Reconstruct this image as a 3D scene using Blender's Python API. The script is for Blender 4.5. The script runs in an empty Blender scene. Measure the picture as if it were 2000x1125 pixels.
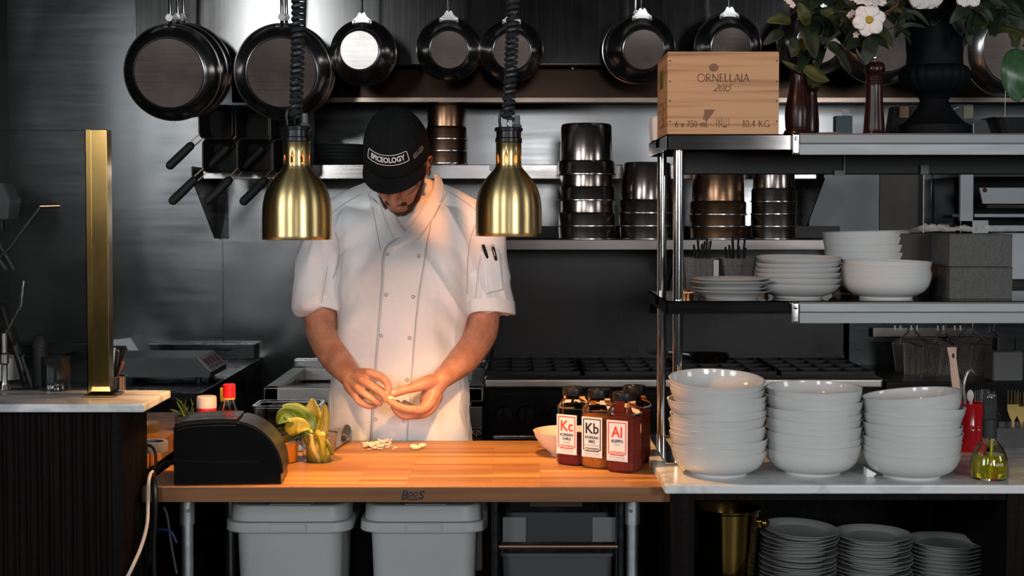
import bpy, bmesh, math, random
from mathutils import Vector, Matrix, noise
from mathutils.bvhtree import BVHTree
R = math.radians
PI = math.pi
rnd = random.Random(7)
SC = bpy.context.scene
COL = SC.collection

# ---------------------------------------------------------------- camera
FPX = 2778.0
HOR = 416.0
PITCH = R(2.0)
CAMZ = 1.525
CY = HOR + FPX*math.tan(PITCH)
cam_d = bpy.data.cameras.new('camera')
cam_d.sensor_width = 36.0
cam_d.lens = FPX/2000*36.0
cam_d.shift_y = -(562.5-CY)/2000.0
cam = bpy.data.objects.new('camera', cam_d)
cam.location = (0, 0, CAMZ)
cam.rotation_euler = (PI/2-PITCH, 0, 0)
COL.objects.link(cam)
SC.camera = cam
cam_d.dof.use_dof = True
cam_d.dof.focus_distance = 3.68
cam_d.dof.aperture_fstop = 11.0

# ---------------------------------------------------------------- view, world, room lights
SC.view_settings.view_transform = 'Standard'
SC.view_settings.look = 'None'
SC.view_settings.gamma = 1.0
SC.view_settings.exposure = 0.0
SC.view_settings.use_curve_mapping = False
w = bpy.data.worlds.new('world')
SC.world = w
w.use_nodes = True
w.node_tree.nodes['Background'].inputs[0].default_value = (0.85, 0.95, 1.0, 1)
w.node_tree.nodes['Background'].inputs[1].default_value = 0.008

def area(name, loc, target, sx, sy, power, color):
    l = bpy.data.lights.new(name, 'AREA')
    l.shape = 'RECTANGLE'; l.size = sx; l.size_y = sy
    l.energy = power; l.color = color
    o = bpy.data.objects.new(name, l)
    o.location = loc
    d = Vector(target)-Vector(loc)
    o.rotation_euler = d.to_track_quat('-Z', 'Y').to_euler()
    COL.objects.link(o)
    return o
# daylight from the dining-room windows around and behind the camera
area('window_daylight', (2.1, -1.5, 1.9), (-0.1, 3.8, 1.25), 0.9, 0.9, 84, (0.93, 0.97, 1.0))
area('left_window_daylight', (-4.75, -1.2, 2.4), (-0.4, 3.9, 1.2), 1.7, 1.6, 95, (0.90, 0.96, 1.0))
area('right_window_daylight', (4.6, 1.4, 2.1), (1.2, 3.4, 1.2), 0.9, 0.9, 22, (0.92, 0.97, 1.0))
area('far_window_daylight', (-2.25, -3.4, 2.95), (-0.95, 5.3, 2.0), 0.62, 1.7, 95, (0.93, 0.97, 1.0))
area('street_window_daylight', (0.30, -4.2, 2.12), (0.1, 4.5, 1.4), 0.8, 0.7, 24, (0.95, 0.97, 1.0))
area('wall_reflection_fill', (-3.95, -1.25, 2.45), (-1.79, 5.8, 1.95), 1.5, 1.15, 11, (0.86, 0.95, 1.0))  # added dim fill, no doorway: gives the steel wall's left part a soft reflection
def spot(name, loc, target, power, color, size, angle=60, blend=0.5):
    l = bpy.data.lights.new(name, 'SPOT')
    l.energy = power; l.color = color; l.shadow_soft_size = size
    l.spot_size = R(angle); l.spot_blend = blend
    o = bpy.data.objects.new(name, l)
    o.location = loc
    o.rotation_euler = (Vector(target)-Vector(loc)).to_track_quat('-Z', 'Y').to_euler()
    COL.objects.link(o)
    return o
# warm spots; the narrow first one is added to tint the chef's shoulder
spot('shoulder_tint_spot', (0.20, 2.75, 2.85), (-0.150, 4.06, 1.555), 150, (1.0, 0.34, 0.09), 0.03, 10, 0.55)
spot('pendant_spotlight', (-0.30, 2.35, 2.9), (0.62, 3.55, 1.72), 42, (1.0, 0.50, 0.24), 0.05, 34, 0.8)

# ---------------------------------------------------------------- pixel -> world (used to measure from the photograph)
def ray(px, py):
    u = (px-1000)/FPX; v = (CY-py)/FPX
    return Vector((u, v*math.sin(PITCH)+math.cos(PITCH), v*math.cos(PITCH)-math.sin(PITCH)))
def W(px, py, Y):
    d = ray(px, py)
    return Vector((0, 0, CAMZ)) + d*(Y/d.y)
def WZ(px, py, z):
    d = ray(px, py)
    return Vector((0, 0, CAMZ)) + d*((z-CAMZ)/d.z)
def S(Y): return FPX/Y

# ---------------------------------------------------------------- materials
MATS = {}
def M(name, color=(0.5, 0.5, 0.5), rough=0.5, metal=0.0, spec=0.5, trans=0.0, ior=1.45, emit=None, estr=0.0,
      coat=0.0, var=0.0, vscale=(8, 8, 8), bump=0.0, bscale=60.0, rvar=0.0, sss=0.0, aniso=0.0, alpha=1.0, sheen=0.0, color2=None):
    if name in MATS: return MATS[name]
    m = bpy.data.materials.new(name)
    m.use_nodes = True
    nt = m.node_tree
    b = nt.nodes['Principled BSDF']
    c4 = (*color, 1)
    b.inputs['Base Color'].default_value = c4
    b.inputs['Roughness'].default_value = rough
    b.inputs['Metallic'].default_value = metal
    b.inputs['Specular IOR Level'].default_value = spec
    b.inputs['Transmission Weight'].default_value = trans
    b.inputs['IOR'].default_value = ior
    b.inputs['Coat Weight'].default_value = coat
    b.inputs['Sheen Weight'].default_value = sheen
    b.inputs['Alpha'].default_value = alpha
    if sss:
        b.inputs['Subsurface Weight'].default_value = sss
        b.inputs['Subsurface Radius'].default_value = (0.012, 0.005, 0.003)
        b.inputs['Subsurface Scale'].default_value = 0.6
    if aniso: b.inputs['Anisotropic'].default_value = aniso
    if emit:
        b.inputs['Emission Color'].default_value = (*emit, 1)
        b.inputs['Emission Strength'].default_value = estr
    if var or rvar or bump:
        tc = nt.nodes.new('ShaderNodeTexCoord')
        mp = nt.nodes.new('ShaderNodeMapping')
        mp.inputs['Scale'].default_value = vscale
        nt.links.new(tc.outputs['Object'], mp.inputs[0])
        n = nt.nodes.new('ShaderNodeTexNoise')
        n.inputs['Scale'].default_value = 1.0
        n.inputs['Detail'].default_value = 5
        n.inputs['Roughness'].default_value = 0.6
        nt.links.new(mp.outputs[0], n.inputs['Vector'])
        if var:
            mx = nt.nodes.new('ShaderNodeMix'); mx.data_type = 'RGBA'
            lo = color2 if color2 else tuple(max(0, c*(1-var)) for c in color)
            hi = color if color2 else tuple(min(1, c*(1+var)) for c in color)
            mx.inputs[6].default_value = (*lo, 1); mx.inputs[7].default_value = (*hi, 1)
            rp = nt.nodes.new('ShaderNodeMapRange')
            rp.inputs[1].default_value = 0.3; rp.inputs[2].default_value = 0.7
            nt.links.new(n.outputs['Fac'], rp.inputs[0])
            nt.links.new(rp.outputs[0], mx.inputs[0])
            nt.links.new(mx.outputs[2], b.inputs['Base Color'])
        if rvar:
            mr = nt.nodes.new('ShaderNodeMapRange')
            mr.inputs[1].default_value = 0.3; mr.inputs[2].default_value = 0.7
            mr.inputs[3].default_value = max(0.02, rough-rvar); mr.inputs[4].default_value = rough+rvar
            nt.links.new(n.outputs['Fac'], mr.inputs[0])
            nt.links.new(mr.outputs[0], b.inputs['Roughness'])
        if bump:
            n2 = nt.nodes.new('ShaderNodeTexNoise')
            n2.inputs['Scale'].default_value = bscale
            n2.inputs['Detail'].default_value = 3
            nt.links.new(tc.outputs['Object'], n2.inputs['Vector'])
            bp = nt.nodes.new('ShaderNodeBump')
            bp.inputs['Strength'].default_value = bump
            bp.inputs['Distance'].default_value = 0.002
            nt.links.new(n2.outputs['Fac'], bp.inputs['Height'])
            nt.links.new(bp.outputs[0], b.inputs['Normal'])
    MATS[name] = m
    return m

def wood_block():
    # staves of maple running along X, glued side by side
    m = bpy.data.materials.new('butcher_block_maple'); m.use_nodes = True
    nt = m.node_tree; b = nt.nodes['Principled BSDF']
    tc = nt.nodes.new('ShaderNodeTexCoord')
    br = nt.nodes.new('ShaderNodeTexBrick')
    br.offset = 0.37; br.offset_frequency = 3
    br.inputs['Scale'].default_value = 1.0
    br.inputs['Mortar Size'].default_value = 0.0006
    br.inputs['Mortar Smooth'].default_value = 0.3
    br.inputs['Brick Width'].default_value = 0.31
    br.inputs['Row Height'].default_value = 0.030
    br.inputs['Bias'].default_value = 0.0
    br.inputs['Color1'].default_value = (0.50, 0.275, 0.10, 1)
    br.inputs['Color2'].default_value = (0.25, 0.11, 0.036, 1)
    br.inputs['Mortar'].default_value = (0.19, 0.08, 0.026, 1)
    nt.links.new(tc.outputs['Object'], br.inputs['Vector'])
    mp = nt.nodes.new('ShaderNodeMapping'); mp.inputs['Scale'].default_value = (3.0, 75, 75)
    nt.links.new(tc.outputs['Object'], mp.inputs[0])
    n = nt.nodes.new('ShaderNodeTexNoise'); n.inputs['Scale'].default_value = 1.0; n.inputs['Detail'].default_value = 6
    nt.links.new(mp.outputs[0], n.inputs['Vector'])
    rp = nt.nodes.new('ShaderNodeValToRGB')
    rp.color_ramp.elements[0].position = 0.3; rp.color_ramp.elements[0].color = (0.62, 0.5, 0.4, 1)
    rp.color_ramp.elements[1].position = 0.65; rp.color_ramp.elements[1].color = (1.05, 1.03, 1.0, 1)
    nt.links.new(n.outputs['Fac'], rp.inputs[0])
    mx = nt.nodes.new('ShaderNodeMix'); mx.data_type = 'RGBA'; mx.blend_type = 'MULTIPLY'; mx.inputs[0].default_value = 0.75
    nt.links.new(br.outputs['Color'], mx.inputs[6]); nt.links.new(rp.outputs[0], mx.inputs[7])
    nt.links.new(mx.outputs[2], b.inputs['Base Color'])
    b.inputs['Roughness'].default_value = 0.42
    return m
def marble_mat():
    m = bpy.data.materials.new('veined_white_marble'); m.use_nodes = True
    nt = m.node_tree; b = nt.nodes['Principled BSDF']
    tc = nt.nodes.new('ShaderNodeTexCoord')
    mp = nt.nodes.new('ShaderNodeMapping'); mp.inputs['Scale'].default_value = (5, 9, 9); mp.inputs['Rotation'].default_value = (0.3, 0.5, 0.6)
    nt.links.new(tc.outputs['Object'], mp.inputs[0])
    n = nt.nodes.new('ShaderNodeTexNoise'); n.inputs['Scale'].default_value = 1.2; n.inputs['Detail'].default_value = 8
    n.inputs['Distortion'].default_value = 1.6
    nt.links.new(mp.outputs[0], n.inputs['Vector'])
    rp = nt.nodes.new('ShaderNodeValToRGB')
    e = rp.color_ramp.elements
    e[0].position = 0.28; e[0].color = (0.25, 0.255, 0.26, 1)
    e[1].position = 0.52; e[1].color = (0.60, 0.59, 0.58, 1)
    x = e.new(0.42); x.color = (0.46, 0.46, 0.46, 1)
    nt.links.new(n.outputs['Fac'], rp.inputs[0])
    nt.links.new(rp.outputs[0], b.inputs['Base Color'])
    b.inputs['Roughness'].default_value = 0.22
    return m
def pine_mat():
    m = bpy.data.materials.new('pine_crate_wood'); m.use_nodes = True
    nt = m.node_tree; b = nt.nodes['Principled BSDF']
    tc = nt.nodes.new('ShaderNodeTexCoord')
    mp = nt.nodes.new('ShaderNodeMapping'); mp.inputs['Scale'].default_value = (1.3, 1.3, 62)
    nt.links.new(tc.outputs['Object'], mp.inputs[0])
    n = nt.nodes.new('ShaderNodeTexNoise'); n.inputs['Scale'].default_value = 1.0; n.inputs['Detail'].default_value = 5; n.inputs['Distortion'].default_value = 0.5
    nt.links.new(mp.outputs[0], n.inputs['Vector'])
    rp = nt.nodes.new('ShaderNodeValToRGB')
    e = rp.color_ramp.elements
    e[0].position = 0.30; e[0].color = (0.24, 0.105, 0.042, 1)
    e[1].position = 0.50; e[1].color = (0.44, 0.245, 0.115, 1)
    nt.links.new(n.outputs['Fac'], rp.inputs[0])
    nt.links.new(rp.outputs[0], b.inputs['Base Color'])
    b.inputs['Roughness'].default_value = 0.6
    return m
def brushed(name, color, rough, horiz=True, amp=0.10, scale=220, var=0.12):
    m = bpy.data.materials.new(name); m.use_nodes = True
    nt = m.node_tree; b = nt.nodes['Principled BSDF']
    tc = nt.nodes.new('ShaderNodeTexCoord')
    mp = nt.nodes.new('ShaderNodeMapping')
    mp.inputs['Scale'].default_value = (3, 3, scale) if horiz else (scale, scale, 3)
    nt.links.new(tc.outputs['Object'], mp.inputs[0])
    n = nt.nodes.new('ShaderNodeTexNoise'); n.inputs['Scale'].default_value = 1.0; n.inputs['Detail'].default_value = 4
    nt.links.new(mp.outputs[0], n.inputs['Vector'])
    n2 = nt.nodes.new('ShaderNodeTexNoise'); n2.inputs['Scale'].default_value = 2.3; n2.inputs['Detail'].default_value = 6; n2.inputs['Distortion'].default_value = 0.8
    nt.links.new(tc.outputs['Object'], n2.inputs['Vector'])
    ad = nt.nodes.new('ShaderNodeMath'); ad.operation = 'MULTIPLY_ADD'; ad.inputs[1].default_value = 0.45
    nt.links.new(n.outputs['Fac'], ad.inputs[0]); nt.links.new(n2.outputs['Fac'], ad.inputs[2])
    mr = nt.nodes.new('ShaderNodeMapRange')
    mr.inputs[1].default_value = 0.45; mr.inputs[2].default_value = 1.0
    mr.inputs[3].default_value = max(0.03, rough-amp); mr.inputs[4].default_value = rough+amp
    nt.links.new(ad.outputs[0], mr.inputs[0]); nt.links.new(mr.outputs[0], b.inputs['Roughness'])
    mx = nt.nodes.new('ShaderNodeMix'); mx.data_type = 'RGBA'
    mx.inputs[6].default_value = (*[c*(1-var) for c in color], 1); mx.inputs[7].default_value = (*[min(1, c*(1+var)) for c in color], 1)
    nt.links.new(n2.outputs['Fac'], mx.inputs[0]); nt.links.new(mx.outputs[2], b.inputs['Base Color'])
    b.inputs['Metallic'].default_value = 1.0
    MATS[name] = m
    return m

BLOCK = wood_block()
MARBLE = marble_mat()
PINE = pine_mat()
STEELWALL = brushed('stainless_wall_sheet', (0.20, 0.20, 0.20), 0.21, True, 0.06, 60)
STEEL = brushed('brushed_stainless', (0.55, 0.54, 0.53), 0.26, True, 0.08)
HOODST = brushed('hood_stainless', (0.10, 0.097, 0.094), 0.13, False, 0.03)
POTST = brushed('worn_pot_steel', (0.34, 0.285, 0.25), 0.24, True, 0.08)
POTBROWN = brushed('heat_browned_steel', (0.34, 0.19, 0.11), 0.32, True, 0.10, var=0.5)
PANST = brushed('pan_side_steel', (0.42, 0.40, 0.39), 0.24, True, 0.05)
PANBASE = brushed('pan_base_steel', (0.115, 0.092, 0.082), 0.27, True, 0.06, var=0.35)
BRASS = brushed('satin_brass', (0.83, 0.62, 0.29), 0.36, False, 0.06)
BRASSPOL = M('polished_brass', (0.36, 0.225, 0.075), 0.17, 1.0, rvar=0.04, vscale=(6, 6, 2))
CHROME = M('chrome_tube', (0.62, 0.60, 0.58), 0.12, 1.0)
ALU = M('grey_anodised_rail', (0.23, 0.245, 0.25), 0.5, 0.35, rvar=0.05, vscale=(4, 30, 60))
BLACKPL = M('black_plastic', (0.007, 0.007, 0.0075), 0.30, spec=0.3, rvar=0.06, vscale=(30, 30, 30))
BLACKMAT = M('matte_black_plastic', (0.012, 0.012, 0.012), 0.6, bump=0.2, bscale=300)
RUBBER = M('black_cord_rubber', (0.022, 0.023, 0.026), 0.42)
PORC = M('white_porcelain', (0.54, 0.53, 0.515), 0.12, coat=0.3)
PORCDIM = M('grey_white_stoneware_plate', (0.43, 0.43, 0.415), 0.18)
GLASS = M('clear_glass', (0.98, 0.99, 0.98), 0.02, trans=1.0, ior=1.45)
CLEARPL = M('clear_plastic', (0.97, 0.97, 0.96), 0.07, trans=1.0, ior=1.2)
DARKWOOD = M('dark_stained_oak', (0.0052, 0.0038, 0.0033), 0.55, spec=0.06, var=0.55, vscale=(90, 90, 3.5), bump=0.4, bscale=90)
IRON = M('cast_iron', (0.012, 0.012, 0.012), 0.6, bump=0.3, bscale=200)
_t = BRASS.node_tree.nodes.new('ShaderNodeTangent'); _t.direction_type = 'RADIAL'; _t.axis = 'Z'
BRASS.node_tree.links.new(_t.outputs[0], BRASS.node_tree.nodes['Principled BSDF'].inputs['Tangent'])
BRASS.node_tree.nodes['Principled BSDF'].inputs['Anisotropic'].default_value = 0.8
BRASS.node_tree.nodes['Principled BSDF'].inputs['Anisotropic Rotation'].default_value = 0.25
GALV = M('galvanised_steel', (0.40, 0.41, 0.42), 0.45, 1.0, var=0.25, vscale=(25, 25, 25))
WHITEPL = M('white_bin_plastic', (0.31, 0.315, 0.31), 0.4, var=0.05, vscale=(3, 3, 3), bump=0.05, bscale=150)
PAPER = M('white_paper', (0.75, 0.74, 0.72), 0.7)
INK = M('brown_stamp_ink', (0.10, 0.035, 0.022), 0.7)
BLACKINK = M('black_print', (0.012, 0.011, 0.014), 0.6)
REDINK = M('orange_red_print', (0.72, 0.055, 0.02), 0.55)
WHITEINK = M('white_embroidery', (0.85, 0.85, 0.84), 0.7)
DARKST = M('dark_equipment_steel', (0.045, 0.045, 0.046), 0.3, 1.0, rvar=0.08, vscale=(5, 5, 40))

# ---------------------------------------------------------------- mesh helpers
def BM(): return bmesh.new()
def box(bm, x0, x1, y0, y1, z0, z1, bev=0.0, seg=2, mat=None):
    vs = [bm.verts.new((x, y, z)) for x in (x0, x1) for y in (y0, y1) for z in (z0, z1)]
    F = [(0, 1, 3, 2), (4, 6, 7, 5), (0, 4, 5, 1), (2, 3, 7, 6), (0, 2, 6, 4), (1, 5, 7, 3)]
    fs = [bm.faces.new([vs[i] for i in f]) for f in F]
    if mat is not None:
        for v in vs: v.co = mat @ v.co
    if bev > 0:
        es = {e for f in fs for e in f.edges}
        bmesh.ops.bevel(bm, geom=list(es), offset=bev, segments=seg, affect='EDGES', profile=0.5)
    return bm
def loft(bm, rings, close=True, cap0=True, cap1=True):
    vr = [[bm.verts.new(p) for p in r] for r in rings]
    n = len(vr[0])
    for a, b in zip(vr, vr[1:]):
        for i in range(n if close else n-1):
            j = (i+1) % n
            bm.faces.new((a[i], a[j], b[j], b[i]))
    if cap0 and close: bm.faces.new(list(reversed(vr[0])))
    if cap1 and close: bm.faces.new(vr[-1])
    return bm
def lathe(bm, prof, c=(0, 0, 0), seg=40, axis='Z', cap0=False, cap1=False, ecc=1.0):
    c = Vector(c)
    rings = []
    for r, h in prof:
        ring = []
        for i in range(seg):
            a = 2*PI*i/seg
            x, y = r*math.cos(a), r*math.sin(a)*ecc
            if axis == 'Z': p = Vector((x, y, h))
            elif axis == 'Y': p = Vector((x, h, -y))
            else: p = Vector((h, x, y))
            ring.append(c+p)
        rings.append(ring)
    # merge degenerate ends
    vr = []
    for (r, h), ring in zip(prof, rings):
        if r < 1e-6: vr.append([bm.verts.new(ring[0])])
        else: vr.append([bm.verts.new(p) for p in ring])
    for a, b in zip(vr, vr[1:]):
        for i in range(seg):
            j = (i+1) % seg
            if len(a) == 1 and len(b) == 1: continue
            if len(a) == 1: bm.faces.new((a[0], b[j], b[i]))
            elif len(b) == 1: bm.faces.new((a[i], a[j], b[0]))
            else: bm.faces.new((a[i], a[j], b[j], b[i]))
    if cap0 and len(vr[0]) > 1: bm.faces.new(list(reversed(vr[0])))
    if cap1 and len(vr[-1]) > 1: bm.faces.new(vr[-1])
    return bm
def frames(pts):
    pts = [Vector(p) for p in pts]
    T = []
    for i in range(len(pts)):
        a = pts[max(0, i-1)]; b = pts[min(len(pts)-1, i+1)]
        T.append((b-a).normalized() if (b-a).length > 1e-9 else Vector((0, 0, 1)))
    up = Vector((0, 0, 1))
    if abs(T[0].dot(up)) > 0.9: up = Vector((0, 1, 0))
    n = (up - T[0]*up.dot(T[0])).normalized()
    out = []
    for p, t in zip(pts, T):
        n = (n - t*n.dot(t))
        n = n.normalized() if n.length > 1e-6 else t.orthogonal().normalized()
        out.append((p, t, n, t.cross(n)))
    return out
def tube(bm, pts, r, seg=10, caps=True, round_ends=False, flat=1.0):
    fr = frames(pts)
    n = len(fr)
    rr = r if isinstance(r, (list, tuple)) else [r]*n
    rings = []
    def ring(p, N, B, q): return [p + N*(q*math.cos(2*PI*i/seg)) + B*(q*flat*math.sin(2*PI*i/seg)) for i in range(seg)]
    if round_ends:
        p, t, N, B = fr[0]
        for k in (0.25, 0.6, 0.9):
            a = k*PI/2
            rings.append(ring(p - t*rr[0]*math.cos(a), N, B, rr[0]*math.sin(a)))
    for (p, t, N, B), q in zip(fr, rr): rings.append(ring(p, N, B, q))
    if round_ends:
        p, t, N, B = fr[-1]
        for k in (0.9, 0.6, 0.25):
            a = k*PI/2
            rings.append(ring(p + t*rr[-1]*math.cos(a), N, B, rr[-1]*math.sin(a)))
    loft(bm, rings, True, caps, caps)
    return bm
def spline(pts, n=8):
    # Catmull-Rom through pts (tuples of any length)
    P = [tuple(p) for p in pts]
    P = [P[0]] + P + [P[-1]]
    out = []
    for i in range(1, len(P)-2):
        for k in range(n):
            t = k/n
            out.append(tuple(0.5*((2*b)+(-a+c)*t+(2*a-5*b+4*c-d)*t*t+(-a+3*b-3*c+d)*t**3) for a, b, c, d in zip(P[i-1], P[i], P[i+1], P[i+2])))
    out.append(P[-2])
    return out
def prism(bm, poly, a, b, axis='Y', bev=0.0):
    def mk(p, h):
        if axis == 'Y': return Vector((p[0], h, p[1]))
        if axis == 'Z': return Vector((p[0], p[1], h))
        return Vector((h, p[0], p[1]))
    v0 = [bm.verts.new(mk(p, a)) for p in poly]
    v1 = [bm.verts.new(mk(p, b)) for p in poly]
    f0 = bm.faces.new(v0); f1 = bm.faces.new(list(reversed(v1)))
    n = len(poly)
    for i in range(n):
        j = (i+1) % n
        bm.faces.new((v0[j], v0[i], v1[i], v1[j]))
    if bev > 0:
        es = set(f0.edges) | set(f1.edges)
        bmesh.ops.bevel(bm, geom=list(es), offset=bev, segments=2, affect='EDGES', profile=0.5)
    return bm
def rrect(w, d, r, n=5):
    out = []
    for cx, cy, a0 in ((w/2-r, d/2-r, 0), (-w/2+r, d/2-r, 90), (-w/2+r, -d/2+r, 180), (w/2-r, -d/2+r, 270)):
        for k in range(n+1):
            a = R(a0+90*k/n)
            out.append((cx+r*math.cos(a), cy+r*math.sin(a)))
    return out
def rloft(bm, levels, c=(0, 0, 0), cap0=True, cap1=True, n=5):
    # levels: (w, d, r, z)
    c = Vector(c)
    return loft(bm, [[c+Vector((x, y, z)) for x, y in rrect(w, d, r, n)] for w, d, r, z in levels], True, cap0, cap1)

def finish(bm, smooth=True, angle=38):
    bmesh.ops.recalc_face_normals(bm, faces=bm.faces)
    if smooth:
        for f in bm.faces: f.smooth = True
        lim = R(angle)
        for e in bm.edges:
            if len(e.link_faces) == 2:
                if e.calc_face_angle(0) > lim: e.smooth = False
def obj(name, bm, mat, parent=None, smooth=True, angle=38, loc=None, world=False, recalc=True):
    if world and parent is not None:
        o0 = parent
        off = Vector((0, 0, 0)); rot = Matrix.Identity(4)
        chain = []
        while o0 is not None: chain.append(o0); o0 = o0.parent
        mtx = Matrix.Identity(4)
        for q in reversed(chain): mtx = mtx @ Matrix.LocRotScale(q.location, q.rotation_euler, q.scale)
        bmesh.ops.transform(bm, matrix=mtx.inverted(), verts=bm.verts)
    if recalc: finish(bm, smooth, angle)
    me = bpy.data.meshes.new(name)
    bm.to_mesh(me); bm.free()
    if mat is not None: me.materials.append(mat)
    o = bpy.data.objects.new(name, me)
    COL.objects.link(o)
    if smooth and recalc and 6 < len(me.polygons) < 400:
        wn = o.modifiers.new('weighted_normals', 'WEIGHTED_NORMAL'); wn.keep_sharp = True; wn.weight = 80
    if parent is not None: o.parent = parent
    if loc is not None: o.location = loc
    return o
def tag(o, label, cat, group=None, kind=None):
    o['label'] = label; o['category'] = cat
    if group: o['group'] = group
    if kind: o['kind'] = kind
    return o
def thing(name, label, cat, loc=(0, 0, 0), rot=(0, 0, 0), group=None):
    o = bpy.data.objects.new(name, None)
    o.empty_display_size = 0.05
    o.location = loc; o.rotation_euler = rot
    COL.objects.link(o)
    return tag(o, label, cat, group)
def one(name, bm, mat, label, cat, group=None, loc=None, world_loc=None, **k):
    # a single-mesh thing; world_loc: put the origin there while the mesh is given in world coordinates
    if world_loc is not None:
        bmesh.ops.translate(bm, vec=-Vector(world_loc), verts=bm.verts); loc = world_loc
    return tag(obj(name, bm, mat, None, loc=loc, **k), label, cat, group)
def struct(name, bm, mat, **k):
    o = obj(name, bm, mat, **k); o['kind'] = 'structure'; return o
def part(o, label):
    o['label'] = label; return o
def dup(root, loc, rot=None, label=None, group=None, scale=None):
    r = root.copy(); COL.objects.link(r)
    r.location = loc
    if rot is not None: r.rotation_euler = rot
    if scale is not None: r.scale = scale
    if label: r['label'] = label
    if group: r['group'] = group
    for ch in list(root.children):
        c = ch.copy(); COL.objects.link(c); c.parent = r
        for g in list(ch.children):
            d = g.copy(); COL.objects.link(d); d.parent = c
    return r
def text_bm(s, size=0.02, align='CENTER', shear=0.0, extrude=0.0003, offset=0.0, xs=1.0, spacing=1.0):
    cu = bpy.data.curves.new('lettering', 'FONT')
    cu.body = s; cu.size = size; cu.align_x = align; cu.align_y = 'CENTER'
    cu.shear = shear; cu.extrude = extrude; cu.offset = offset; cu.space_character = spacing
    cu.resolution_u = 3
    o = bpy.data.objects.new('lettering', cu)
    COL.objects.link(o)
    dg = bpy.context.evaluated_depsgraph_get()
    me = bpy.data.meshes.new_from_object(o.evaluated_get(dg))
    bm = BM(); bm.from_mesh(me)
    bpy.data.objects.remove(o); bpy.data.curves.remove(cu); bpy.data.meshes.remove(me)
    if xs != 1.0: bmesh.ops.scale(bm, vec=(xs, 1, 1), verts=bm.verts)
    return bm
def merge(dst, src, mtx=None):
    if mtx is not None: bmesh.ops.transform(src, matrix=mtx, verts=src.verts)
    me = bpy.data.meshes.new('tmp'); src.to_mesh(me); src.free()
    dst.from_mesh(me); bpy.data.meshes.remove(me)
    return dst
# upright text facing -Y: x right, z up
UPRIGHT = Matrix.Rotation(PI/2, 4, 'X')
ORD = ['topmost', 'second', 'third', 'fourth', 'fifth', 'sixth', 'seventh', 'eighth', 'ninth', 'tenth', 'eleventh', 'twelfth', 'thirteenth', 'fourteenth', 'fifteenth']
def nth(i, n, what, where):
    # i counted from the top, n in all
    if i == 0: return f'{what}, topmost of {where}'
    if i == n-1: return f'{what}, lowest of {where}'
    return f'{what}, {ORD[i]} from the top in {where}'
# ================================================================ SETTING
FLOORM = M('dark_quarry_tile', (0.035, 0.03, 0.028), 0.55, var=0.3, vscale=(3, 3, 3))
CEILM = M('dark_painted_ceiling', (0.03, 0.03, 0.032), 0.8, var=0.2, vscale=(1, 1, 1))
struct('floor', box(BM(), -5.5, 5.5, -5.2, 6.0, -0.1, 0.0), FLOORM, smooth=False)
struct('ceiling', box(BM(), -5.5, 5.5, 1.9, 6.0, 3.05, 3.15), CEILM, smooth=False)
struct('wall_back', box(BM(), -2.2, 4.2, 5.85, 6.0, 0.0, 3.05), STEELWALL, smooth=False)
struct('wall_left', box(BM(), -2.2, -2.065, 4.3, 5.85, 0.0, 3.05), M('black_painted_wall', (0.012, 0.012, 0.012), 0.6, var=0.3), smooth=False)
# vertical joint strips of the steel sheets
for i, px in enumerate((433, 1720)):
    x = W(px, 500, 5.84).x
    struct(f'trim_{i+1}', box(BM(), x-0.003, x+0.003, 5.846, 5.85, 0.9, 1.62 if i == 0 else 2.2, 0.001), STEELWALL, smooth=False)

# exhaust hood
t = thing('exhaust_hood', 'stainless exhaust hood over the cook line with pans hung before it', 'hood', (0.6, 5.58, 2.0))
xl, xr = W(262, 60, 5.3).x, 3.6
obj('front_panel', box(BM(), xl, xr, 5.30, 5.34, W(0, 127, 5.3).z, 3.04, 0.004), HOODST, t, world=True)
xb = W(452, 150, 5.45).x
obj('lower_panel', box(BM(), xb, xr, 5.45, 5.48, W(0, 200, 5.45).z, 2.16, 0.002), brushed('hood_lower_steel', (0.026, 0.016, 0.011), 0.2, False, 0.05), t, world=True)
obj('gutter_lip', box(BM(), W(560, 195, 5.42).x, xr, 5.415, 5.45, W(0, 200, 5.42).z, W(0, 190, 5.42).z, 0.002), brushed('brown_lip_steel', (0.22, 0.165, 0.13), 0.24), t, world=True)
obj('end_panel', box(BM(), xl, xl+0.02, 5.34, 5.85, W(0, 127, 5.3).z, 3.04), HOODST, t, world=True)
bm = BM(); box(bm, xl, xr, 5.34, 5.84, 2.17, 2.2); box(bm, xb, xr, 5.48, 5.84, 2.10, 2.12)
obj('underside', bm, DARKST, t, world=True)
for px in (1118, 900, 1420): obj('bolt', lathe(BM(), [(0, -0.012), (0.006, -0.012), (0.006, 0)], W(px, 133, 5.45), 12, 'Y'), STEEL, t, world=True)

# hanging rail for pans
one('pot_rail', tube(BM(), [(-1.45, 5.10, 2.425), (2.6, 5.10, 2.425)], 0.012, 10), STEEL, 'steel rail along the exhaust hood that the pans hang from', 'rail', world_loc=(0.5, 5.10, 2.425))

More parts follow.
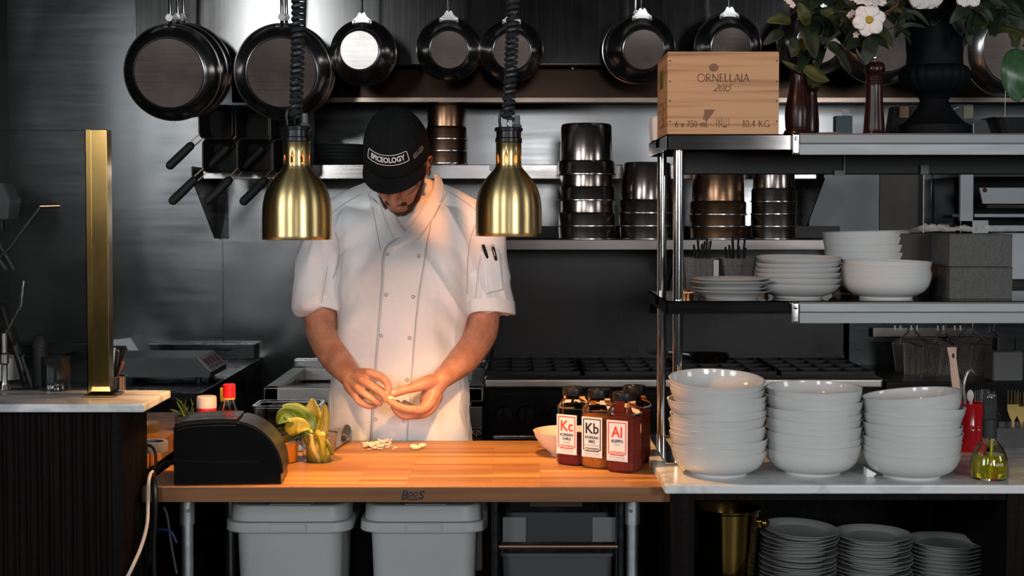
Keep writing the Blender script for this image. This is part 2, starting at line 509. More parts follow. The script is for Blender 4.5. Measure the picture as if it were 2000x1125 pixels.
# ---------------- frying pans
def pan_body(base_r, rim_r, depth, k=1.0):
    b = base_r; q = rim_r-base_r
    prof = [(0, 0.0), (b-0.002, 0.0), (b+0.003, 0.003), (b+q*.25, depth*.16), (b+q*.55, depth*.42), (b+q*.82, depth*.72), (rim_r-0.001, depth*.97), (rim_r+0.003, depth),
            (rim_r+0.001, depth+0.002), (rim_r-0.003, depth-0.001), (b+q*.80, depth*.74), (b+q*.5, depth*.46), (b+q*.2, depth*.2), (b-0.006, 0.007), (0, 0.007)]
    return lathe(BM(), prof, (0, 0, 0), 64, 'Y')
def make_frypan(label, group):
    t = thing('frying_pan', label, 'frying pan', (0, 0, 0), group=group)
    obj('pan_body', pan_body(0.124, 0.169, 0.056), PANST, t)
    obj('pan_base', lathe(BM(), [(0, -0.0025), (0.1195, -0.0025), (0.1225, 0.0)], (0, 0, 0), 64, 'Y'), PANBASE, t)
    bm = BM()
    tube(bm, spline([(0, 0.040, 0.150), (0, 0.056, 0.176), (0, 0.062, 0.215), (0, 0.060, 0.30), (0, 0.055, 0.40)], 5), 0.0105, 12, flat=0.62)
    obj('handle', bm, CHROME, t)
    bm = BM()
    tube(bm, [(0, 0.036, 0.192), (0, 0.058, 0.192)], 0.013, 10); tube(bm, [(-0.02, 0.045, 0.16), (0.02, 0.045, 0.16)], 0.006, 8)
    obj('handle_ferrule', bm, STEEL, t)
    return t
PG = 'frying pans hung from the rail under the hood'
fp = make_frypan('large steel frying pan hung base outward, frontmost of the left nested pans', PG)
def place(root, px, py, Y, rot=(0, 0, 0), dz=0.0):
    root.location = W(px, py, Y); root.rotation_euler = rot
place(fp, 330, 143, 5.0, (R(8), 0, R(1.5)))
def fpan(px, py, Y, rot, label, sc=None): return dup(fp, W(px, py, Y), rot, label, PG, sc)
fpan(345, 140, 5.066, (R(8), 0, R(1)), 'large frying pan tucked second behind the frontmost left nested pan')
fpan(356, 139, 5.13, (R(8), 0, 0), 'large frying pan rearmost of the nested pans on the far left')
fpan(550, 142, 5.0, (R(8), 0, R(4.5)), 'large frying pan with scratched base hung behind the left brass heat lamp')
fpan(558, 141, 5.068, (R(8), 0, R(3)), 'large frying pan nested behind the scratched pan near the left heat lamp')
fpan(1732, 72, 5.0, (R(7), 0, R(5)), 'large frying pan hung behind flowers between pepper mill and black urn')
fpan(1872, 75, 5.02, (R(7), 0, R(5)), 'large frying pan peeking out right of the black urn')
fpan(1985, 96, 5.0, (R(7), 0, R(5)), 'large frying pan at the right edge behind the big leaf')
# ---------------- saucepans (conical sauteuses)
SG = 'sauteuse pans hung from the rail under the hood'
def make_saucepan(label):
    t = thing('sauteuse_pan', label, 'saucepan', group=SG)
    obj('pan_body', pan_body(0.070, 0.117, 0.092), PANST, t)
    obj('pan_base', lathe(BM(), [(0, -0.002), (0.0665, -0.002), (0.069, 0.0)], (0, 0, 0), 56, 'Y'), PANBASE, t)
    bm = BM()
    prism(bm, [(-0.036, 0.101), (0.036, 0.101), (0.033, 0.114), (0.016, 0.122), (0.0115, 0.14), (-0.0115, 0.14), (-0.016, 0.122), (-0.033, 0.114)], 0.060, 0.068, 'Y', 0.002)
    obj('handle_bracket', bm, STEEL, t)
    bm = BM()
    tube(bm, spline([(0, 0.064, 0.135), (0, 0.064, 0.17), (0, 0.058, 0.24), (0, 0.052, 0.335)], 5), [0.0115]*6+[0.0135]*5+[0.0155]*4+[0.016], 12, flat=0.4)
    obj('handle', bm, CHROME, t)
    for x in (-0.027, 0.027): obj('rivet', lathe(BM(), [(0, -0.005), (0.004, -0.004), (0.0055, 0.0)], (x, 0.060, 0.108), 10, 'Y'), CHROME, t)
    return t
sp = make_saucepan('conical saucepan with pale bright base, first right of the left heat lamp cord')
place(sp, 702, 98, 5.0, (R(0.5), 0, R(-2.3)))
bright = MATS['pan_base_steel'].copy(); bright.name = 'window_glare_pan_base'
nb = [n for n in bright.node_tree.nodes if n.type == 'MIX'][0]
nb.inputs[6].default_value = (0.17, 0.155, 0.14, 1); nb.inputs[7].default_value = (0.24, 0.23, 0.22, 1)  # lighter base tone paints in the window mirrored by this pan
def span(px, py, rot, label, sc=1.0): return dup(sp, W(px, py, 5.0), rot, label, SG, (sc, sc, sc))
span(877, 97, (R(8), 0, R(3)), 'conical saucepan with dull base hung above the chef\'s cap', 0.97)
span(1000, 100, (R(8), 0, R(2)), 'conical saucepan with dull base hung behind the right heat lamp cord', 0.96)
span(1257, 97, (R(8), 0, R(1)), 'conical saucepan hung left of and behind the wine crate', 1.03)
span(1428, 92, (R(8), 0, R(-1)), 'conical saucepan hung directly above the wine crate', 1.0)
span(1600, 82, (R(8), 0, R(-1)), 'conical saucepan half hidden by the leaves right of the crate', 1.1)
for o in list(sp.children):
    if o.name.startswith('pan_base'):
        o.data = o.data.copy(); o.data.materials[0] = bright; o['label'] = 'base lightened for the window reflection'
fpan(1243, 97, 5.12, (R(2), 0, R(1)), 'smaller pan nested behind the saucepan left of the crate', (0.70, 0.6, 0.70))

# ---------------- upper wall shelf
zt = W(0, 322, 5.36).z; zb = W(0, 350, 5.36).z
x0, x1 = W(398, 330, 5.36).x, W(1594, 330, 5.36).x
t = thing('wall_shelf', 'stainless wall shelf behind the chef holding pots and black pans', 'shelf', (0, 5.6, zb))
bm = BM(); box(bm, x0, x1, 5.36, 5.845, zt-0.004, zt); 
obj('shelf_board', bm, STEEL, t, world=True)
bm = BM(); box(bm, x0, x1, 5.352, 5.362, zb, zt+0.001, 0.003)
obj('front_lip', bm, brushed('shelf_lip_steel', (0.36, 0.335, 0.32), 0.2), t, world=True)
for px in (430, 1566):
    X = W(px, 400, 5.84).x
    bm = BM()
    prism(bm, [(5.37, zt-0.005), (5.37, zt-0.05), (5.78, W(0, 466, 5.8).z), (5.845, W(0, 466, 5.8).z), (5.845, zt-0.005)], X-0.012, X-0.008, 'X')
    box(bm, X-0.012, X+0.03, 5.835, 5.845, W(0, 466, 5.8).z, zt-0.005)
    obj('bracket', bm, DARKST, t, smooth=False, world=True)
bm = BM(); box(bm, W(956, 330, 5.35).x, W(968, 330, 5.35).x, 5.350, 5.353, W(0, 334, 5.35).z, W(0, 322, 5.35).z)
part(obj('price_sticker', bm, PAPER, t, world=True, smooth=False), 'small white sticker')

# black skillets stacked on the wall shelf
lbl = 'black iron skillets stacked on the wall shelf'
zz = zt
sk = None
for i in range(5):
    L = nth(4-i, 5, 'black iron skillet', 'stack behind the cap')
    if sk is None:
        sk = thing('iron_skillet', L, 'skillet', (W(655, 330, 5.6).x, 5.6, zz), group=lbl)
        prof = [(0, 0), (0.098, 0), (0.118, 0.03), (0.121, 0.031), (0.121, 0.033), (0.115, 0.033), (0.096, 0.006), (0, 0.006)]
        obj('pan_body', lathe(BM(), prof, (0, 0, 0), 40), IRON, sk)
        obj('handle', tube(BM(), [(0.112, 0, 0.026), (0.16, 0, 0.034), (0.235, 0, 0.058)], [0.009, 0.010, 0.012], 10, flat=0.5), IRON, sk)
    else:
        dup(sk, (sk.location.x+rnd.uniform(-.004, .004), 5.6, zt+0.0135*i), (0, 0, R(-22+8*i)), L)

# ---------------- inverted insert pots in stacks
def make_pot(label, group, mat):
    t = thing('insert_pot', label, 'pot', group=group)
    Rr = 0.0985
    prof = [(Rr+0.004, 0.0), (Rr+0.0045, 0.0025), (Rr+0.001, 0.004), (Rr, 0.006), (Rr, 0.045), (Rr-0.003, 0.049), (Rr-0.0065, 0.052), (Rr-0.0065, 0.060), (Rr-0.011, 0.178), (Rr-0.016, 0.185), (Rr-0.024, 0.187), (0, 0.187)]
    obj('pot_body', lathe(BM(), prof, (0, 0, 0), 56), mat, t)
    bm = BM(); tube(bm, [((Rr+0.003)*math.cos(a), (Rr+0.003)*math.sin(a), 0.0025) for a in [2*PI*i/56 for i in range(57)]], 0.0028, 6, caps=False)
    obj('rolled_rim', bm, STEEL, t)
    return t
def stack_pots(px, base_y, Y, steps, sc, where, group, mat):
    # steps: rim heights in pixels above the base
    first = None; n = len(steps)
    base = W(px, base_y, Y)
    for i, s in enumerate(steps):
        L = nth(n-1-i, n, 'upturned insert pot', where)
        z = base.z + s/S(Y)
        if first is None:
            first = make_pot(L, group, mat); first.location = (base.x, Y, z); first.scale = (sc, sc, 1)
        else: dup(first, (base.x+rnd.uniform(-.0025, .0025), Y, z), (R(rnd.uniform(-.4, .4)), 0, i), L)
zs = W(0, 468, 5.12).z     # range shelf top
g = 'upturned insert pots on the range shelf'
stack_pots(1146, 468, 5.225, [1, 26, 76, 126], 1.05, 'tall stack by the right heat lamp', g, POTST)
stack_pots(1263, 468, 5.225, [1, 26, 51], 1.0, 'stack behind the rack posts', g, POTST)
stack_pots(1402, 468, 5.225, [1, 25, 48], 1.03, 'browned stack right of rack posts', g, POTBROWN)
stack_pots(1510, 468, 5.225, [1, 25, 49, 73], 0.83, 'slim stack beside black bracket', g, POTST)
stack_pots(872, 321, 5.56, [0, 24, 47], 0.80, 'browned stack on wall shelf', 'browned pots on the wall shelf', POTBROWN)

# ---------------- square pasta baskets with black handles, hung from the shelf end
WIRE = M('dark_wire', (0.10, 0.085, 0.075), 0.35, 0.9)
def make_basket(label, group):
    t = thing('pasta_basket', label, 'strainer', group=group)
    bm = BM()
    ring = [(x, 0, z) for x, z in rrect(0.123, 0.123, 0.022, 5)]
    tube(bm, ring+ring[:1], 0.0026, 6, caps=False)
    obj('rim', bm, WIRE, t)
    bm = BM()
    lv = [(0.121, 0.121, 0.021, 0.0), (0.112, 0.112, 0.02, 0.07), (0.10, 0.10, 0.02, 0.14)]
    loft(bm, [[Vector((x, h, z)) for x, z in rrect(w_, d_, r_, 5)] for w_, d_, r_, h in lv], True, False, True)
    obj('mesh_bag', bm, M('dark_fine_mesh', (0.05, 0.046, 0.043), 0.42, 0.8, bump=1.0, bscale=900), t)
    bm = BM()
    for s in (-1, 1):
        o_ = Vector((0.707, 0, -0.707))*0.010*s
        tube(bm, [Vector((-0.052, 0, -0.052))+o_, Vector((-0.095, -0.02, -0.095))+o_], 0.0022, 6)
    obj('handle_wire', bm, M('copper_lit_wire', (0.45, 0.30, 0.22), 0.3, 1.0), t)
    obj('grip', tube(BM(), [(-0.090, -0.018, -0.090), (-0.125, -0.034, -0.128), (-0.158, -0.05, -0.163)], [0.0155, 0.0165, 0.0165], 12, round_ends=True), BLACKMAT, t)
    return t
bg = 'square pasta baskets on the wall shelf end'
spots = [(421, 238, 'upper row, outermost at the wall'), (492, 242, 'upper row, middle one'), (560, 244, 'upper row, nearest the left heat lamp'),
         (429, 304, 'lower row, outermost at the wall'), (497, 304, 'lower row, middle one'), (566, 305, 'lower row, nearest the left heat lamp')]
b0 = None
for px, py, wh in spots:
    L = 'square wire pasta basket with black grip, '+wh
    if b0 is None: b0 = make_basket(L, bg); b0.location = W(px, py, 5.30 if py < 280 else 5.16)
    else: dup(b0, W(px, py, 5.30 if py < 280 else 5.16), None, L)
one('basket_rack', (lambda bm: (box(bm, W(385, 0, 5.3).x, W(600, 0, 5.3).x, 5.455, 5.465, zt-0.02, W(0, 205, 5.45).z),
    box(bm, W(385, 0, 5.3).x, W(600, 0, 5.3).x, 5.45, 5.47, zt, zt+0.02), bm)[2])(BM()), IRON, 'black backing rack that holds the square pasta baskets', 'rack', world_loc=(W(490, 0, 5.3).x, 5.46, zt))

# ---------------- range
zr = 0.95
rx0, rx1 = W(945, 737, 4.98).x, 1.30
RANGEBLK = M('black_enamel', (0.007, 0.0068, 0.0068), 0.3, spec=0.15, rvar=0.08, vscale=(6, 6, 6))
t = thing('cooking_range', 'long gas cooking range with black grates, black knobs and high steel shelf', 'range', (0.6, 5.28, 0.0))
bm = BM(); box(bm, rx0, rx1, 5.02, 5.58, 0.12, zr-0.03, 0.004)
obj('body', bm, RANGEBLK, t, world=True)
bm = BM(); box(bm, rx0, rx1, 4.95, 5.03, W(0, 760, 4.96).z, zr, 0.012, 3)
obj('front_ledge', bm, brushed('warm_range_steel', (0.42, 0.37, 0.33), 0.32), t, world=True)
bm = BM(); box(bm, rx0, rx1, 5.03, 5.58, zr-0.03, zr-0.012)
obj('burner_tray', bm, IRON, t, world=True)
gw = (rx1-rx0)/4
for i in range(4):
    bm = BM()
    a = rx0+gw*i+0.008; b = a+gw-0.016
    for y in (5.05, 5.18, 5.31, 5.44, 5.56): box(bm, a, b, y-0.006, y+0.006, zr-0.01, zr+0.012, 0.002)
    for k in range(5):
        x = a+0.006+(b-a-0.012)*k/4
        box(bm, x-0.005, x+0.005, 5.05, 5.56, zr-0.012, zr+0.010, 0.002)
    obj('grate', bm, IRON, t, world=True)
for px in (985, 1028, 1092, 1134, 1198, 1240):
    c = W(px, 808, 5.01)
    bm = BM(); lathe(bm, [(0, -0.035), (0.028, -0.034), (0.031, -0.02), (0.033, 0.0)], c, 24, 'Y'); box(bm, c.x-0.006, c.x+0.006, c.y-0.05, c.y-0.03, c.z-0.028, c.z+0.028, 0.003)
    obj('knob', bm, BLACKPL, t, world=True)
bm = BM(); box(bm, rx0+0.03, rx1-0.02, 4.99, 5.02, W(0, 858, 5.0).z, W(0, 850, 5.0).z, 0.003)
obj('door_handle_bar', bm, STEEL, t, world=True)
bm = BM(); box(bm, rx0+0.012, rx1, 5.005, 5.021, 0.2, W(0, 766, 5.01).z, 0.004)
obj('oven_door', bm, RANGEBLK, t, world=True)
bx0 = W(963, 600, 5.56).x
bm = BM(); box(bm, bx0, rx1, 5.56, 5.60, zr, zs-0.02, 0.002); box(bm, bx0, rx1, 5.545, 5.562, W(0, 700, 5.55).z, W(0, 692, 5.55).z, 0.002)
obj('back_guard', bm, brushed('smoky_steel', (0.035, 0.034, 0.034), 0.33, False, 0.10, 60), t, world=True)
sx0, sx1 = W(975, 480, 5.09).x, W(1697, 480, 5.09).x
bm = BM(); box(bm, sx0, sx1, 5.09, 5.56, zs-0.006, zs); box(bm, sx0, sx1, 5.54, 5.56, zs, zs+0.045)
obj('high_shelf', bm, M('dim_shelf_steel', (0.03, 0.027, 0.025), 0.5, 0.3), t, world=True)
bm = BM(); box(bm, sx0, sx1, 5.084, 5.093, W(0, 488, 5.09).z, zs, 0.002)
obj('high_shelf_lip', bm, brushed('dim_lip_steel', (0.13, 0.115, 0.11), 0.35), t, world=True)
for x in (sx0+0.02, 0.6, sx1-0.02): obj('shelf_bracket', prism(BM(), [(5.12, zs-0.006), (5.56, zs-0.006), (5.56, zs-0.25)], x-0.004, x+0.004, 'X'), DARKST, t, smooth=False, world=True)
# pan left on the range
c = W(1386, 711, 5.36)
t = thing('saute_pan', 'shallow steel pan left standing on the range behind the rack', 'pan', (c.x, 5.36, zr+0.012))
prof = [(0, 0), (0.062, 0), (0.076, 0.028), (0.080, 0.031), (0.078, 0.032), (0.072, 0.028), (0.058, 0.004), (0, 0.004)]
obj('pan_body', lathe(BM(), prof, (0, 0, 0), 40), M('brassy_pan_steel', (0.62, 0.52, 0.38), 0.22, 1.0), t)
obj('handle', tube(BM(), [(-0.072, -0.01, 0.026), (-0.16, -0.03, 0.04)], 0.007, 8, flat=0.6), STEEL, t)

# ---------------- fry / bain-marie station left of the range
fz = 0.93
fy0 = 4.83
fx0, fx1 = W(515, 760, fy0).x, W(943, 760, fy0).x
t = thing('fry_station', 'stainless fry dump station with sunken pan behind the chef', 'counter', ((fx0+fx1)/2, 5.2, 0))
bm = BM()
for (a, b, c_, d) in ((fx0, fx1, fy0, fy0+0.05), (fx0, fx1, 5.45, 5.5), (fx0, fx0+0.05, fy0, 5.5), (fx1-0.05, fx1, fy0, 5.5), (-0.50, -0.44, fy0, 5.5)):
    box(bm, a, b, c_, d, W(0, 785, fy0).z, fz, 0.004)
obj('rim_frame', bm, brushed('satin_station_steel', (0.72, 0.70, 0.68), 0.5), t, world=True)
bm = BM(); box(bm, fx0+0.04, fx1-0.04, fy0+0.04, 5.46, 0.86, 0.875); box(bm, fx0+0.04, fx0+0.055, fy0+0.04, 5.46, 0.87, 0.92)
obj('sunken_pan', bm, POTST, t, world=True)
bm = BM(); box(bm, fx0+0.01, fx1, fy0+0.015, 5.45, 0.1, 0.862)
obj('cabinet', bm, M('black_cabinet_steel', (0.008, 0.008, 0.008), 0.4, spec=0.15, rvar=0.1), t, world=True)
bm = BM(); box(bm, fx0, fx1, 5.50, 5.56, fz-0.05, W(0, 702, 5.5).z, 0.004)
obj('back_rail', bm, STEEL, t, world=True)
bm = BM(); box(bm, W(700, 0, fy0).x, fx1-0.002, fy0+0.003, fy0+0.016, 0.3, W(0, 795, fy0).z, 0.002)
obj('front_panel', bm, POTST, t, world=True)
pl = BM(); box(pl, W(913, 0, fy0).x, W(941, 0, fy0).x, fy0-0.004, fy0+0.003, W(0, 855, fy0).z, W(0, 836, fy0).z, 0.001)
plo = obj('maker_plate', pl, BLACKPL, t, world=True)
tb = text_bm('KJS', 0.024, xs=1.15, extrude=0.0004)
bmesh.ops.transform(tb, matrix=Matrix.Translation(W(930, 845, fy0-0.005)) @ UPRIGHT, verts=tb.verts)
obj('plate_lettering', tb, M('grey_print', (0.5, 0.48, 0.46), 0.5), plo, world=True, smooth=False)
bm = BM()
tube(bm, [W(925, 712, 5.3), W(948, 712, 5.3), W(952, 705, 5.3), W(952, 720, 5.3)], 0.008, 8)
obj('tap', bm, CHROME, t, world=True)

# ---------------- dark worktop on the left with scale
wz = 0.93
t = thing('back_worktop', 'dark steel worktop behind the marble ledge carrying the scale', 'worktop', (-1.5, 5.2, 0))
wx1 = -1.03
bm = BM(); box(bm, -2.06, wx1, 4.71, 5.84, wz-0.03, wz, 0.003)
obj('top', bm, DARKST, t, world=True)
bm = BM(); box(bm, -2.05, wx1-0.01, 4.73, 5.83, 0.1, wz-0.03)
obj('cabinet', bm, RANGEBLK, t, world=True)
bm = BM(); box(bm, -2.06, wx1-0.02, 5.78, 5.84, wz, W(0, 672, 5.8).z, 0.002)
obj('upstand', bm, DARKST, t, world=True)
# scale
t = thing('kitchen_scale', 'dark bench scale with slanted red digit display', 'scale', (W(310, 738, 4.95).x, 5.08, wz))
sz0, sz1 = W(0, 738, 4.95).z, W(0, 700, 4.95).z
xa, xb_, xc = W(200, 700, 4.95).x, W(383, 700, 4.95).x, W(411, 728, 4.95).x
bm = BM(); prism(bm, [(xa, sz0), (xc-0.003, sz0), (xc, W(0, 728, 4.95).z), (xb_, sz1), (xa, sz1)], 4.95, 5.24, 'Y', 0.003)
obj('housing', bm, M('grey_scale_housing', (0.075, 0.075, 0.078), 0.4, 0.4), t, world=True)
a = Vector((xb_, 4.955, sz1)); b = Vector((xc, 4.955, W(0, 728, 4.95).z)); n = Vector((b.z-a.z, 0, -(b.x-a.x))); n = -n.normalized() if n.z < 0 else n.normalized()
def onslope(u, v, h): return a+(b-a)*u + Vector((0, 0.28*v, 0)) + n*h
def slab(bm, u0, u1, v0, v1, h0, h1):
    loft(bm, [[onslope(u0, v0, h), onslope(u1, v0, h), onslope(u1, v1, h), onslope(u0, v1, h)] for h in (h0, h1)])
    return bm
dp = obj('display_panel', slab(BM(), 0.02, 0.98, 0.02, 0.98, 0, 0.003), M('pale_display_panel', (0.50, 0.48, 0.48), 0.4), t, world=True, smooth=False)
bm = BM()
for k in range(4): slab(bm, 0.22+0*k, 0.62, 0.12+0.2*k, 0.27+0.2*k, 0.003, 0.0042)
obj('display_window', bm, M('dull_red_display', (0.20, 0.03, 0.035), 0.4), dp, world=True, smooth=False)
bm = BM()
for k in range(5): slab(bm, 0.72, 0.84, 0.10+0.16*k, 0.20+0.16*k, 0.003, 0.0045)
obj('key_row', bm, M('grey_keys', (0.22, 0.2, 0.2), 0.5), dp, world=True, smooth=False)
for x in (xa+0.05, xb_):
    for y in (4.99, 5.2):
        obj('foot', lathe(BM(), [(0, wz), (0.012, wz), (0.012, sz0+0.001), (0, sz0+0.001)], (x, y, 0), 14), BLACKPL, t, world=True)
# white control wedge
t = thing('control_box', 'pale sloped control box standing behind the brass post', 'box', (W(245, 690, 5.3).x, 5.38, wz))
p = [(W(180, 700, 5.3).x, wz+0.001), (W(268, 690, 5.3).x, wz+0.001), (W(272, 686, 5.3).x, W(0, 686, 5.3).z), (W(255, 659, 5.3).x, W(0, 659, 5.3).z), (W(180, 0, 5.3).x, W(0, 668, 5.3).z)]
obj('box_body', prism(BM(), p, 5.3, 5.46, 'Y', 0.004), M('pale_grey_enamel', (0.45, 0.45, 0.46), 0.4), t, world=True)
obj('dark_window', prism(BM(), [(W(150+50, 0, 5.3).x, W(0, 690, 5.3).z), (W(245, 0, 5.3).x, W(0, 690, 5.3).z), (W(240, 0, 5.3).x, W(0, 675, 5.3).z), (W(205, 0, 5.3).x, W(0, 675, 5.3).z)], 5.296, 5.302, 'Y'), BLACKPL, t, world=True, smooth=False)

# ---------------- things at the far left behind the glass screen
t = thing('swing_faucet', 'slim grey swing faucet with bright spout behind the glass screen', 'faucet', (-1.95, 5.0, wz))
pts = [(-1.95, 5.0, wz), (-1.95, 5.0, wz+0.20), W(-20, 520, 5.0), W(20, 483, 5.0), W(80, 404, 5.0)]
obj('arm', tube(BM(), pts, 0.006, 8), M('grey_metal', (0.2, 0.2, 0.2), 0.4, 1.0), t, world=True)
obj('spout', tube(BM(), [W(80, 403, 5.0), W(119, 402, 5.0)], 0.008, 10), M('copper_spout', (0.8, 0.5, 0.3), 0.25, 1.0), t, world=True)
GREYM = M('mid_grey_enamel', (0.10, 0.105, 0.105), 0.5)
t = thing('wall_dispenser', 'grey wall dispenser box at the left edge behind the glass', 'dispenser', W(0, 430, 5.4))
bm = BM(); rloft(bm, [(0.10, 0.12, 0.01, 0), (0.115, 0.12, 0.01, 0.06), (0.12, 0.12, 0.01, 0.075), (0.06, 0.10, 0.01, 0.135)], W(2, 428, 5.4))
obj('dispenser_body', bm, GREYM, t, world=True)
obj('nozzle', tube(BM(), [W(4, 430, 5.4), W(4, 452, 5.4)], 0.015, 10), BLACKPL, t, world=True)
for i, (a_, b_, L) in enumerate(((((-14, 455), (28, 526), 'dark steel bar leaning at left edge, upper one')), ((-22, 478), (13, 527), 'dark steel bar leaning at left edge, lower one'))):
    one('leaning_bar', tube(BM(), [W(*a_, 5.2), W(*b_, 5.2)], 0.006, 8), GREYM, L, 'bar', 'leaning steel bars', world_loc=W(*b_, 5.2))
# knife block area
BL = [((8, 600), (48, 755), 0.016, 'black knife leaning steeply behind the glass screen, front one'), ((24, 640), (62, 757), 0.013, 'black knife leaning behind the glass screen, rear one')]
for (p0, p1, r_, L) in BL:
    Yk = 4.2 if r_ > 0.014 else 4.3
    e0, e1 = W(*p0, Yk), W(*p1, Yk)
    t = thing('chef_knife', L, 'knife', e1, group='knives behind the glass screen')
    obj('blade', tube(BM(), [e0+(e1-e0)*0.42, e1], [r_*1.25, r_*1.1], 8, flat=0.15), M('dim_blade', (0.16, 0.16, 0.16), 0.3, 1.0), t, world=True)
    obj('handle', tube(BM(), [e0, e0+(e1-e0)*0.43], [r_, r_*0.9], 10, round_ends=True, flat=0.7), BLACKMAT, t, world=True)
c = W(80, 760, 4.25)
t = thing('pepper_mill', 'tall black round-topped mill behind the black cup', 'mill', c)
obj('mill_body', lathe(BM(), [(0, 0), (0.023, 0), (0.023, 0.118), (0.0215, 0.122), (0.0235, 0.126), (0.023, 0.145), (0.017, 0.160), (0.009, 0.165), (0, 0.166)], c, 24), BLACKMAT, t, world=True)
obj('mill_collar', lathe(BM(), [(0.0236, 0.117), (0.0242, 0.1195), (0.0236, 0.122)], c, 24), DARKST, t, world=True)
c = W(46, 757, 4.3)
one('oval_tray', lathe(BM(), [(0, 0), (0.095, 0.0), (0.11, 0.012), (0.112, 0.013), (0.108, 0.0125), (0.094, 0.003), (0, 0.003)], c, 40), STEEL, 'low steel tray under the leaning knives at left', 'tray', world_loc=c)
c = W(10, 760, 4.05)
t = thing('spray_tap', 'small chrome spray tap at the left picture edge', 'tap', c)
obj('tap_stem', lathe(BM(), [(0, 0), (0.016, 0), (0.012, 0.012), (0.009, 0.02), (0.009, 0.07), (0.013, 0.075), (0.013, 0.10), (0.008, 0.105), (0.008, 0.16), (0, 0.16)], c, 18), M('pale_chrome', (0.55, 0.54, 0.52), 0.3, 1.0), t, world=True)
obj('tap_lever', tube(BM(), [c+Vector((0, 0, 0.15)), c+Vector((0.05, 0, 0.24)), c+Vector((0.058, 0, 0.31))], 0.004, 8), STEEL, t, world=True)
c = W(6, 735, 4.6)
one('white_tub', rloft(BM(), [(0.10, 0.10, 0.02, -0.05), (0.11, 0.11, 0.02, 0.06), (0.115, 0.115, 0.02, 0.065)], c), PAPER, 'pale square tub half cut by the left picture edge', 'tub', world_loc=c+Vector((0, 0, -0.05)))

# ---------------- right background: salamander broiler and fry baskets
SAL = M('pale_salamander_enamel', (0.42, 0.44, 0.46), 0.4, 0.2)
t = thing('salamander_grill', 'wall mounted steel salamander grill at the right picture edge', 'grill', (1.9, 5.6, 1.4))
Ys = 5.4
def pxbox(bm, x0, y0, x1, y1, Y0, Y1, bev=0.0):
    a_ = W(x0, y1, Y0); b_ = W(x1, y0, Y0)
    return box(bm, a_.x, b_.x, Y0, Y1, a_.z, b_.z, bev)
obj('side_panel', (lambda b: (pxbox(b, 1875, 240, 1903, 462, Ys, Ys+0.02, 0.003), pxbox(b, 1875, 430, 1931, 462, Ys, Ys+0.02, 0.003), b)[2])(BM()), SAL, t, world=True)
obj('housing', pxbox(BM(), 1875, 235, 2260, 345, Ys+0.02, Ys+0.4), DARKST, t, world=True)
obj('cavity_back', pxbox(BM(), 1880, 340, 2260, 470, Ys+0.3, Ys+0.33), RANGEBLK, t, world=True)
obj('heat_shield', (lambda b: prism(b, [(W(1921, 365, Ys).x, W(0, 366, Ys).z), (W(2250, 365, Ys).x, W(0, 366, Ys).z), (W(2250, 400, Ys).x, W(0, 398, Ys).z), (W(1928, 398, Ys).x, W(0, 398, Ys).z)], Ys+0.05, Ys+0.06, 'Y', 0.002))(BM()), SAL, t, world=True)
obj('grid_bar', tube(BM(), [W(1928, 404, Ys+0.04), W(2250, 404, Ys+0.04)], 0.006, 8), STEEL, t, world=True)
obj('grill_shelf', (lambda b: (pxbox(b, 1903, 418, 2260, 424, Ys+0.03, Ys+0.3), pxbox(b, 1930, 440, 2260, 452, Ys+0.0, Ys+0.3, 0.002), b)[2])(BM()), SAL, t, world=True)
obj('lower_panel', pxbox(BM(), 1935, 455, 2260, 545, Ys+0.06, Ys+0.4), SAL, t, world=True)
x = W(1932, 371, Ys).x
obj('screw', lathe(BM(), [(0, -0.003), (0.007, -0.002), (0.009, 0.0)], (x, Ys+0.05, W(0, 371, Ys).z), 14, 'Y'), M('rusty_screw', (0.12, 0.05, 0.03), 0.6, 0.6), t, world=True)
# paler steel sheets of the back wall at right
bm = BM(); pxbox(bm, 1556, 300, 1716, 640, 5.835, 5.85, 0.002)
struct('trim_5', bm, M('pale_blue_steel_sheet', (0.36, 0.385, 0.40), 0.55, 0.0, var=0.08, vscale=(2, 2, 2)))
bm = BM(); pxbox(bm, 1716, 300, 1800, 640, 5.84, 5.85, 0.001)
struct('trim_6', bm, M('brownish_steel_sheet', (0.12, 0.10, 0.085), 0.55, 0.0, var=0.1, vscale=(2, 2, 2)))
# corner column on the back wall
bm = BM(); pxbox(bm, 1800, 230, 1822, 640, 5.78, 5.85, 0.004)
struct('trim_3', bm, STEELWALL)
bm = BM(); pxbox(bm, 1822, 230, 1874, 640, 5.80, 5.85, 0.002)
struct('trim_4', bm, DARKST)
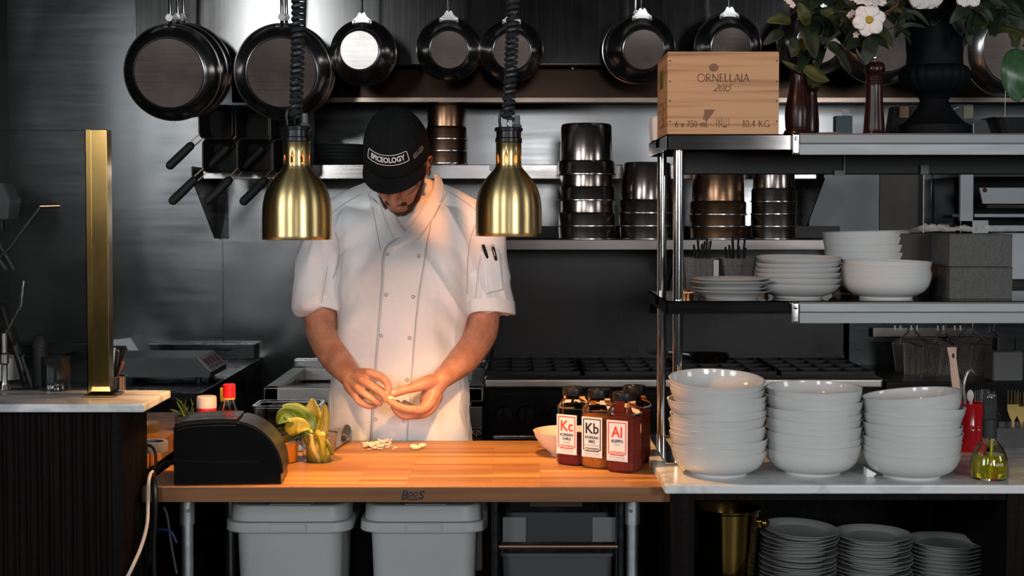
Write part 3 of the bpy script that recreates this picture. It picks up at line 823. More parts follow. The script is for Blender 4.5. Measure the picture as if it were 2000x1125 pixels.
# fryer with hanging baskets
t = thing('deep_fryer', 'dark deep fryer with perforated basket hanger at right', 'fryer', (1.75, 5.4, 0.0))
fx = W(1702, 700, 5.2).x
obj('cabinet', box(BM(), fx, fx+1.2, 5.0, 5.55, 0.1, 0.93, 0.005), RANGEBLK, t, world=True)
obj('splash_back', box(BM(), fx, fx+1.2, 5.55, 5.58, 0.9, 1.30, 0.003), DARKST, t, world=True)
bm = BM(); pxbox(bm, 1705, 640, 1900, 658, 5.50, 5.51, 0.002)
obj('hanger_rail', bm, POTST, t, world=True)
for px in (1748, 1759, 1780, 1791, 1832, 1843, 1865, 1876): obj('hanger_hook', pxbox(BM(), px-1.2, 636, px+1.2, 645, 5.495, 5.502), PAPER, t, world=True, smooth=False)
BWIRE = M('basket_wire', (0.30, 0.28, 0.25), 0.4, 0.9)
def make_fbasket(label):
    t = thing('fry_basket', label, 'basket', group='fry baskets hung over the fryer')
    def wall_(p00, p10, p11, p01, nu, nv):
        bm = BM(); g_ = []
        for j in range(nv+1):
            row = []
            for i in range(nu+1):
                u, v = i/nu, j/nv
                row.append(bm.verts.new(Vector(p00)*(1-u)*(1-v)+Vector(p10)*u*(1-v)+Vector(p11)*u*v+Vector(p01)*(1-u)*v))
            g_.append(row)
        for j in range(nv):
            for i in range(nu): bm.faces.new((g_[j][i], g_[j][i+1], g_[j+1][i+1], g_[j+1][i]))
        return bm
    wt, wb_, d, h = 0.155, 0.125, 0.11, 0.175
    T = [(-wt/2, 0, 0), (wt/2, 0, 0), (wt/2, d, 0), (-wt/2, d, 0)]
    Bt = [(-wb_/2, 0.01, -h), (wb_/2, 0.01, -h), (wb_/2, d-0.01, -h), (-wb_/2, d-0.01, -h)]
    bmA = BM()
    for i in range(4):
        j = (i+1) % 4
        merge(bmA, wall_(T[i], T[j], Bt[j], Bt[i], 18 if i % 2 == 0 else 13, 20))
    merge(bmA, wall_(Bt[0], Bt[1], Bt[2], Bt[3], 14, 10))
    bmesh.ops.remove_doubles(bmA, verts=bmA.verts, dist=0.0003)
    o = obj('wire_mesh', bmA, BWIRE, t, smooth=False)
    md = o.modifiers.new('wire', 'WIREFRAME'); md.thickness = 0.0022; md.use_boundary = True
    bm = BM(); tube(bm, T+T[:1], 0.003, 6, caps=False)
    for i in range(4): tube(bm, [T[i], Bt[i]], 0.0022, 6)
    tube(bm, Bt+Bt[:1], 0.0022, 6, caps=False)
    obj('frame', bm, BWIRE, t)
    bm = BM()
    for s in (-0.012, 0.012): tube(bm, [(s*5, 0, 0), (s, -0.01, 0.05), (s, -0.01, 0.085)], 0.003, 6)
    obj('hook_handle', bm, STEEL, t)
    return t
f0 = make_fbasket('wire fry basket hung over the fryer, left half of the front pair')
f0.location = W(1783, 672, 5.28); f0.rotation_euler = (R(8), 0, R(-32))
dup(f0, W(1836, 676, 5.16), (R(6), 0, R(22)), 'wire fry basket hung over the fryer, just left of the wooden spatula')
dup(f0, W(1893, 668, 5.28), (R(8), 0, R(-20)), 'wire fry basket hung over the fryer, just right of the wooden spatula')
dup(f0, W(1930, 672, 5.18), (R(6), 0, R(26)), 'wire fry basket hung over the fryer, outermost to the right')
t = thing('steel_canister', 'small grey canister on the fryer edge at right', 'canister', (W(1975, 770, 5.0).x, 5.08, 0.931))
bm = BM(); rloft(bm, [(0.11, 0.10, 0.01, 0), (0.11, 0.10, 0.01, 0.10), (0.09, 0.08, 0.01, 0.105)]); obj('canister_body', bm, GREYM, t)
bm = BM(); rloft(bm, [(0.07, 0.05, 0.008, 0.105), (0.07, 0.05, 0.008, 0.15)]); obj('canister_lid', bm, DARKST, t)
# ================================================================ THE PASS: block, counters, rack, lamps
BZ = 0.90
BX0, BX1, BY0, BY1 = -0.847, 0.362, 3.23, 3.89
t = thing('butcher_block_table', 'maple butcher block table with galvanised legs that the chef works on', 'table', ((BX0+BX1)/2, 3.56, 0))
top = obj('tabletop', box(BM(), BX0, BX1, BY0, BY1, BZ-0.036, BZ, 0.003), BLOCK, t, world=True)
def boos():
    bm = BM()
    merge(bm, text_bm('B', 0.0285, shear=0.25, offset=0.0009, xs=0.95), Matrix.Translation((-0.0185, 0.0, 0)))
    merge(bm, text_bm('S', 0.0285, shear=0.25, offset=0.0009, xs=0.95), Matrix.Translation((0.0190, 0.0, 0)))
    merge(bm, text_bm('oo', 0.0235, shear=0.25, offset=0.0004, xs=0.82), Matrix.Translation((0.0015, 0.0048, 0)))
    merge(bm, text_bm('locks', 0.0115, shear=0.3, offset=0.0003, xs=0.95), Matrix.Translation((0.0, -0.0075, 0)))
    return bm
bm = boos()
bmesh.ops.transform(bm, matrix=Matrix.Translation(W(805, 968, BY0-0.0004)) @ UPRIGHT, verts=bm.verts)
part(obj('brand_lettering', bm, BLACKINK, top, world=True, smooth=False), 'black italic stamp on the front edge')
for lx, ly in ((W(364, 1000, 3.3).x, 3.31), (W(1236, 1000, 3.3).x, 3.31), (W(364, 1000, 3.3).x, 3.82), (W(1236, 1000, 3.3).x, 3.82)):
    lg = obj('leg', lathe(BM(), [(0, 0), (0.0135, 0), (0.0135, 0.80), (0.0135, 0.86), (0, 0.86)], (lx, ly, 0), 24), GALV, t, world=True)
    obj('leg_socket', lathe(BM(), [(0.0137, 0.797), (0.0172, 0.797), (0.0172, 0.864), (0.0137, 0.864)], (lx, ly, 0), 24), GALV, lg, world=True)
    bm = BM(); tube(bm, [(lx+0.006*(1 if lx < 0 else -1), ly-0.0155, 0.832), (lx+0.006*(1 if lx < 0 else -1), ly-0.0215, 0.832)], 0.0045, 8)
    obj('set_screw', bm, CHROME, lg, world=True)
    obj('foot', lathe(BM(), [(0, 0), (0.019, 0), (0.016, 0.03), (0.0137, 0.05)], (lx, ly, 0), 16), BLACKPL, lg, world=True)
bm = BM()
box(bm, lx-1.02, lx-0.01, 3.80, 3.83, 0.22, 0.235); box(bm, lx-1.02, lx-0.01, 3.30, 3.81, 0.235, 0.25, 0.003)
obj('undershelf', bm, GALV, t, world=True)

# wooden side worktop left of the block, behind the fluted counter
sy0, sy1 = 3.36, 4.10
t = thing('side_worktop', 'second thicker wooden worktop left of the block behind the fluted counter', 'worktop', (-1.3, 3.7, 0))
obj('worktop_slab', box(BM(), -1.75, -0.887, sy0, sy1, BZ, BZ+0.049, 0.003), BLOCK, t, world=True)
for x, y in ((-1.7, sy0+0.05), (-0.93, sy1-0.05), (-1.7, sy1-0.05), (-0.93, sy0+0.05)):
    obj('leg', box(BM(), x-0.02, x+0.02, y-0.02, y+0.02, 0, BZ, 0.002), DARKWOOD, t, world=True)

# left marble ledge on fluted base
LZ = W(279, 789, 3.08).z
lmx = -0.80
t = thing('fluted_counter', 'dark fluted wood counter with white marble ledge at left', 'counter', (-1.5, 3.2, 0))
part(obj('marble_top', box(BM(), -2.4, lmx, 3.08, 3.325, LZ-0.019, LZ, 0.004, 3), MARBLE, t, world=True), 'white veined marble ledge')
bm = BM(); box(bm, -2.38, -0.862, 3.115, 3.318, 0.0, LZ-0.019)
obj('base', bm, DARKWOOD, t, world=True)
# flutes: rounded reeds across the front and side as the pattern of one panel
bm = BM()
pitch = 0.0255
x = -0.862
pts = []
n = 58
prof = []
for i in range(n):
    for k in range(8):
        a = PI*k/8
        prof.append((x-i*pitch-pitch*(k/8), 3.118-0.011*math.sin(a)))
prof.append((x-n*pitch, 3.118))
ring0 = [Vector((p[0], p[1], 0.0)) for p in prof] + [Vector((x-n*pitch, 3.13, 0.0)), Vector((x, 3.13, 0.0))]
ring1 = [Vector((v.x, v.y, LZ-0.0195)) for v in ring0]
loft(bm, [ring0, ring1])
obj('fluted_front', bm, DARKWOOD, t, world=True, angle=50)
bm = BM()
n = 8
prof = []
for i in range(n):
    for k in range(8):
        a = PI*k/8
        prof.append((-0.862+0.011*math.sin(a), 3.109+i*pitch+pitch*(k/8)))
prof.append((-0.862, 3.109+n*pitch))
ring0 = [Vector((p[0], p[1], 0.0)) for p in prof] + [Vector((-0.87, 3.109+n*pitch, 0)), Vector((-0.87, 3.109, 0))]
loft(bm, [ring0, [Vector((v.x, v.y, LZ-0.0195)) for v in ring0]])
obj('fluted_side', bm, DARKWOOD, t, world=True, angle=50)

# brass post with glass screen
py_ = 3.225
pxl, pxr = W(178.5, 500, py_-0.02).x, W(211, 500, py_-0.02).x
PZ = W(190, 254, py_).z
t = thing('glass_screen', 'clear glass sneeze screen held by a square brass post on the marble ledge', 'screen', ((pxl+pxr)/2, py_, LZ))
bm = BM(); box(bm, pxl, pxr, py_-0.02, py_+0.018, LZ+0.006, PZ, 0.002)
obj('post', bm, BRASSPOL, t, world=True)
bm = BM()
xg = pxl-0.0145
box(bm, xg, pxl, py_-0.012, py_-0.006, LZ+0.006, PZ); box(bm, xg, pxl, py_+0.006, py_+0.012, LZ+0.006, PZ); box(bm, xg, xg+0.002, py_-0.012, py_-0.006, LZ+0.006, PZ)
obj('glass_channel', bm, BRASSPOL, t, world=True, smooth=False)
bm = BM(); box(bm, pxl-0.016, pxr+0.020, py_-0.042, py_+0.036, LZ, LZ+0.0065, 0.003, 2)
loft(bm, [[Vector((x_, y_, z_)) for x_, y_ in ((pxl-d, py_-0.02-d), (pxr+d, py_-0.02-d), (pxr+d, py_+0.018+d), (pxl-d, py_+0.018+d))] for d, z_ in ((0.010, LZ+0.006), (0.003, LZ+0.012), (0.001, LZ+0.022))])
obj('foot_plate', bm, BRASSPOL, t, world=True)
obj('glass_pane', box(BM(), -2.3, pxl-0.002, py_-0.005, py_+0.005, LZ+0.003, PZ, 0.001), GLASS, t, world=True, smooth=False)

# right marble counter on dark cabinet
RZ = W(1299.5, 947, 3.16).z
t = thing('marble_counter', 'white marble counter on dark open cabinet at right, carrying the bowls', 'counter', (1.1, 3.5, 0))
part(obj('marble_top', box(BM(), 0.342, 2.4, 3.16, 3.87, RZ-0.021, RZ, 0.004, 3), MARBLE, t, world=True), 'white veined marble top')
CZ = RZ-0.021
X13, X15 = W(1313, 1000, 3.18).x, W(1357, 1000, 3.18).x
xr_ = W(1968, 1000, 3.18).x
bm = BM(); box(bm, X13, X15, 3.185, 3.24, 0, CZ, 0.001)
obj('stile', bm, DARKWOOD, t, world=True)
obj('stile', box(BM(), xr_, xr_+0.06, 3.185, 3.24, 0, CZ, 0.001), DARKWOOD, t, world=True)
obj('top_rail', box(BM(), X15, xr_, 3.187, 3.21, W(0, 976, 3.19).z, CZ), DARKWOOD, t, world=True)
obj('side_panel', box(BM(), X13, X13+0.02, 3.24, 3.86, 0, CZ), DARKWOOD, t, world=True)
obj('side_panel', box(BM(), xr_+0.03, xr_+0.05, 3.24, 3.86, 0, CZ), DARKWOOD, t, world=True)
obj('back_panel', box(BM(), X13+0.02, xr_+0.03, 3.84, 3.86, 0, CZ), DARKWOOD, t, world=True)
SHZ = 0.60
obj('inner_shelf', box(BM(), X13+0.02, xr_+0.03, 3.25, 3.84, SHZ-0.025, SHZ), DARKWOOD, t, world=True)
obj('plinth', box(BM(), X13+0.02, xr_+0.03, 3.26, 3.30, 0, 0.10), DARKWOOD, t, world=True)

# stainless over-shelf rack
t = thing('overshelf_rack', 'two tier stainless over-shelf rack on round posts standing on the marble', 'rack', (1.2, 3.63, RZ))
ux0, ux1 = 0.370, 2.35
uy0, uy1 = 3.40, 3.85
Z1 = W(1302, 588, uy0).z; Z1b = W(1302, 613, uy0).z
Z2 = W(1303, 262, uy0).z; Z2b = W(1303, 292, uy0).z
RACKST = brushed('rack_stainless', (0.13, 0.12, 0.115), 0.10, True, 0.03)
for nm, za, zb_ in (('lower_shelf', Z1b, Z1), ('upper_shelf', Z2b, Z2)):
    bm = BM()
    box(bm, ux0, ux1, uy0, uy1, zb_-0.003, zb_)
    box(bm, ux0, ux1, uy0, uy0+0.003, za, zb_); box(bm, ux0, ux0+0.003, uy0, uy1, za, zb_); box(bm, ux0, ux1, uy1-0.003, uy1, za, zb_)
    box(bm, ux0, ux1, uy0+0.18, uy0+0.26, zb_-0.022, zb_-0.003)
    sh = obj(nm, bm, RACKST, t, world=True, smooth=False)
    # price rail clipped on the front edge
    yb0, yt0 = (631, 590) if nm == 'lower_shelf' else (302, 260)
    a_ = W(1562, yb0, uy0-0.012); b_ = W(1562, yt0, uy0-0.012)
    zm = W(0, (yb0+yt0)/2+1, uy0-0.012).z
    bm = BM()
    prism(bm, [(uy0-0.006, b_.z), (uy0-0.013, b_.z-0.004), (uy0-0.016, zm+0.004), (uy0-0.012, zm), (uy0-0.012, a_.z), (uy0-0.001, a_.z), (uy0-0.001, b_.z)], a_.x, ux1, 'X')
    rl = obj('price_rail', bm, ALU, sh, world=True, angle=25)
    xe = W(1545, 600, uy0-0.012).x
    bm = BM(); box(bm, xe, a_.x, uy0-0.015, uy0-0.001, a_.z, b_.z, 0.005, 3)
    obj('rail_end_cap', bm, STEEL, sh, world=True)
    obj('rail_screw', lathe(BM(), [(0, -0.003), (0.004, -0.0025), (0.005, 0)], ((xe+a_.x)/2, uy0-0.015, b_.z-0.013), 12, 'Y'), CHROME, sh, world=True)
for px, Yp in ((1324, 3.435), (1292, 3.82)):
    x = W(px, 600, Yp).x
    obj('post', lathe(BM(), [(0.0127, RZ+0.006), (0.0127, Z2-0.004)], (x, Yp, 0), 28, cap0=True, cap1=True), CHROME, t, world=True)
for Yp in (3.435, 3.82): obj('post', lathe(BM(), [(0.0127, RZ+0.006), (0.0127, Z2-0.004)], (2.28, Yp, 0), 24, cap0=True, cap1=True), CHROME, t, world=True)
xf = W(1324, 600, 3.435).x
for x in (xf-0.012, 2.28):
    bm = BM(); box(bm, x-0.02, x+0.02, 3.41, 3.86, RZ, RZ+0.006, 0.002)
    obj('foot_bar', bm, CHROME, t, world=True)
    bm = BM(); box(bm, x-0.006, x+0.006, 3.45, 3.81, RZ+0.006, RZ+0.02)
# small bracket strip under the lower shelf
bm = BM(); box(bm, ux0+0.002, ux0+0.03, uy1-0.012, uy1, Z1b-0.03, Z1b)
obj('corner_tab', bm, RACKST, t, world=True, smooth=False)
# heat strip under the top shelf
hz0 = W(0, 340, 3.74).z
t = thing('strip_food_warmer', 'long black strip food warmer fixed beneath the top rack shelf', 'food warmer', (1.3, 3.77, Z2b))
xs_ = W(1338, 320, 3.74).x
sm = W(1650, 320, 3.73).x
for a_, b_ in ((xs_, sm-0.002), (sm+0.003, 2.3)):
    obj('warmer_housing', box(BM(), a_, b_, 3.74, 3.80, hz0, Z2-0.026, 0.004), BLACKMAT, t, world=True)
obj('joint_strip', box(BM(), sm-0.002, sm+0.003, 3.735, 3.80, hz0, Z2-0.026), GREYM, t, world=True, smooth=False)
bm = BM(); pxbox(bm, 1630, 333, 1648, 343, 3.725, 3.739)
obj('clip', bm, GREYM, t, world=True)
bm = BM(); pxbox(bm, 1798, 322, 1815, 341, 3.725, 3.739, 0.002)
obj('knob', bm, GREYM, t, world=True)

# ---------------- heat lamps
def make_lamp(label, px, rim_y, Y, top_px, nm):
    s = S(Y)
    rim = W(px, rim_y, Y)
    t = thing('heat_lamp', label, 'lamp', (rim.x, Y, rim.z), group='brass heat lamps over the block')
    k = 0.160/135.0
    pr = [(67.5, 0), (67.5, 30), (67.3, 50), (66.5, 66), (64, 82), (59.5, 96), (53, 108), (45, 119), (36.5, 129), (29.5, 137), (26, 144)]
    pr2 = [(26, 144), (26, 166), (26, 190)]
    bm = BM()
    lathe(bm, [(r*k, h*k) for r, h in spline(pr, 3)], (0, 0, 0), 96)
    vr = []
    seg = 96
    hs = [144, 147, 150, 162, 165, 190]
    rings = [[bm.verts.new((26*k*math.cos(2*PI*i/seg), 26*k*math.sin(2*PI*i/seg), h*k)) for i in range(seg)] for h in hs]
    for q in range(len(hs)-1):
        for i in range(seg):
            m = (i+5) % 12
            if q == 2 and m in (0, 1, 2, 3): continue
            if q in (1, 3) and m in (1, 2): continue
            j = (i+1) % seg
            bm.faces.new((rings[q][i], rings[q][j], rings[q+1][j], rings[q+1][i]))
    bmesh.ops.remove_doubles(bm, verts=bm.verts, dist=0.00005)
    sh = obj('lamp_shade', bm, BRASS, t)
    md = sh.modifiers.new('thickness', 'SOLIDIFY'); md.thickness = 0.0016; md.offset = -1
    bm = BM(); lathe(bm, [(0, 188*k), (25*k, 188*k), (27.5*k, 191*k), (27.5*k, 198*k), (25.5*k, 200*k), (25.5*k, 212*k), (28.5*k, 213*k), (29*k, 219*k), (26*k, 221*k), (0, 222*k)], (0, 0, 0), 48)
    part(obj('lamp_cap', bm, BLACKPL, t), 'black cap')
    # hanger fittings
    zc = 220*k
    obj('cord_grip', lathe(BM(), [(0.010, zc), (0.012, zc+0.004), (0.008, zc+0.008), (0.0065, zc+0.03), (0, zc+0.03)], (0.020, -0.006, 0), 16), GREYM, t)
    bm = BM(); tube(bm, [(0.004+0.007*math.cos(a), -0.012, zc+0.010+0.014*math.sin(a)) for a in [2*PI*i/16 for i in range(17)]], 0.0022, 6, caps=False)
    obj('hook_ring', bm, CHROME, t)
    obj('strain_cable', tube(BM(), spline([(-0.020, -0.004, zc-0.001), (-0.022, -0.006, zc+0.022), (-0.017, -0.006, zc+0.042), (-0.004, -0.004, zc+0.047)], 5), 0.0033, 8), BLACKPL, t)
    # coiled cord up to the ceiling
    topx = (W(top_px, 0, Y).x - rim.x)
    z0 = zc+0.022; z1 = 3.05-rim.z
    turns = 96
    per = 16
    pts = []
    for i in range(turns*per+1):
        f = i/(turns*per)
        h = z0+(z1-z0)*f
        zt_ = (W(0, 0, Y).z-rim.z)
        cx = topx*min(1.6, max(0, (h-z0)/(zt_-z0)))*1.0 + (0.004*math.sin(f*9))
        a = 2*PI*turns*f
        pts.append((cx-0.002+0.0118*math.cos(a), 0.0118*math.sin(a), h))
    obj('coiled_cord', tube(BM(), pts, 0.0054, 6), RUBBER, t)
    # bulb
    bm = BM(); lathe(bm, [(0, 88*k), (16*k, 90*k), (22*k, 96*k), (24*k, 106*k), (20*k, 118*k), (15*k, 128*k), (14*k, 150*k), (0, 150*k)], (0, 0, 0), 32)
    obj('bulb', bm, M('glowing_amber_bulb', (1.0, 0.55, 0.2), 0.3, emit=(1.0, 0.30, 0.06), estr=2.5), t)
    l = bpy.data.lights.new('bulb_light', 'POINT'); l.energy = LAMPW; l.color = (1.0, 0.53, 0.19); l.shadow_soft_size = 0.022
    lo = bpy.data.objects.new('bulb_light', l); COL.objects.link(lo); lo.parent = t; lo.location = (0, 0, 62*k)
    return t
LAMPW = 30
make_lamp('left brass heat lamp on black coiled cord, hung lower and nearer', 580.5, 468, 3.29, 581, 0)
make_lamp('right brass heat lamp on black coiled cord, hung beside the chef\'s sleeve', 993.5, 461, 3.44, 1001, 1)

# ---------------- bins and rack under the block
def make_bin(label, px, Yc):
    c = W(px, 1050, Yc-0.14)
    t = thing('storage_bin', label, 'bin', (c.x, Yc, 0.26), group='white ingredient bins under the block')
    zl = lambda y: W(px, y, Yc-0.15).z - 0.26
    bm = BM()
    zr1 = zl(1041)
    rloft(bm, [(0.215, 0.22, 0.03, 0.0), (0.252, 0.27, 0.035, zr1), (0.300, 0.30, 0.05, zr1), (0.304, 0.304, 0.05, zr1+0.003), (0.302, 0.302, 0.05, zl(1022)), (0.27, 0.27, 0.045, zl(1020))], n=6)
    b = obj('bin_body', bm, WHITEPL, t)
    bm = BM()
    box(bm, -0.04, 0.045, -0.1545, -0.150, zr1+0.004, zl(1024), 0.001)
    obj('grip_tab', bm, WHITEPL, b)
    bm = BM()
    ztop = 0.836-0.26
    rloft(bm, [(0.266, 0.266, 0.045, zl(1021)), (0.284, 0.284, 0.05, zl(1020)), (0.282, 0.282, 0.05, zl(995)), (0.276, 0.276, 0.05, zl(990)), (0.262, 0.262, 0.045, zl(988.5)), (0.258, 0.258, 0.045, zl(992))], n=6)
    box(bm, -0.045, 0.055, -0.133, -0.05, zl(994), zl(987.5), 0.002)
    obj('lid', bm, WHITEPL, t)
    return t
make_bin('white lidded bin under the block, left one beside the galvanised leg', 562, 3.50)
make_bin('white lidded bin under the block, right one beside the dark tray rack', 826, 3.50)
# tray rack
rxa, rxb = W(968, 1000, 3.32).x, W(1213, 1000, 3.32).x
t = thing('tray_rack', 'black tray rack with dark drawer pans under the right of the block', 'rack', ((rxa+rxb)/2, 3.5, 0.262))
DGREY = M('charcoal_plastic_pan', (0.045, 0.047, 0.048), 0.4)
for x in (rxa, rxb):
    for y in (3.32, 3.68): obj('upright', lathe(BM(), [(0.009, 0.262), (0.009, 0.85)], (x, y, 0), 14, cap0=True, cap1=True), DARKST, t, world=True)
cx = (rxa+rxb)/2
zt1 = W(1090, 1068, 3.32).z
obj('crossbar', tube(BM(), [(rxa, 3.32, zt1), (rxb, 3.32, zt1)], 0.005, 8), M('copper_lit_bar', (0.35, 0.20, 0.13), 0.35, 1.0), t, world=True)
rw = rxb-rxa-0.022
t2 = thing('drawer_pan', 'charcoal plastic pan in the lower slot of the tray rack', 'pan', (cx, 3.5, 0.262))
bm = BM(); rloft(bm, [(rw-0.05, 0.28, 0.02, 0), (rw-0.01, 0.32, 0.02, zt1-0.262-0.03), (rw, 0.33, 0.02, zt1-0.262-0.028), (rw, 0.33, 0.02, zt1-0.262-0.020), (rw-0.012, 0.31, 0.02, zt1-0.262-0.020), (rw-0.05, 0.28, 0.02, 0.03)], cap1=True)
obj('pan_body', bm, DGREY, t2)
t3 = thing('tall_drawer_pan', 'black plastic tub in the upper slot of the tray rack', 'tub', (cx, 3.5, zt1+0.005))
zt2 = W(1090, 1003, 3.34).z-zt1-0.005
bm = BM(); rloft(bm, [(rw-0.01, 0.30, 0.015, 0), (rw-0.03, 0.30, 0.015, zt2), (rw-0.045, 0.285, 0.012, zt2), (rw-0.03, 0.285, 0.012, 0.01)], cap1=True)
obj('tub_body', bm, BLACKMAT, t3)
for px, L in ((1005, 'grey paper label on the left'), (1180, 'grey paper label on the right')):
    a_ = W(px-23, 1058, 3.349); b_ = W(px+22, 1010, 3.349)
    part(obj('tub_label', box(BM(), a_.x, b_.x, 3.3465, 3.3495, a_.z, b_.z), M('dim_grey_card', (0.10, 0.10, 0.10), 0.7), t3, world=True, smooth=False), L)
one('brown_carton', rloft(BM(), [(0.13, 0.1, 0.006, 0), (0.13, 0.1, 0.006, 0.05)], (W(1085, 1000, 3.45).x, 3.47, zt1+0.005+zt2), cap0=True), M('dark_olive_card', (0.05, 0.04, 0.02), 0.7), 'dark brown carton set on the black tub under the block', 'carton', world_loc=(W(1085, 1000, 3.45).x, 3.47, zt1+0.005+zt2))
# ================================================================ CROCKERY
def jit(a): return rnd.uniform(-a, a)
BOWLPROF = [(0, 0.0045), (0.058, 0.0045), (0.060, 0.0), (0.065, 0.0), (0.0665, 0.005), (0.082, 0.0105), (0.0955, 0.0195), (0.1045, 0.032), (0.1092, 0.046), (0.1112, 0.0575), (0.1118, 0.0588), (0.1108, 0.0592), (0.1085, 0.0575),
            (0.1062, 0.046), (0.101, 0.033), (0.0925, 0.0225), (0.079, 0.0145), (0.060, 0.0105), (0, 0.0095)]
bowl0 = None
def bowl(loc, rot, label, group, sc=1.0):
    global bowl0
    if bowl0 is None:
        bowl0 = one('white_bowl', lathe(BM(), spline(BOWLPROF[:1], 1)+BOWLPROF, (0, 0, 0), 72) if False else lathe(BM(), BOWLPROF, (0, 0, 0), 72), PORC, label, 'bowl', group)
        o = bowl0
    else:
        o = bowl0.copy(); COL.objects.link(o); o['label'] = label; o['group'] = group
    o.location = loc; o.rotation_euler = rot; o.scale = (sc, sc, sc)
    return o
def bowl_stack(px, base_y, n, top_y, tilt, where, group, Yc=None, z0=RZ, sc=1.0, lean=0.0, tbase=0.0, seed=1):
    r_ = random.Random(seed)
    Yc = Yc or WZ(px, base_y, z0).y+0.052*sc
    x = W(px, base_y, Yc).x
    ztop = W(px, top_y, Yc).z - 0.058*sc
    for i in range(n):
        f = i/(n-1)
        z = z0 + (ztop-z0)*f
        tl = tbase + (tilt-tbase)*f**1.5 + (r_.uniform(-1.1, 1.1) if 0 < i < n-1 else 0)
        L = nth(n-1-i, n, 'white bowl', where)
        bowl((x+lean*f+r_.uniform(-.0022, .0022)*(i > 0), Yc+r_.uniform(-.002, .002)*(i > 0), z+abs(math.sin(R(tl)))*0.05*0), (R(1.0*f+r_.uniform(-.6, .6)*(i > 0)), R(tl), r_.uniform(0, 6)), L, group, sc)
bg_ = 'white bowls stacked on the marble counter'
bowl_stack(1404, 932, 13, 739, 5.6, 'left stack on the marble counter', bg_, lean=-0.008, seed=3)
bowl_stack(1586, 930, 11, 756, 1.2, 'middle stack on the marble counter', bg_, lean=0.002, seed=5)
bowl_stack(1779, 937, 12, 768, 5.4, 'right stack on the marble counter', bg_, lean=0.006, seed=8)
# folded card tucked under the third stack
c = WZ(1702, 932, RZ)
one('folded_card', prism(BM(), [(c.x-0.011, RZ+0.0005), (c.x-0.011, RZ+0.020), (c.x+0.012, RZ+0.008), (c.x+0.004, RZ+0.0005)], c.y, c.y+0.03, 'Y'), PAPER, 'small folded white card tucked under the right bowl stack', 'card', world_loc=(c.x, c.y, RZ), smooth=False)
bs = 'white bowls on the middle rack shelf'
bowl_stack(1730, 583, 6, 509, -1.6, 'front stack on the middle shelf', bs, Yc=3.52, z0=Z1, sc=0.985, seed=11)
# deeper second stack behind
for i in range(7):
    z = Z1+0.0172*i
    bowl((W(1693, 560, 3.735).x+jit(.0015), 3.735, z), (0, R(-1.6), i), nth(6-i, 7, 'white bowl', 'rear stack on the middle shelf'), bs, 1.01)
# shallow plates on the middle shelf
DISHPROF = [(0, 0.004), (0.052, 0.004), (0.054, 0.0), (0.058, 0.0), (0.060, 0.005), (0.078, 0.011), (0.093, 0.022), (0.1012, 0.034), (0.1015, 0.0355), (0.1003, 0.0358), (0.0985, 0.034), (0.09, 0.0245), (0.074, 0.0155), (0.055, 0.010), (0, 0.009)]
dish0 = None
r_ = random.Random(21)
cx = W(1559, 580, 3.54).x
for i in range(6):
    L = nth(5-i, 6, 'shallow white dish', 'the stack on the middle rack shelf')
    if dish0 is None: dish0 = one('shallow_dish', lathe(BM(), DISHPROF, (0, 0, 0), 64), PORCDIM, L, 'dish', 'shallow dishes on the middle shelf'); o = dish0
    else: o = dish0.copy(); COL.objects.link(o); o['label'] = L
    o.location = (cx+r_.uniform(-.002, .002), 3.54, Z1+0.0133*i); o.rotation_euler = (0, R(0.8+0.15*i), i)
    o.scale = (1.03, 1.03, 1.0)
PLATEPROF = [(0, 0.003), (0.058, 0.003), (0.060, 0.0), (0.063, 0.0), (0.066, 0.004), (0.080, 0.0135), (0.0985, 0.0185), (0.0995, 0.0195), (0.0985, 0.0202), (0.079, 0.0165), (0.062, 0.0075), (0, 0.0065)]
plate0 = None
cx = W(1428, 580, 3.50).x
for i, (dz, sc, dx) in enumerate(((0, 1.02, 0.0), (0.0075, 0.95, -0.003), (0.0225, 1.05, 0.002), (0.030, 0.97, -0.002))):
    L = nth(3-i, 4, 'small white plate', 'the low stack beside the rack posts')
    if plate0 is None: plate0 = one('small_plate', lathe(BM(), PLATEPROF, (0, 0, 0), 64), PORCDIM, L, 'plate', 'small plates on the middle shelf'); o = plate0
    else: o = plate0.copy(); COL.objects.link(o); o['label'] = L
    o.location = (cx+dx, 3.51, Z1+dz); o.scale = (sc, sc, 1.05); o.rotation_euler = (0, R(0.5), i)
# big plates in the cabinet
BIGPROF = [(0, 0.003), (0.058, 0.003), (0.060, 0.0), (0.064, 0.0), (0.068, 0.004), (0.072, 0.009), (0.094, 0.0155), (0.0955, 0.0165), (0.0945, 0.0172), (0.072, 0.0125), (0.066, 0.0085), (0.058, 0.0068), (0, 0.0062)]
big0 = None
gp = 'plates stacked in the open cabinet'
for px, n, topy, Yc, where, tl, sd in ((1558, 13, 1030, 3.47, 'left stack inside the cabinet', 2.8, 31), (1704, 12, 1041, 3.49, 'middle stack inside the cabinet', 1.5, 32), (1846, 11, 1054, 3.51, 'right stack inside the cabinet', -0.5, 33)):
    r_ = random.Random(sd)
    x = W(px, 1080, Yc).x
    zt_ = W(px, topy, Yc).z-0.017
    for i in range(n):
        L = nth(n-1-i, n, 'pale dinner plate', where)
        if big0 is None: big0 = one('dinner_plate', lathe(BM(), BIGPROF, (0, 0, 0), 64), M('shaded_dinner_plate', (0.30, 0.30, 0.29), 0.18), L, 'plate', gp); o = big0  # plate colour darkened to hold the shade inside the cabinet
        else: o = big0.copy(); COL.objects.link(o); o['label'] = L
        f = i/(n-1)
        o.location = (x+r_.uniform(-.003, .003), Yc+r_.uniform(-.003, .003), SHZ+(zt_-SHZ)*f)
        o.rotation_euler = (R(r_.uniform(-.5, .5)), R(tl*f+r_.uniform(-.6, .6)), i)
        if px == 1558 and i > 9: o.location.x += 0.004
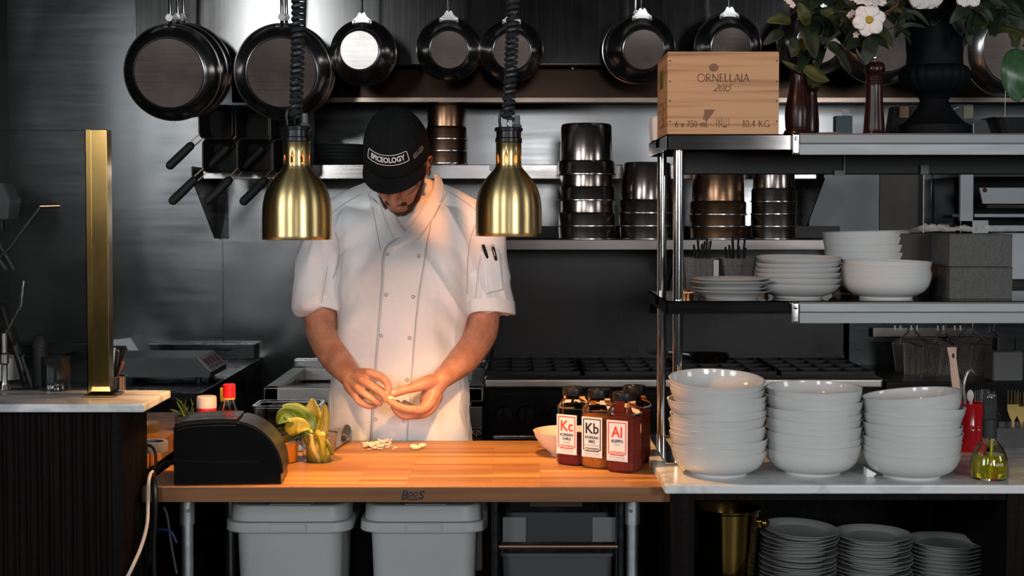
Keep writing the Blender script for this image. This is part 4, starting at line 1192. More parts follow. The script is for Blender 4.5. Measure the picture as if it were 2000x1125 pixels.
# gold ice bucket
c = WZ(1420, 1130, SHZ); c = Vector((W(1421, 1000, 3.42).x, 3.42, SHZ))
GOLD = M('polished_dark_gold', (0.30, 0.19, 0.05), 0.13, 1.0)
t = thing('ice_bucket', 'gold metal ice bucket with ball handle at the left of the open cabinet', 'bucket', c)
zt_ = W(1421, 990, 3.42).z-SHZ
obj('bucket_body', lathe(BM(), [(0, 0.0), (0.055, 0.0), (0.060, 0.01), (0.068, zt_*0.5), (0.0755, zt_-0.008), (0.080, zt_-0.004), (0.0805, zt_), (0.078, zt_+0.001), (0.073, zt_-0.006), (0.066, zt_*0.5), (0.056, 0.012), (0, 0.010)], (0, 0, 0), 64), GOLD, t)
bm = BM(); box(bm, 0.070, 0.084, -0.012, 0.012, zt_-0.05, zt_-0.03, 0.004); bmesh.ops.create_uvsphere(bm, u_segments=20, v_segments=12, radius=0.0125, matrix=Matrix.Translation((0.088, -0.006, zt_-0.038)))
obj('ball_handle', bm, GOLD, t)

# grey boxes with film on the middle shelf
BOXM = M('speckled_grey_board', (0.062, 0.064, 0.060), 0.75, var=0.25, vscale=(140, 140, 140))
gb = 'grey boxes on the middle rack shelf'
for i, (y0, y1, L) in enumerate(((588, 522, 'dark grey lidded box, lower of two on the middle shelf'), (520, 457, 'dark grey box topped with clear film, upper of two on the shelf'))):
    a_ = W(1854, y0, 3.47); b_ = W(1978, y1, 3.47)
    z0 = Z1 if i == 0 else zl_ + 0.001
    z1 = b_.z; zl_ = z1
    x0 = W(1822, 500, 3.62).x
    t = thing('grey_box', L, 'box', ((a_.x+b_.x)/2, 3.55, z0), group=gb)
    obj('box_body', box(BM(), a_.x, b_.x, 3.47, 3.62, z0, z1-0.002, 0.002), BOXM, t, world=True)
    obj('edge_trim', box(BM(), a_.x-0.0015, b_.x+0.001, 3.4685, 3.6215, z1-0.003, z1, 0.001), BOXM, t, world=True)
a_ = W(1765, 466, 3.62)
ztopb = zl_
one('rear_box', box(BM(), W(1748, 500, 3.66).x, W(1905, 500, 3.66).x, 3.645, 3.80, Z1, W(0, 456, 3.65).z, 0.002), M('dark_brown_board', (0.035, 0.03, 0.027), 0.7), 'dark box behind the two grey boxes on the middle shelf', 'box', world_loc=(W(1830, 500, 3.66).x, 3.72, Z1), smooth=False)
# crumpled film
bm = BM()
nx, ny = 46, 14
g_ = []
x0, x1 = W(1762, 450, 3.55).x+0.015, W(1972, 450, 3.55).x
for j in range(ny+1):
    row = []
    for i in range(nx+1):
        u, v = i/nx, j/ny
        p = Vector((x0+(x1-x0)*u, 3.47+0.16*v, ztopb+0.004))
        edge = min(1, min(u, 1-u)*6)*min(1, min(v, 1-v)*5+0.25)
        h = 0.017*edge*(0.5+0.9*noise.noise(Vector((u*9, v*4, 2)))) + 0.006*edge*noise.noise(Vector((u*40, v*16, 5)))
        if u < 0.42: h += 0.004*edge
        p.z += max(0.0, h); p.x += 0.004*noise.noise(Vector((u*20, v*9, 9)))
        row.append(bm.verts.new(p))
    g_.append(row)
for j in range(ny):
    for i in range(nx): bm.faces.new((g_[j][i], g_[j][i+1], g_[j+1][i+1], g_[j+1][i]))
FILM = M('clear_plastic_film', (0.9, 0.9, 0.9), 0.15, spec=1.0, alpha=0.28)
one('plastic_film', bm, FILM, 'crumpled clear plastic film lying on the upper grey box', 'film', world_loc=((x0+x1)/2, 3.55, ztopb), smooth=False)

# cutlery in clear bins
BINCL = M('smoky_clear_bin', (0.55, 0.56, 0.56), 0.08, trans=0.9, ior=1.2)
gc = 'clear cutlery bins on the middle shelf'
for i, (px, L) in enumerate(((1366, 'clear bin of black cutlery next to the rack posts'), (1440, 'clear bin of black cutlery behind the shallow dishes'))):
    c = Vector((W(px, 560, 3.66).x, 3.68, Z1))
    hh = W(px, 504, 3.66).z-Z1
    t = thing('cutlery_bin', L, 'bin', c, group=gc)
    bm = BM(); rloft(bm, [(0.066, 0.10, 0.008, 0), (0.082, 0.115, 0.01, hh-0.02), (0.086, 0.12, 0.01, hh-0.018), (0.088, 0.122, 0.01, hh), (0.084, 0.118, 0.01, hh), (0.078, 0.111, 0.01, hh-0.02), (0.062, 0.096, 0.008, 0.004)])
    obj('bin_shell', bm, BINCL, t)
    r2 = random.Random(50+i)
    for k in range(9):
        x = r2.uniform(-.024, .024); y = r2.uniform(-.035, .035)
        lx, ly = r2.uniform(-.02, .02), r2.uniform(-.02, .02)
        tt = thing('black_fork' if k % 3 else 'black_spoon', 'black cutlery handle upright in the bin '+('next to the rack posts' if i == 0 else 'behind the shallow dishes'), 'cutlery', (c.x+x, c.y+y, Z1+0.006), group='black cutlery in the clear bin '+('next to the rack posts' if i == 0 else 'behind the shallow dishes'))
        hgt = hh+r2.uniform(0.008, 0.045)
        obj('cutlery_handle', tube(BM(), [(0, 0, 0), (lx*0.5, ly*0.5, hgt*0.5), (lx, ly, hgt)], [0.0025, 0.004, 0.0062], 8, round_ends=True, flat=0.5), BLACKPL, tt)
c = W(1400, 540, 3.60)
one('paper_tag', box(BM(), c.x-0.006, c.x+0.007, 3.615, 3.6165, Z1, W(0, 508, 3.61).z), M('dim_paper_tag', (0.35, 0.33, 0.31), 0.7), 'narrow paper tag standing between the two cutlery bins', 'tag', world_loc=(c.x, 3.616, Z1), smooth=False)
for px, Yq, L in ((1637, 3.66, 'scrap of white paper lying beneath the front bowl stack'), (1496, 3.62, 'small white wrapper on the middle shelf beside the small plates')):
    c = Vector((W(px, 575, Yq).x, Yq, Z1))
    one('paper_scrap', prism(BM(), [(c.x-0.012, Z1+0.0005), (c.x+0.004, Z1+0.014), (c.x+0.008, Z1+0.006), (c.x+0.006, Z1+0.0005)], c.y, c.y+0.025, 'Y'), PAPER, L, 'paper', world_loc=c, smooth=False)
c = Vector((W(1345, 570, 3.50).x, 3.56, Z1))
bm = BM()
for k in range(3): tube(bm, [(c.x-0.016, c.y-0.03+k*0.012, Z1+0.012+0.004*k), (c.x+0.016, c.y-0.03+k*0.012, Z1+0.014)], 0.003, 6)
lathe(bm, [(0, 0), (0.016, 0), (0.018, 0.012), (0.016, 0.012), (0.0145, 0.003), (0, 0.003)], (c.x, c.y-0.02, Z1), 20)
one('copper_clip_dish', bm, M('copper', (0.6, 0.27, 0.13), 0.3, 1.0), 'small copper dish with clips by the rack post', 'dish', world_loc=c)

# ================================================================ WINE CRATE
ca = W(1303, 258, 3.43); cb = W(1522, 104, 3.43)
cz0 = Z2
cl, cr, ct = ca.x, cb.x, cb.z
cyb = 3.43*(1000-1303)/(1000-1284)
t = thing('wine_crate', 'pine wine crate with stamped lettering standing on the top rack shelf', 'crate', ((cl+cr)/2, 3.43, cz0))
th = 0.009
obj('front_board', box(BM(), cl, cr, 3.43, 3.43+th, cz0, ct, 0.0012), PINE, t, world=True)
obj('back_board', box(BM(), cl, cr, cyb-th, cyb, cz0, ct, 0.0012), PINE, t, world=True)
obj('side_board', box(BM(), cl, cl+th, 3.43+th, cyb-th, cz0, ct, 0.0012), PINE, t, world=True)
obj('side_board', box(BM(), cr-th, cr, 3.43+th, cyb-th, cz0, ct, 0.0012), PINE, t, world=True)
obj('bottom_board', box(BM(), cl+th, cr-th, 3.43+th, cyb-th, cz0, cz0+0.006), PINE, t, world=True)
lid = obj('lid', box(BM(), cl+0.001, cr-0.001, 3.431, cyb-0.001, ct-0.002, ct+0.004, 0.001), PINE, t, world=True)
# stroke-drawn roman capitals with thin and thick limbs
def stroke(bm, pts, w0, w1=None, h=0.0004):
    w1 = w0 if w1 is None else w1
    n = len(pts)
    L, Rr = [], []
    for i, p in enumerate(pts):
        a = Vector((*pts[max(0, i-1)], 0)); b = Vector((*pts[min(n-1, i+1)], 0)); d = (b-a).normalized()
        q = Vector((-d.y, d.x, 0)); ww = (w0+(w1-w0)*i/(n-1))/2
        L.append(Vector((*p, 0))+q*ww); Rr.append(Vector((*p, 0))-q*ww)
    top_ = [bm.verts.new((v.x, v.y, h)) for v in L]; bot_ = [bm.verts.new((v.x, v.y, h)) for v in Rr]
    for i in range(n-1): bm.faces.new((top_[i], bot_[i], bot_[i+1], top_[i+1]))
def ell(cx, cy, rx, ry, a0, a1, n=18): return [(cx+rx*math.cos(R(a0+(a1-a0)*i/n)), cy+ry*math.sin(R(a0+(a1-a0)*i/n))) for i in range(n+1)]
TH, TN = 0.13, 0.075
def ser(bm, x, y, w=0.16): stroke(bm, [(x-w/2, y), (x+w/2, y)], 0.045)
def glyph(ch):
    bm = BM(); a = 0.6
    if ch == 'O':
        stroke(bm, ell(0.45, 0.5, 0.42, 0.49, 60, 240), TH*0.9, TN); stroke(bm, ell(0.45, 0.5, 0.42, 0.49, -120, 60), TH*.8, TN); a = 0.9
    elif ch == 'R':
        stroke(bm, [(0.08, 0), (0.08, 1)], TH); stroke(bm, [(0.08, 0.98)]+ell(0.28, 0.74, 0.22, 0.24, 90, -90, 12)+[(0.08, 0.5)], TN); stroke(bm, [(0.26, 0.5), (0.62, 0.0)], TH); ser(bm, .08, 0.02); a = 0.62
    elif ch == 'N':
        stroke(bm, [(0.06, 0), (0.06, 1)], TN); stroke(bm, [(0.04, 1), (0.68, 0)], TH); stroke(bm, [(0.68, 0), (0.68, 1)], TN); ser(bm, .06, .02); ser(bm, .68, .98); a = 0.76
    elif ch == 'E':
        stroke(bm, [(0.06, 0), (0.06, 1)], TH)
        for y in (0.03, 0.52, 0.97): stroke(bm, [(0.06, y), (0.42, y)], TN)
        a = 0.47
    elif ch == 'L':
        stroke(bm, [(0.06, 0), (0.06, 1)], TH); stroke(bm, [(0.06, 0.03), (0.42, 0.03)], TN); ser(bm, .06, .98); a = 0.46
    elif ch == 'A':
        stroke(bm, [(0.0, 0), (0.34, 1)], TN); stroke(bm, [(0.32, 1), (0.66, 0)], TH); stroke(bm, [(0.13, 0.36), (0.53, 0.36)], TN); ser(bm, 0.0, .02); ser(bm, .66, .02); a = 0.68
    elif ch == 'I':
        stroke(bm, [(0.06, 0), (0.06, 1)], TH); ser(bm, .06, .98); ser(bm, .06, .02); a = 0.14
    elif ch == '2':
        stroke(bm, ell(0.24, 0.72, 0.2, 0.26, 160, -30, 12)+[(0.02, 0.04)], TN, TH); stroke(bm, [(0.0, 0.04), (0.48, 0.04)], TH); a = 0.5
    elif ch == '0':
        stroke(bm, ell(0.25, 0.5, 0.22, 0.48, 0, 360, 28), TH*.75); a = 0.52
    elif ch == '1':
        stroke(bm, [(0.12, 0), (0.12, 1)], TH); stroke(bm, [(0.12, 0.98), (0.0, 0.86)], TN); ser(bm, .12, .02, .24); a = 0.26
    elif ch == '5':
        stroke(bm, [(0.42, 0.96), (0.10, 0.96)], TH); stroke(bm, [(0.12, 0.98), (0.08, 0.56)], TN); stroke(bm, ell(0.2, 0.32, 0.22, 0.3, 115, -150, 14), TN, TH); a = 0.48
    elif ch == '6':
        stroke(bm, ell(0.24, 0.3, 0.2, 0.28, 0, 360, 20), TN*1.2); stroke(bm, [(0.42, 0.97), (0.2, 0.75), (0.06, 0.4)], TN, TH); a = 0.48
    elif ch == '7':
        stroke(bm, [(0.0, 0.95), (0.42, 0.95)], TH*.8); stroke(bm, [(0.42, 0.95), (0.12, 0.0)], TH*.8); a = 0.46
    elif ch == '4':
        stroke(bm, [(0.34, 0), (0.34, 1)], TH); stroke(bm, [(0.33, 0.98), (0.0, 0.28), (0.48, 0.28)], TN); a = 0.52
    elif ch == 'K':
        stroke(bm, [(0.08, 0), (0.08, 1)], TH); stroke(bm, [(0.52, 0.98), (0.12, 0.46)], TN); stroke(bm, [(0.24, 0.58), (0.6, 0.0)], TH); ser(bm, .08, .02); ser(bm, .08, .98); ser(bm, .6, .02); a = 0.68
    elif ch == 'G':
        stroke(bm, ell(0.42, 0.5, 0.4, 0.48, 45, 320, 24), TN*1.3); stroke(bm, [(0.72, 0.02), (0.72, 0.42)], TH); ser(bm, .7, .42, .22); a = 0.84
    elif ch == 'm':
        stroke(bm, [(0.06, 0), (0.06, 0.66)], TH)
        for o_ in (0, 0.3): stroke(bm, [(0.06+o_, 0.5)]+ell(0.22+o_, 0.48, 0.14, 0.16, 120, 0, 8)+[(0.36+o_, 0)], TN, TH)
        for o_ in (0.06, .36, .66): ser(bm, o_, .02)
        a = 0.74
    elif ch == 'x':
        stroke(bm, [(0.0, 0.62), (0.38, 0)], TH); stroke(bm, [(0.38, 0.62), (0.0, 0)], TN); a = 0.42
    elif ch == '.':
        stroke(bm, [(0.06, -0.01), (0.06, 0.13)], 0.14); a = 0.14
    else: a = 0.28
    return bm, a
def roman(s, h, sp=0.12, shear=0.0):
    bm = BM(); x = 0
    for ch in s:
        g_, a_ = glyph(ch)
        merge(bm, g_, Matrix.Translation((x, 0, 0))); x += a_+sp
    for v in bm.verts: v.co.x += shear*v.co.y
    bmesh.ops.scale(bm, vec=(h, h, 1), verts=bm.verts)
    xs_ = [v.co.x for v in bm.verts]
    bmesh.ops.translate(bm, vec=(-(min(xs_)+max(xs_))/2, -h/2, 0), verts=bm.verts)
    return bm, max(xs_)-min(xs_)
def stamp(s, px, py, h_px, w_px, shear=0.0, nm='stamped_lettering', mat=INK):
    bm, wd = roman(s, h_px/S(3.43), shear=shear)
    k = (w_px/S(3.43))/wd
    bmesh.ops.scale(bm, vec=(k, 1, 1), verts=bm.verts)
    p = W(px, py, 3.4298)
    bmesh.ops.transform(bm, matrix=Matrix.Translation(p) @ UPRIGHT, verts=bm.verts)
    return obj(nm, bm, mat, [c for c in t.children if c.name.startswith('front_board')][0], world=True, smooth=False, recalc=False)
stamp('ORNELLAIA', 1413, 152, 15.5, 102)
stamp('2015', 1412, 171.5, 12.5, 37, 0.42)
stamp('6 x 750 mL', 1351, 242, 12.5, 65)
stamp('10.4 KG', 1477, 241.5, 13, 52)
fb = [c for c in t.children if c.name.startswith('front_board')][0]
bm = BM()
for q in ([(0, 0), (1, 0), (1, 1), (0, 1), (0, 0)], [(0.4, 0), (0.4, 1)]): stroke(bm, q, 0.045)
for k in range(4): stroke(bm, [(0.5+k*0.11, 0.66), (0.55+k*0.11, 0.66)], 0.09)
stroke(bm, [(0.5, 0.35), (0.55, 0.35)], 0.1); stroke(bm, [(0.5, -0.2), (0.85, -0.2)], 0.2); stroke(bm, [(0.1, -0.2), (0.3, -0.2)], 0.08); stroke(bm, [(0.2, 0.25), (0.2, 0.8)], 0.08)
bmesh.ops.scale(bm, vec=(24/S(3.43), 13/S(3.43), 1), verts=bm.verts)
bmesh.ops.transform(bm, matrix=Matrix.Translation(W(1399.5, 245, 3.4298)) @ UPRIGHT, verts=bm.verts)
obj('stamped_pictogram', bm, INK, fb, world=True, smooth=False, recalc=False)
# knots of the pine board
for cx_, cy_, rx, ry in ((1394, 132, 9.5, 8), (1385, 221, 11, 7)):
    bm = BM()
    if cx_ == 1394: poly = ell(0, 0, rx/S(3.43), ry/S(3.43), 0, 345, 22)
    else: poly = [(-10/S(3.43), 7/S(3.43)), (12/S(3.43), 7/S(3.43)), (4/S(3.43), -5/S(3.43)), (-4/S(3.43), -15/S(3.43)), (-13/S(3.43), -12/S(3.43)), (-9/S(3.43), 0)]
    bm.faces.new([bm.verts.new((x, y, 0)) for x, y in poly])
    bmesh.ops.transform(bm, matrix=Matrix.Translation(W(cx_, cy_, 3.4297)) @ UPRIGHT, verts=bm.verts)
    part(obj('wood_knot', bm, M('dark_pine_knot', (0.17, 0.07, 0.035), 0.6, var=0.4, vscale=(80, 80, 80)), fb, world=True, smooth=False, recalc=False), 'dark knot in the board')
for px in (1308.5, 1517):
    for py in (119, 159, 197, 237):
        obj('nail', lathe(BM(), [(0, -0.0008), (0.0019, -0.0008), (0.0021, 0)], W(px, py, 3.43), 8, 'Y'), IRON, fb, world=True)
# strip of green label on the crate side
sb = [c for c in t.children if c.name.startswith('side_board')][0]
a_ = W(1300, 150, 3.46)
obj('side_label', box(BM(), cl-0.0006, cl, 3.52, 3.60, ct-0.075, ct-0.03), M('olive_label', (0.10, 0.09, 0.02), 0.6), sb, world=True, smooth=False)
bm = BM(); tube(bm, spline([(cl-0.0003, 3.56, cz0+0.085), (cl-0.0003, 3.50, cz0+0.06), (cl-0.0003, 3.54, cz0+0.05), (cl-0.0003, 3.50, cz0+0.035), (cl-0.0003, 3.55, cz0+0.02)], 4), 0.0009, 5)
obj('side_scribble', bm, INK, sb, world=True)
# white rounded container behind the crate
c = Vector((W(1291, 250, 3.72).x, 3.72, Z2))
one('white_container', rloft(BM(), [(0.05, 0.09, 0.01, 0), (0.055, 0.1, 0.014, 0.04), (0.055, 0.1, 0.014, 0.055), (0.045, 0.09, 0.012, 0.062)], c), PAPER, 'white rounded container peeking out behind the wine crate', 'container', world_loc=c)

# ================================================================ SPICE JARS
POWD = {'Kc': (0.20, 0.012, 0.010), 'Kb': (0.55, 0.17, 0.02), 'Al': (0.21, 0.022, 0.012)}
JH = 0.186
def make_jar(key, px, base_y, yaw, label, fill, lines, ink, big):
    base = WZ(px, base_y, BZ)
    t = thing('spice_jar', label, 'jar', base, (0, 0, R(yaw)), 'spice jars standing on the butcher block')
    # origin at the near edge of the label face: jar body extends behind
    w_ = 0.0655; h_ = w_/2
    off = Vector((h_-0.065, h_, 0)) if False else Vector((0, 0, 0))
    cc = 0.012
    def octa(w2, c2, z): 
        p = []
        for sx, sy in ((1, -1), (1, 1), (-1, 1), (-1, -1)):
            a = (sx*w2, sy*(w2-c2)); b = (sx*(w2-c2), sy*w2)
            p += [a, b] if sx*sy > 0 else [b, a]
        return [Vector((x, y, z)) for x, y in p]
    def body(bm, ins, z0, ztop, shoulder):
        rings = [octa(h_-ins-0.004, cc, z0), octa(h_-ins, cc, z0+0.005), octa(h_-ins, cc, z0+0.028), octa(h_-ins-0.0012, cc, z0+0.031), octa(h_-ins-0.0012, cc, ztop-0.004), octa(h_-ins, cc, ztop)]
        if shoulder:
            rings += [octa(h_*0.93-ins, cc, ztop+0.006), octa(h_*0.66-ins, h_*0.27, ztop+0.021), octa(h_*0.64-ins, h_*0.27, ztop+0.030)]
        loft(bm, rings)
        return bm
    obj('jar_body', body(BM(), 0, 0, 0.141, True), CLEARPL, t, angle=30)
    pc = POWD[key]
    obj('spice_fill', body(BM(), 0.0014, 0.0015, fill, False), M('spice_'+key.lower(), pc, 0.9, var=0.45, vscale=(260, 260, 260), bump=0.8, bscale=500), t, angle=30)
    bm = BM(); lathe(bm, [(0.0, 0.170), (0.0255, 0.170), (0.0262, 0.172), (0.0262, 0.187), (0.0245, 0.190), (0.022, 0.1905), (0, 0.1905)], (0, 0, 0), 48)
    lathe(bm, [(0.0, 0.1905), (0.009, 0.1905), (0.008, 0.1925), (0, 0.193)], (0, 0, 0), 20)
    cap = part(obj('flip_cap', bm, BLACKPL, t), 'black flip cap')
    # label on the front (-Y) face
    lw, z0, z1 = 0.052, 0.0275, 0.125
    yl = -h_+0.0009
    lab = obj('label', box(BM(), -lw/2, lw/2, yl-0.0008, yl, z0, z1), PAPER, t, smooth=False)
    ink_m = {'red': REDINK, 'black': BLACKINK}[ink]
    def flat(bm, x, z, d=0.0003):
        bmesh.ops.transform(bm, matrix=Matrix.Translation((x, yl-0.0008-d, z)) @ UPRIGHT, verts=bm.verts); return bm
    bm = BM()
    fx, fz0, fz1 = lw/2-0.0035, z0+0.0195, z1-0.004
    for a_, b_, c_, d_ in ((-fx, fx, fz1-0.0022, fz1), (-fx, -fx+0.0022, fz0, fz1), (fx-0.0022, fx, fz0, fz1), (-fx, fx, fz0-0.0022, fz0)): box(bm, a_, b_, yl-0.0011, yl-0.0008, c_, d_)
    box(bm, -fx+0.005, fx-0.005, yl-0.0012, yl-0.0008, fz0-0.0055, fz0+0.0032)
    obj('label_frame', bm, ink_m, lab, smooth=False)
    obj('symbol', flat(text_bm(key, 0.036, offset=0.0005, xs=0.86), 0, z0+0.069), ink_m, lab, smooth=False, recalc=False)
    zt_ = z0+0.048
    for k, ln in enumerate(lines): 
        obj('spice_name', flat(text_bm(ln, 0.0092 if len(ln) < 7 else 0.0088, offset=0.00015, xs=0.92), 0, zt_-0.0098*k), BLACKINK, lab, smooth=False, recalc=False)
    GP = M('pale_print', (0.42, 0.38, 0.36), 0.7)
    obj('small_print', flat(text_bm(big, 0.0045), 0, zt_-0.0098*len(lines)+0.001), GP, lab, smooth=False, recalc=False)
    obj('maker_name', flat(text_bm('SPICEOLOGY', 0.0062, offset=0.0002, xs=0.98), 0, fz0-0.0012, 0.0006), PAPER, lab, smooth=False, recalc=False)
    obj('net_weight', flat(text_bm({'Kc': 'NT WT 1 LB 2 OZ', 'Kb': 'NT WT 16 OZ (454g)', 'Al': 'NT WT 16 OZ (454g)'}[key], 0.0042), 0, z0+0.0088), GP, lab, smooth=False, recalc=False)
    bm = BM(); box(bm, -0.024, 0.024, yl-0.001, yl-0.0008, z0+0.0032, z0+0.0036)
    obj('rule_line', bm, GP, lab, smooth=False)
    return t
make_jar('Kc', 1121, 905, -33, 'spice jar with red Kc label and dark red flakes, left of the row', 0.075, ['KOREAN', 'CHILE'], 'red', 'THREADS')
make_jar('Kb', 1170, 911, -33, 'spice jar with black Kb label and orange powder, middle of the row', 0.128, ['KOREAN', 'BBQ'], 'black', 'ALL-PURPOSE BLEND')
make_jar('Al', 1219, 919, -33, 'spice jar with red Al label and dark red powder, front right', 0.128, ['ALEPPO'], 'red', 'FLAKE')

jars = [o for o in COL.objects if o.name.startswith('spice_jar') and o.parent is None]
for o in jars: o.scale = (1.10, 1.10, 1.01)
b4 = WZ(1239, 901, BZ)
j4 = dup(jars[-1], b4, (0, 0, R(-30)), 'spice jar of dark red powder half hidden behind the red Al jar')
for ch in list(j4.children):
    if ch.name.startswith('label'):
        for g_ in list(ch.children): bpy.data.objects.remove(g_)
        bpy.data.objects.remove(ch)

# ================================================================ ON THE BLOCK
# big pale bowl behind the jars
c = WZ(1105, 880, BZ)
c = Vector((W(1115, 860, 3.66).x, 3.66, BZ))
one('salad_bowl', lathe(BM(), [(0, 0.004), (0.043, 0.004), (0.045, 0), (0.050, 0), (0.053, 0.006), (0.075, 0.024), (0.091, 0.046), (0.097, 0.062), (0.0975, 0.0635), (0.0955, 0.0635), (0.088, 0.046), (0.071, 0.026), (0.046, 0.011), (0, 0.010)], c, 64), M('cream_stoneware', (0.72, 0.62, 0.54), 0.3), 'cream bowl half hidden behind the spice jars', 'bowl', world_loc=c)
# black ticket machine
mx0, mx1 = W(351, 940, 3.30).x, W(558, 940, 3.33).x
mb = WZ(352, 947, BZ)
mz = lambda y, Y=3.28: W(455, y, Y).z - BZ
my = mb.y
t = thing('ticket_dispenser', 'black rounded tabletop dispenser at the left front of the block', 'dispenser', ((mx0+mx1)/2, my, BZ), (0, 0, R(3.5)))
hw = (W(558, 940, my).x-W(351, 940, my).x)/2
H = W(0, 824, my).z-BZ-0.002
def mprof(k=1.0, dz=0.0):
    p = [(-hw, 0), (-hw, H*0.93)]
    p += [(-hw+0.03*math.sin(R(a))*1.0, H*0.93+ (H*0.07)*(1-math.cos(R(a)))) for a in ()]
    p += spline([(-hw, H*0.91), (-hw*0.80, H*0.965), (-hw*0.45, H*0.995), (0.0, H), (hw*0.30, H*0.97), (hw*0.58, H*0.86), (hw*0.80, H*0.68), (hw*0.94, H*0.46), (hw*0.995, H*0.25), (hw, 0.0)], 6)[1:]
    return p
bm = BM(); prism(bm, mprof(), 0.0, 0.155, 'Y', 0.002)
DISP = M('dispenser_black', (0.004, 0.004, 0.0042), 0.22, spec=0.2)
obj('housing', bm, DISP, t, angle=25)
# raised lid shell following the top curve, set back from the face
pp = [q for q in mprof()[2:] if q[0] < hw*0.2]
def shell(pp, d0, d1):
    out = []; inn = []
    for i, q in enumerate(pp):
        a_ = Vector(pp[max(0, i-1)]); b_ = Vector(pp[min(len(pp)-1, i+1)]); d = (b_-a_).normalized(); n = Vector((-d.y, d.x))
        out.append((q[0]+n.x*d1, q[1]+n.y*d1)); inn.append((q[0]+n.x*d0, q[1]+n.y*d0))
    return out+inn[::-1]
bm = BM(); prism(bm, shell(pp, -0.001, 0.007), 0.012, 0.150, 'Y', 0.0015)
obj('lid', bm, BLACKPL, t, angle=25)
pq = [q for q in mprof()[2:] if q[0] >= hw*0.2 and q[1] > 0.02]
bm = BM(); prism(bm, shell(pq, -0.001, 0.004), 0.008, 0.152, 'Y', 0.001)
obj('front_cover', bm, BLACKPL, t, angle=25)
bm = BM()
tube(bm, [(q[0]*0.985, -0.0004, q[1]-0.006) for q in pp[1:]], 0.0006, 5); 
obj('face_groove', bm, M('dim_edge_plastic', (0.03, 0.03, 0.03), 0.3), t)
bm = BM(); tube(bm, [(-hw+0.001, -0.0002, H*0.40), (-hw*0.2, -0.0002, H*0.37), (hw*0.6, -0.0002, H*0.37)], 0.0005, 5)
obj('seam_line', bm, BLACKMAT, t)
bm = BM()
for k in range(3): box(bm, 0.006+0.005*k, 0.008+0.005*k, 0.02, 0.028+0.004*k, H+0.0068, H+0.0075)
part(obj('status_mark', bm, M('dull_red_mark', (0.45, 0.06, 0.04), 0.5), t, smooth=False), 'small red mark')
# cables
one('black_cable', tube(BM(), spline([(mx0+0.012, my+0.05, BZ+0.035), (mx0-0.01, my+0.035, BZ+0.045), W(330, 905, my+0.06), W(318, 908, my+0.05), W(300, 925, 3.235), W(301, 935, 3.215), W(304, 980, 3.205), W(300, 1060, 3.205), W(301, 1130, 3.205)], 7), 0.0052, 8), BLACKPL, 'thick black cable running from the dispenser down beside the block', 'cable', world_loc=W(300, 925, 3.235))
one('black_loop_cable', tube(BM(), spline([W(285, 868, 3.33), W(296, 872, 3.34), W(303, 884, 3.34), W(304, 905, 3.30), W(300, 920, 3.24), W(297, 945, 3.212), W(299, 985, 3.212), W(292, 1100, 3.212)], 7), 0.0035, 8), BLACKPL, 'thin black cable looping out from the fluted counter', 'cable', world_loc=W(300, 920, 3.24))
one('white_cable', tube(BM(), spline([W(298, 921, 3.235), W(293, 928, 3.215), W(290, 945, 3.198), W(289, 985, 3.196), W(287, 1025, 3.17), W(275, 1070, 3.14), W(255, 1115, 3.10), W(235, 1160, 3.09), W(228, 1250, 3.09)], 8), 0.0042, 10), M('cream_cable', (0.40, 0.36, 0.33), 0.55), 'cream white cable hanging over the corner of the fluted counter', 'cable', world_loc=W(290, 945, 3.198))
one('blue_cable', tube(BM(), spline([W(300, 1038, 3.6), W(313, 1034, 3.6), W(333, 1038, 3.6), W(345, 1060, 3.6)], 6), 0.004, 8), M('blue_cable_jacket', (0.01, 0.02, 0.10), 0.5), 'faint blue cable in the dark beneath the block', 'cable', world_loc=W(313, 1034, 3.6))
one('grey_cable', tube(BM(), spline([W(320, 990, 3.6), W(327, 1010, 3.6), W(334, 1060, 3.6), W(345, 1120, 3.6)], 6), 0.0035, 8), M('grey_cable_jacket', (0.06, 0.06, 0.065), 0.5), 'faint grey cable hanging in the dark beneath the block', 'cable', world_loc=W(334, 1060, 3.6))
# tape roll on the side worktop
SWZ = BZ+0.049
c = WZ(301, 872, SWZ); c = Vector((W(299, 860, 3.43).x, 3.425, SWZ))
bm = BM(); lathe(bm, [(0.027, 0), (0.037, 0), (0.037, 0.024), (0.027, 0.024), (0.027, 0)], c, 48)
t = thing('tape_roll', 'blue tape roll lying on the side worktop by the fluted counter', 'tape', c)
obj('tape', bm, M('slate_blue_tape', (0.16, 0.19, 0.30), 0.5), t, world=True)
obj('core', lathe(BM(), [(0.0258, 0.0005), (0.0268, 0.0005), (0.0268, 0.0235), (0.0258, 0.0235), (0.0258, 0.0005)], c, 40), M('blue_tape_core', (0.03, 0.09, 0.40), 0.5), t, world=True)
c = Vector((W(292, 835, 3.72).x, 3.72, SWZ))
one('grey_dish', lathe(BM(), [(0, 0), (0.020, 0), (0.036, 0.024), (0.037, 0.0255), (0.035, 0.025), (0.019, 0.003), (0, 0.003)], c, 36), M('grey_ceramic', (0.22, 0.21, 0.21), 0.4), 'grey dish on the side worktop just behind the fluted counter', 'dish', world_loc=c)

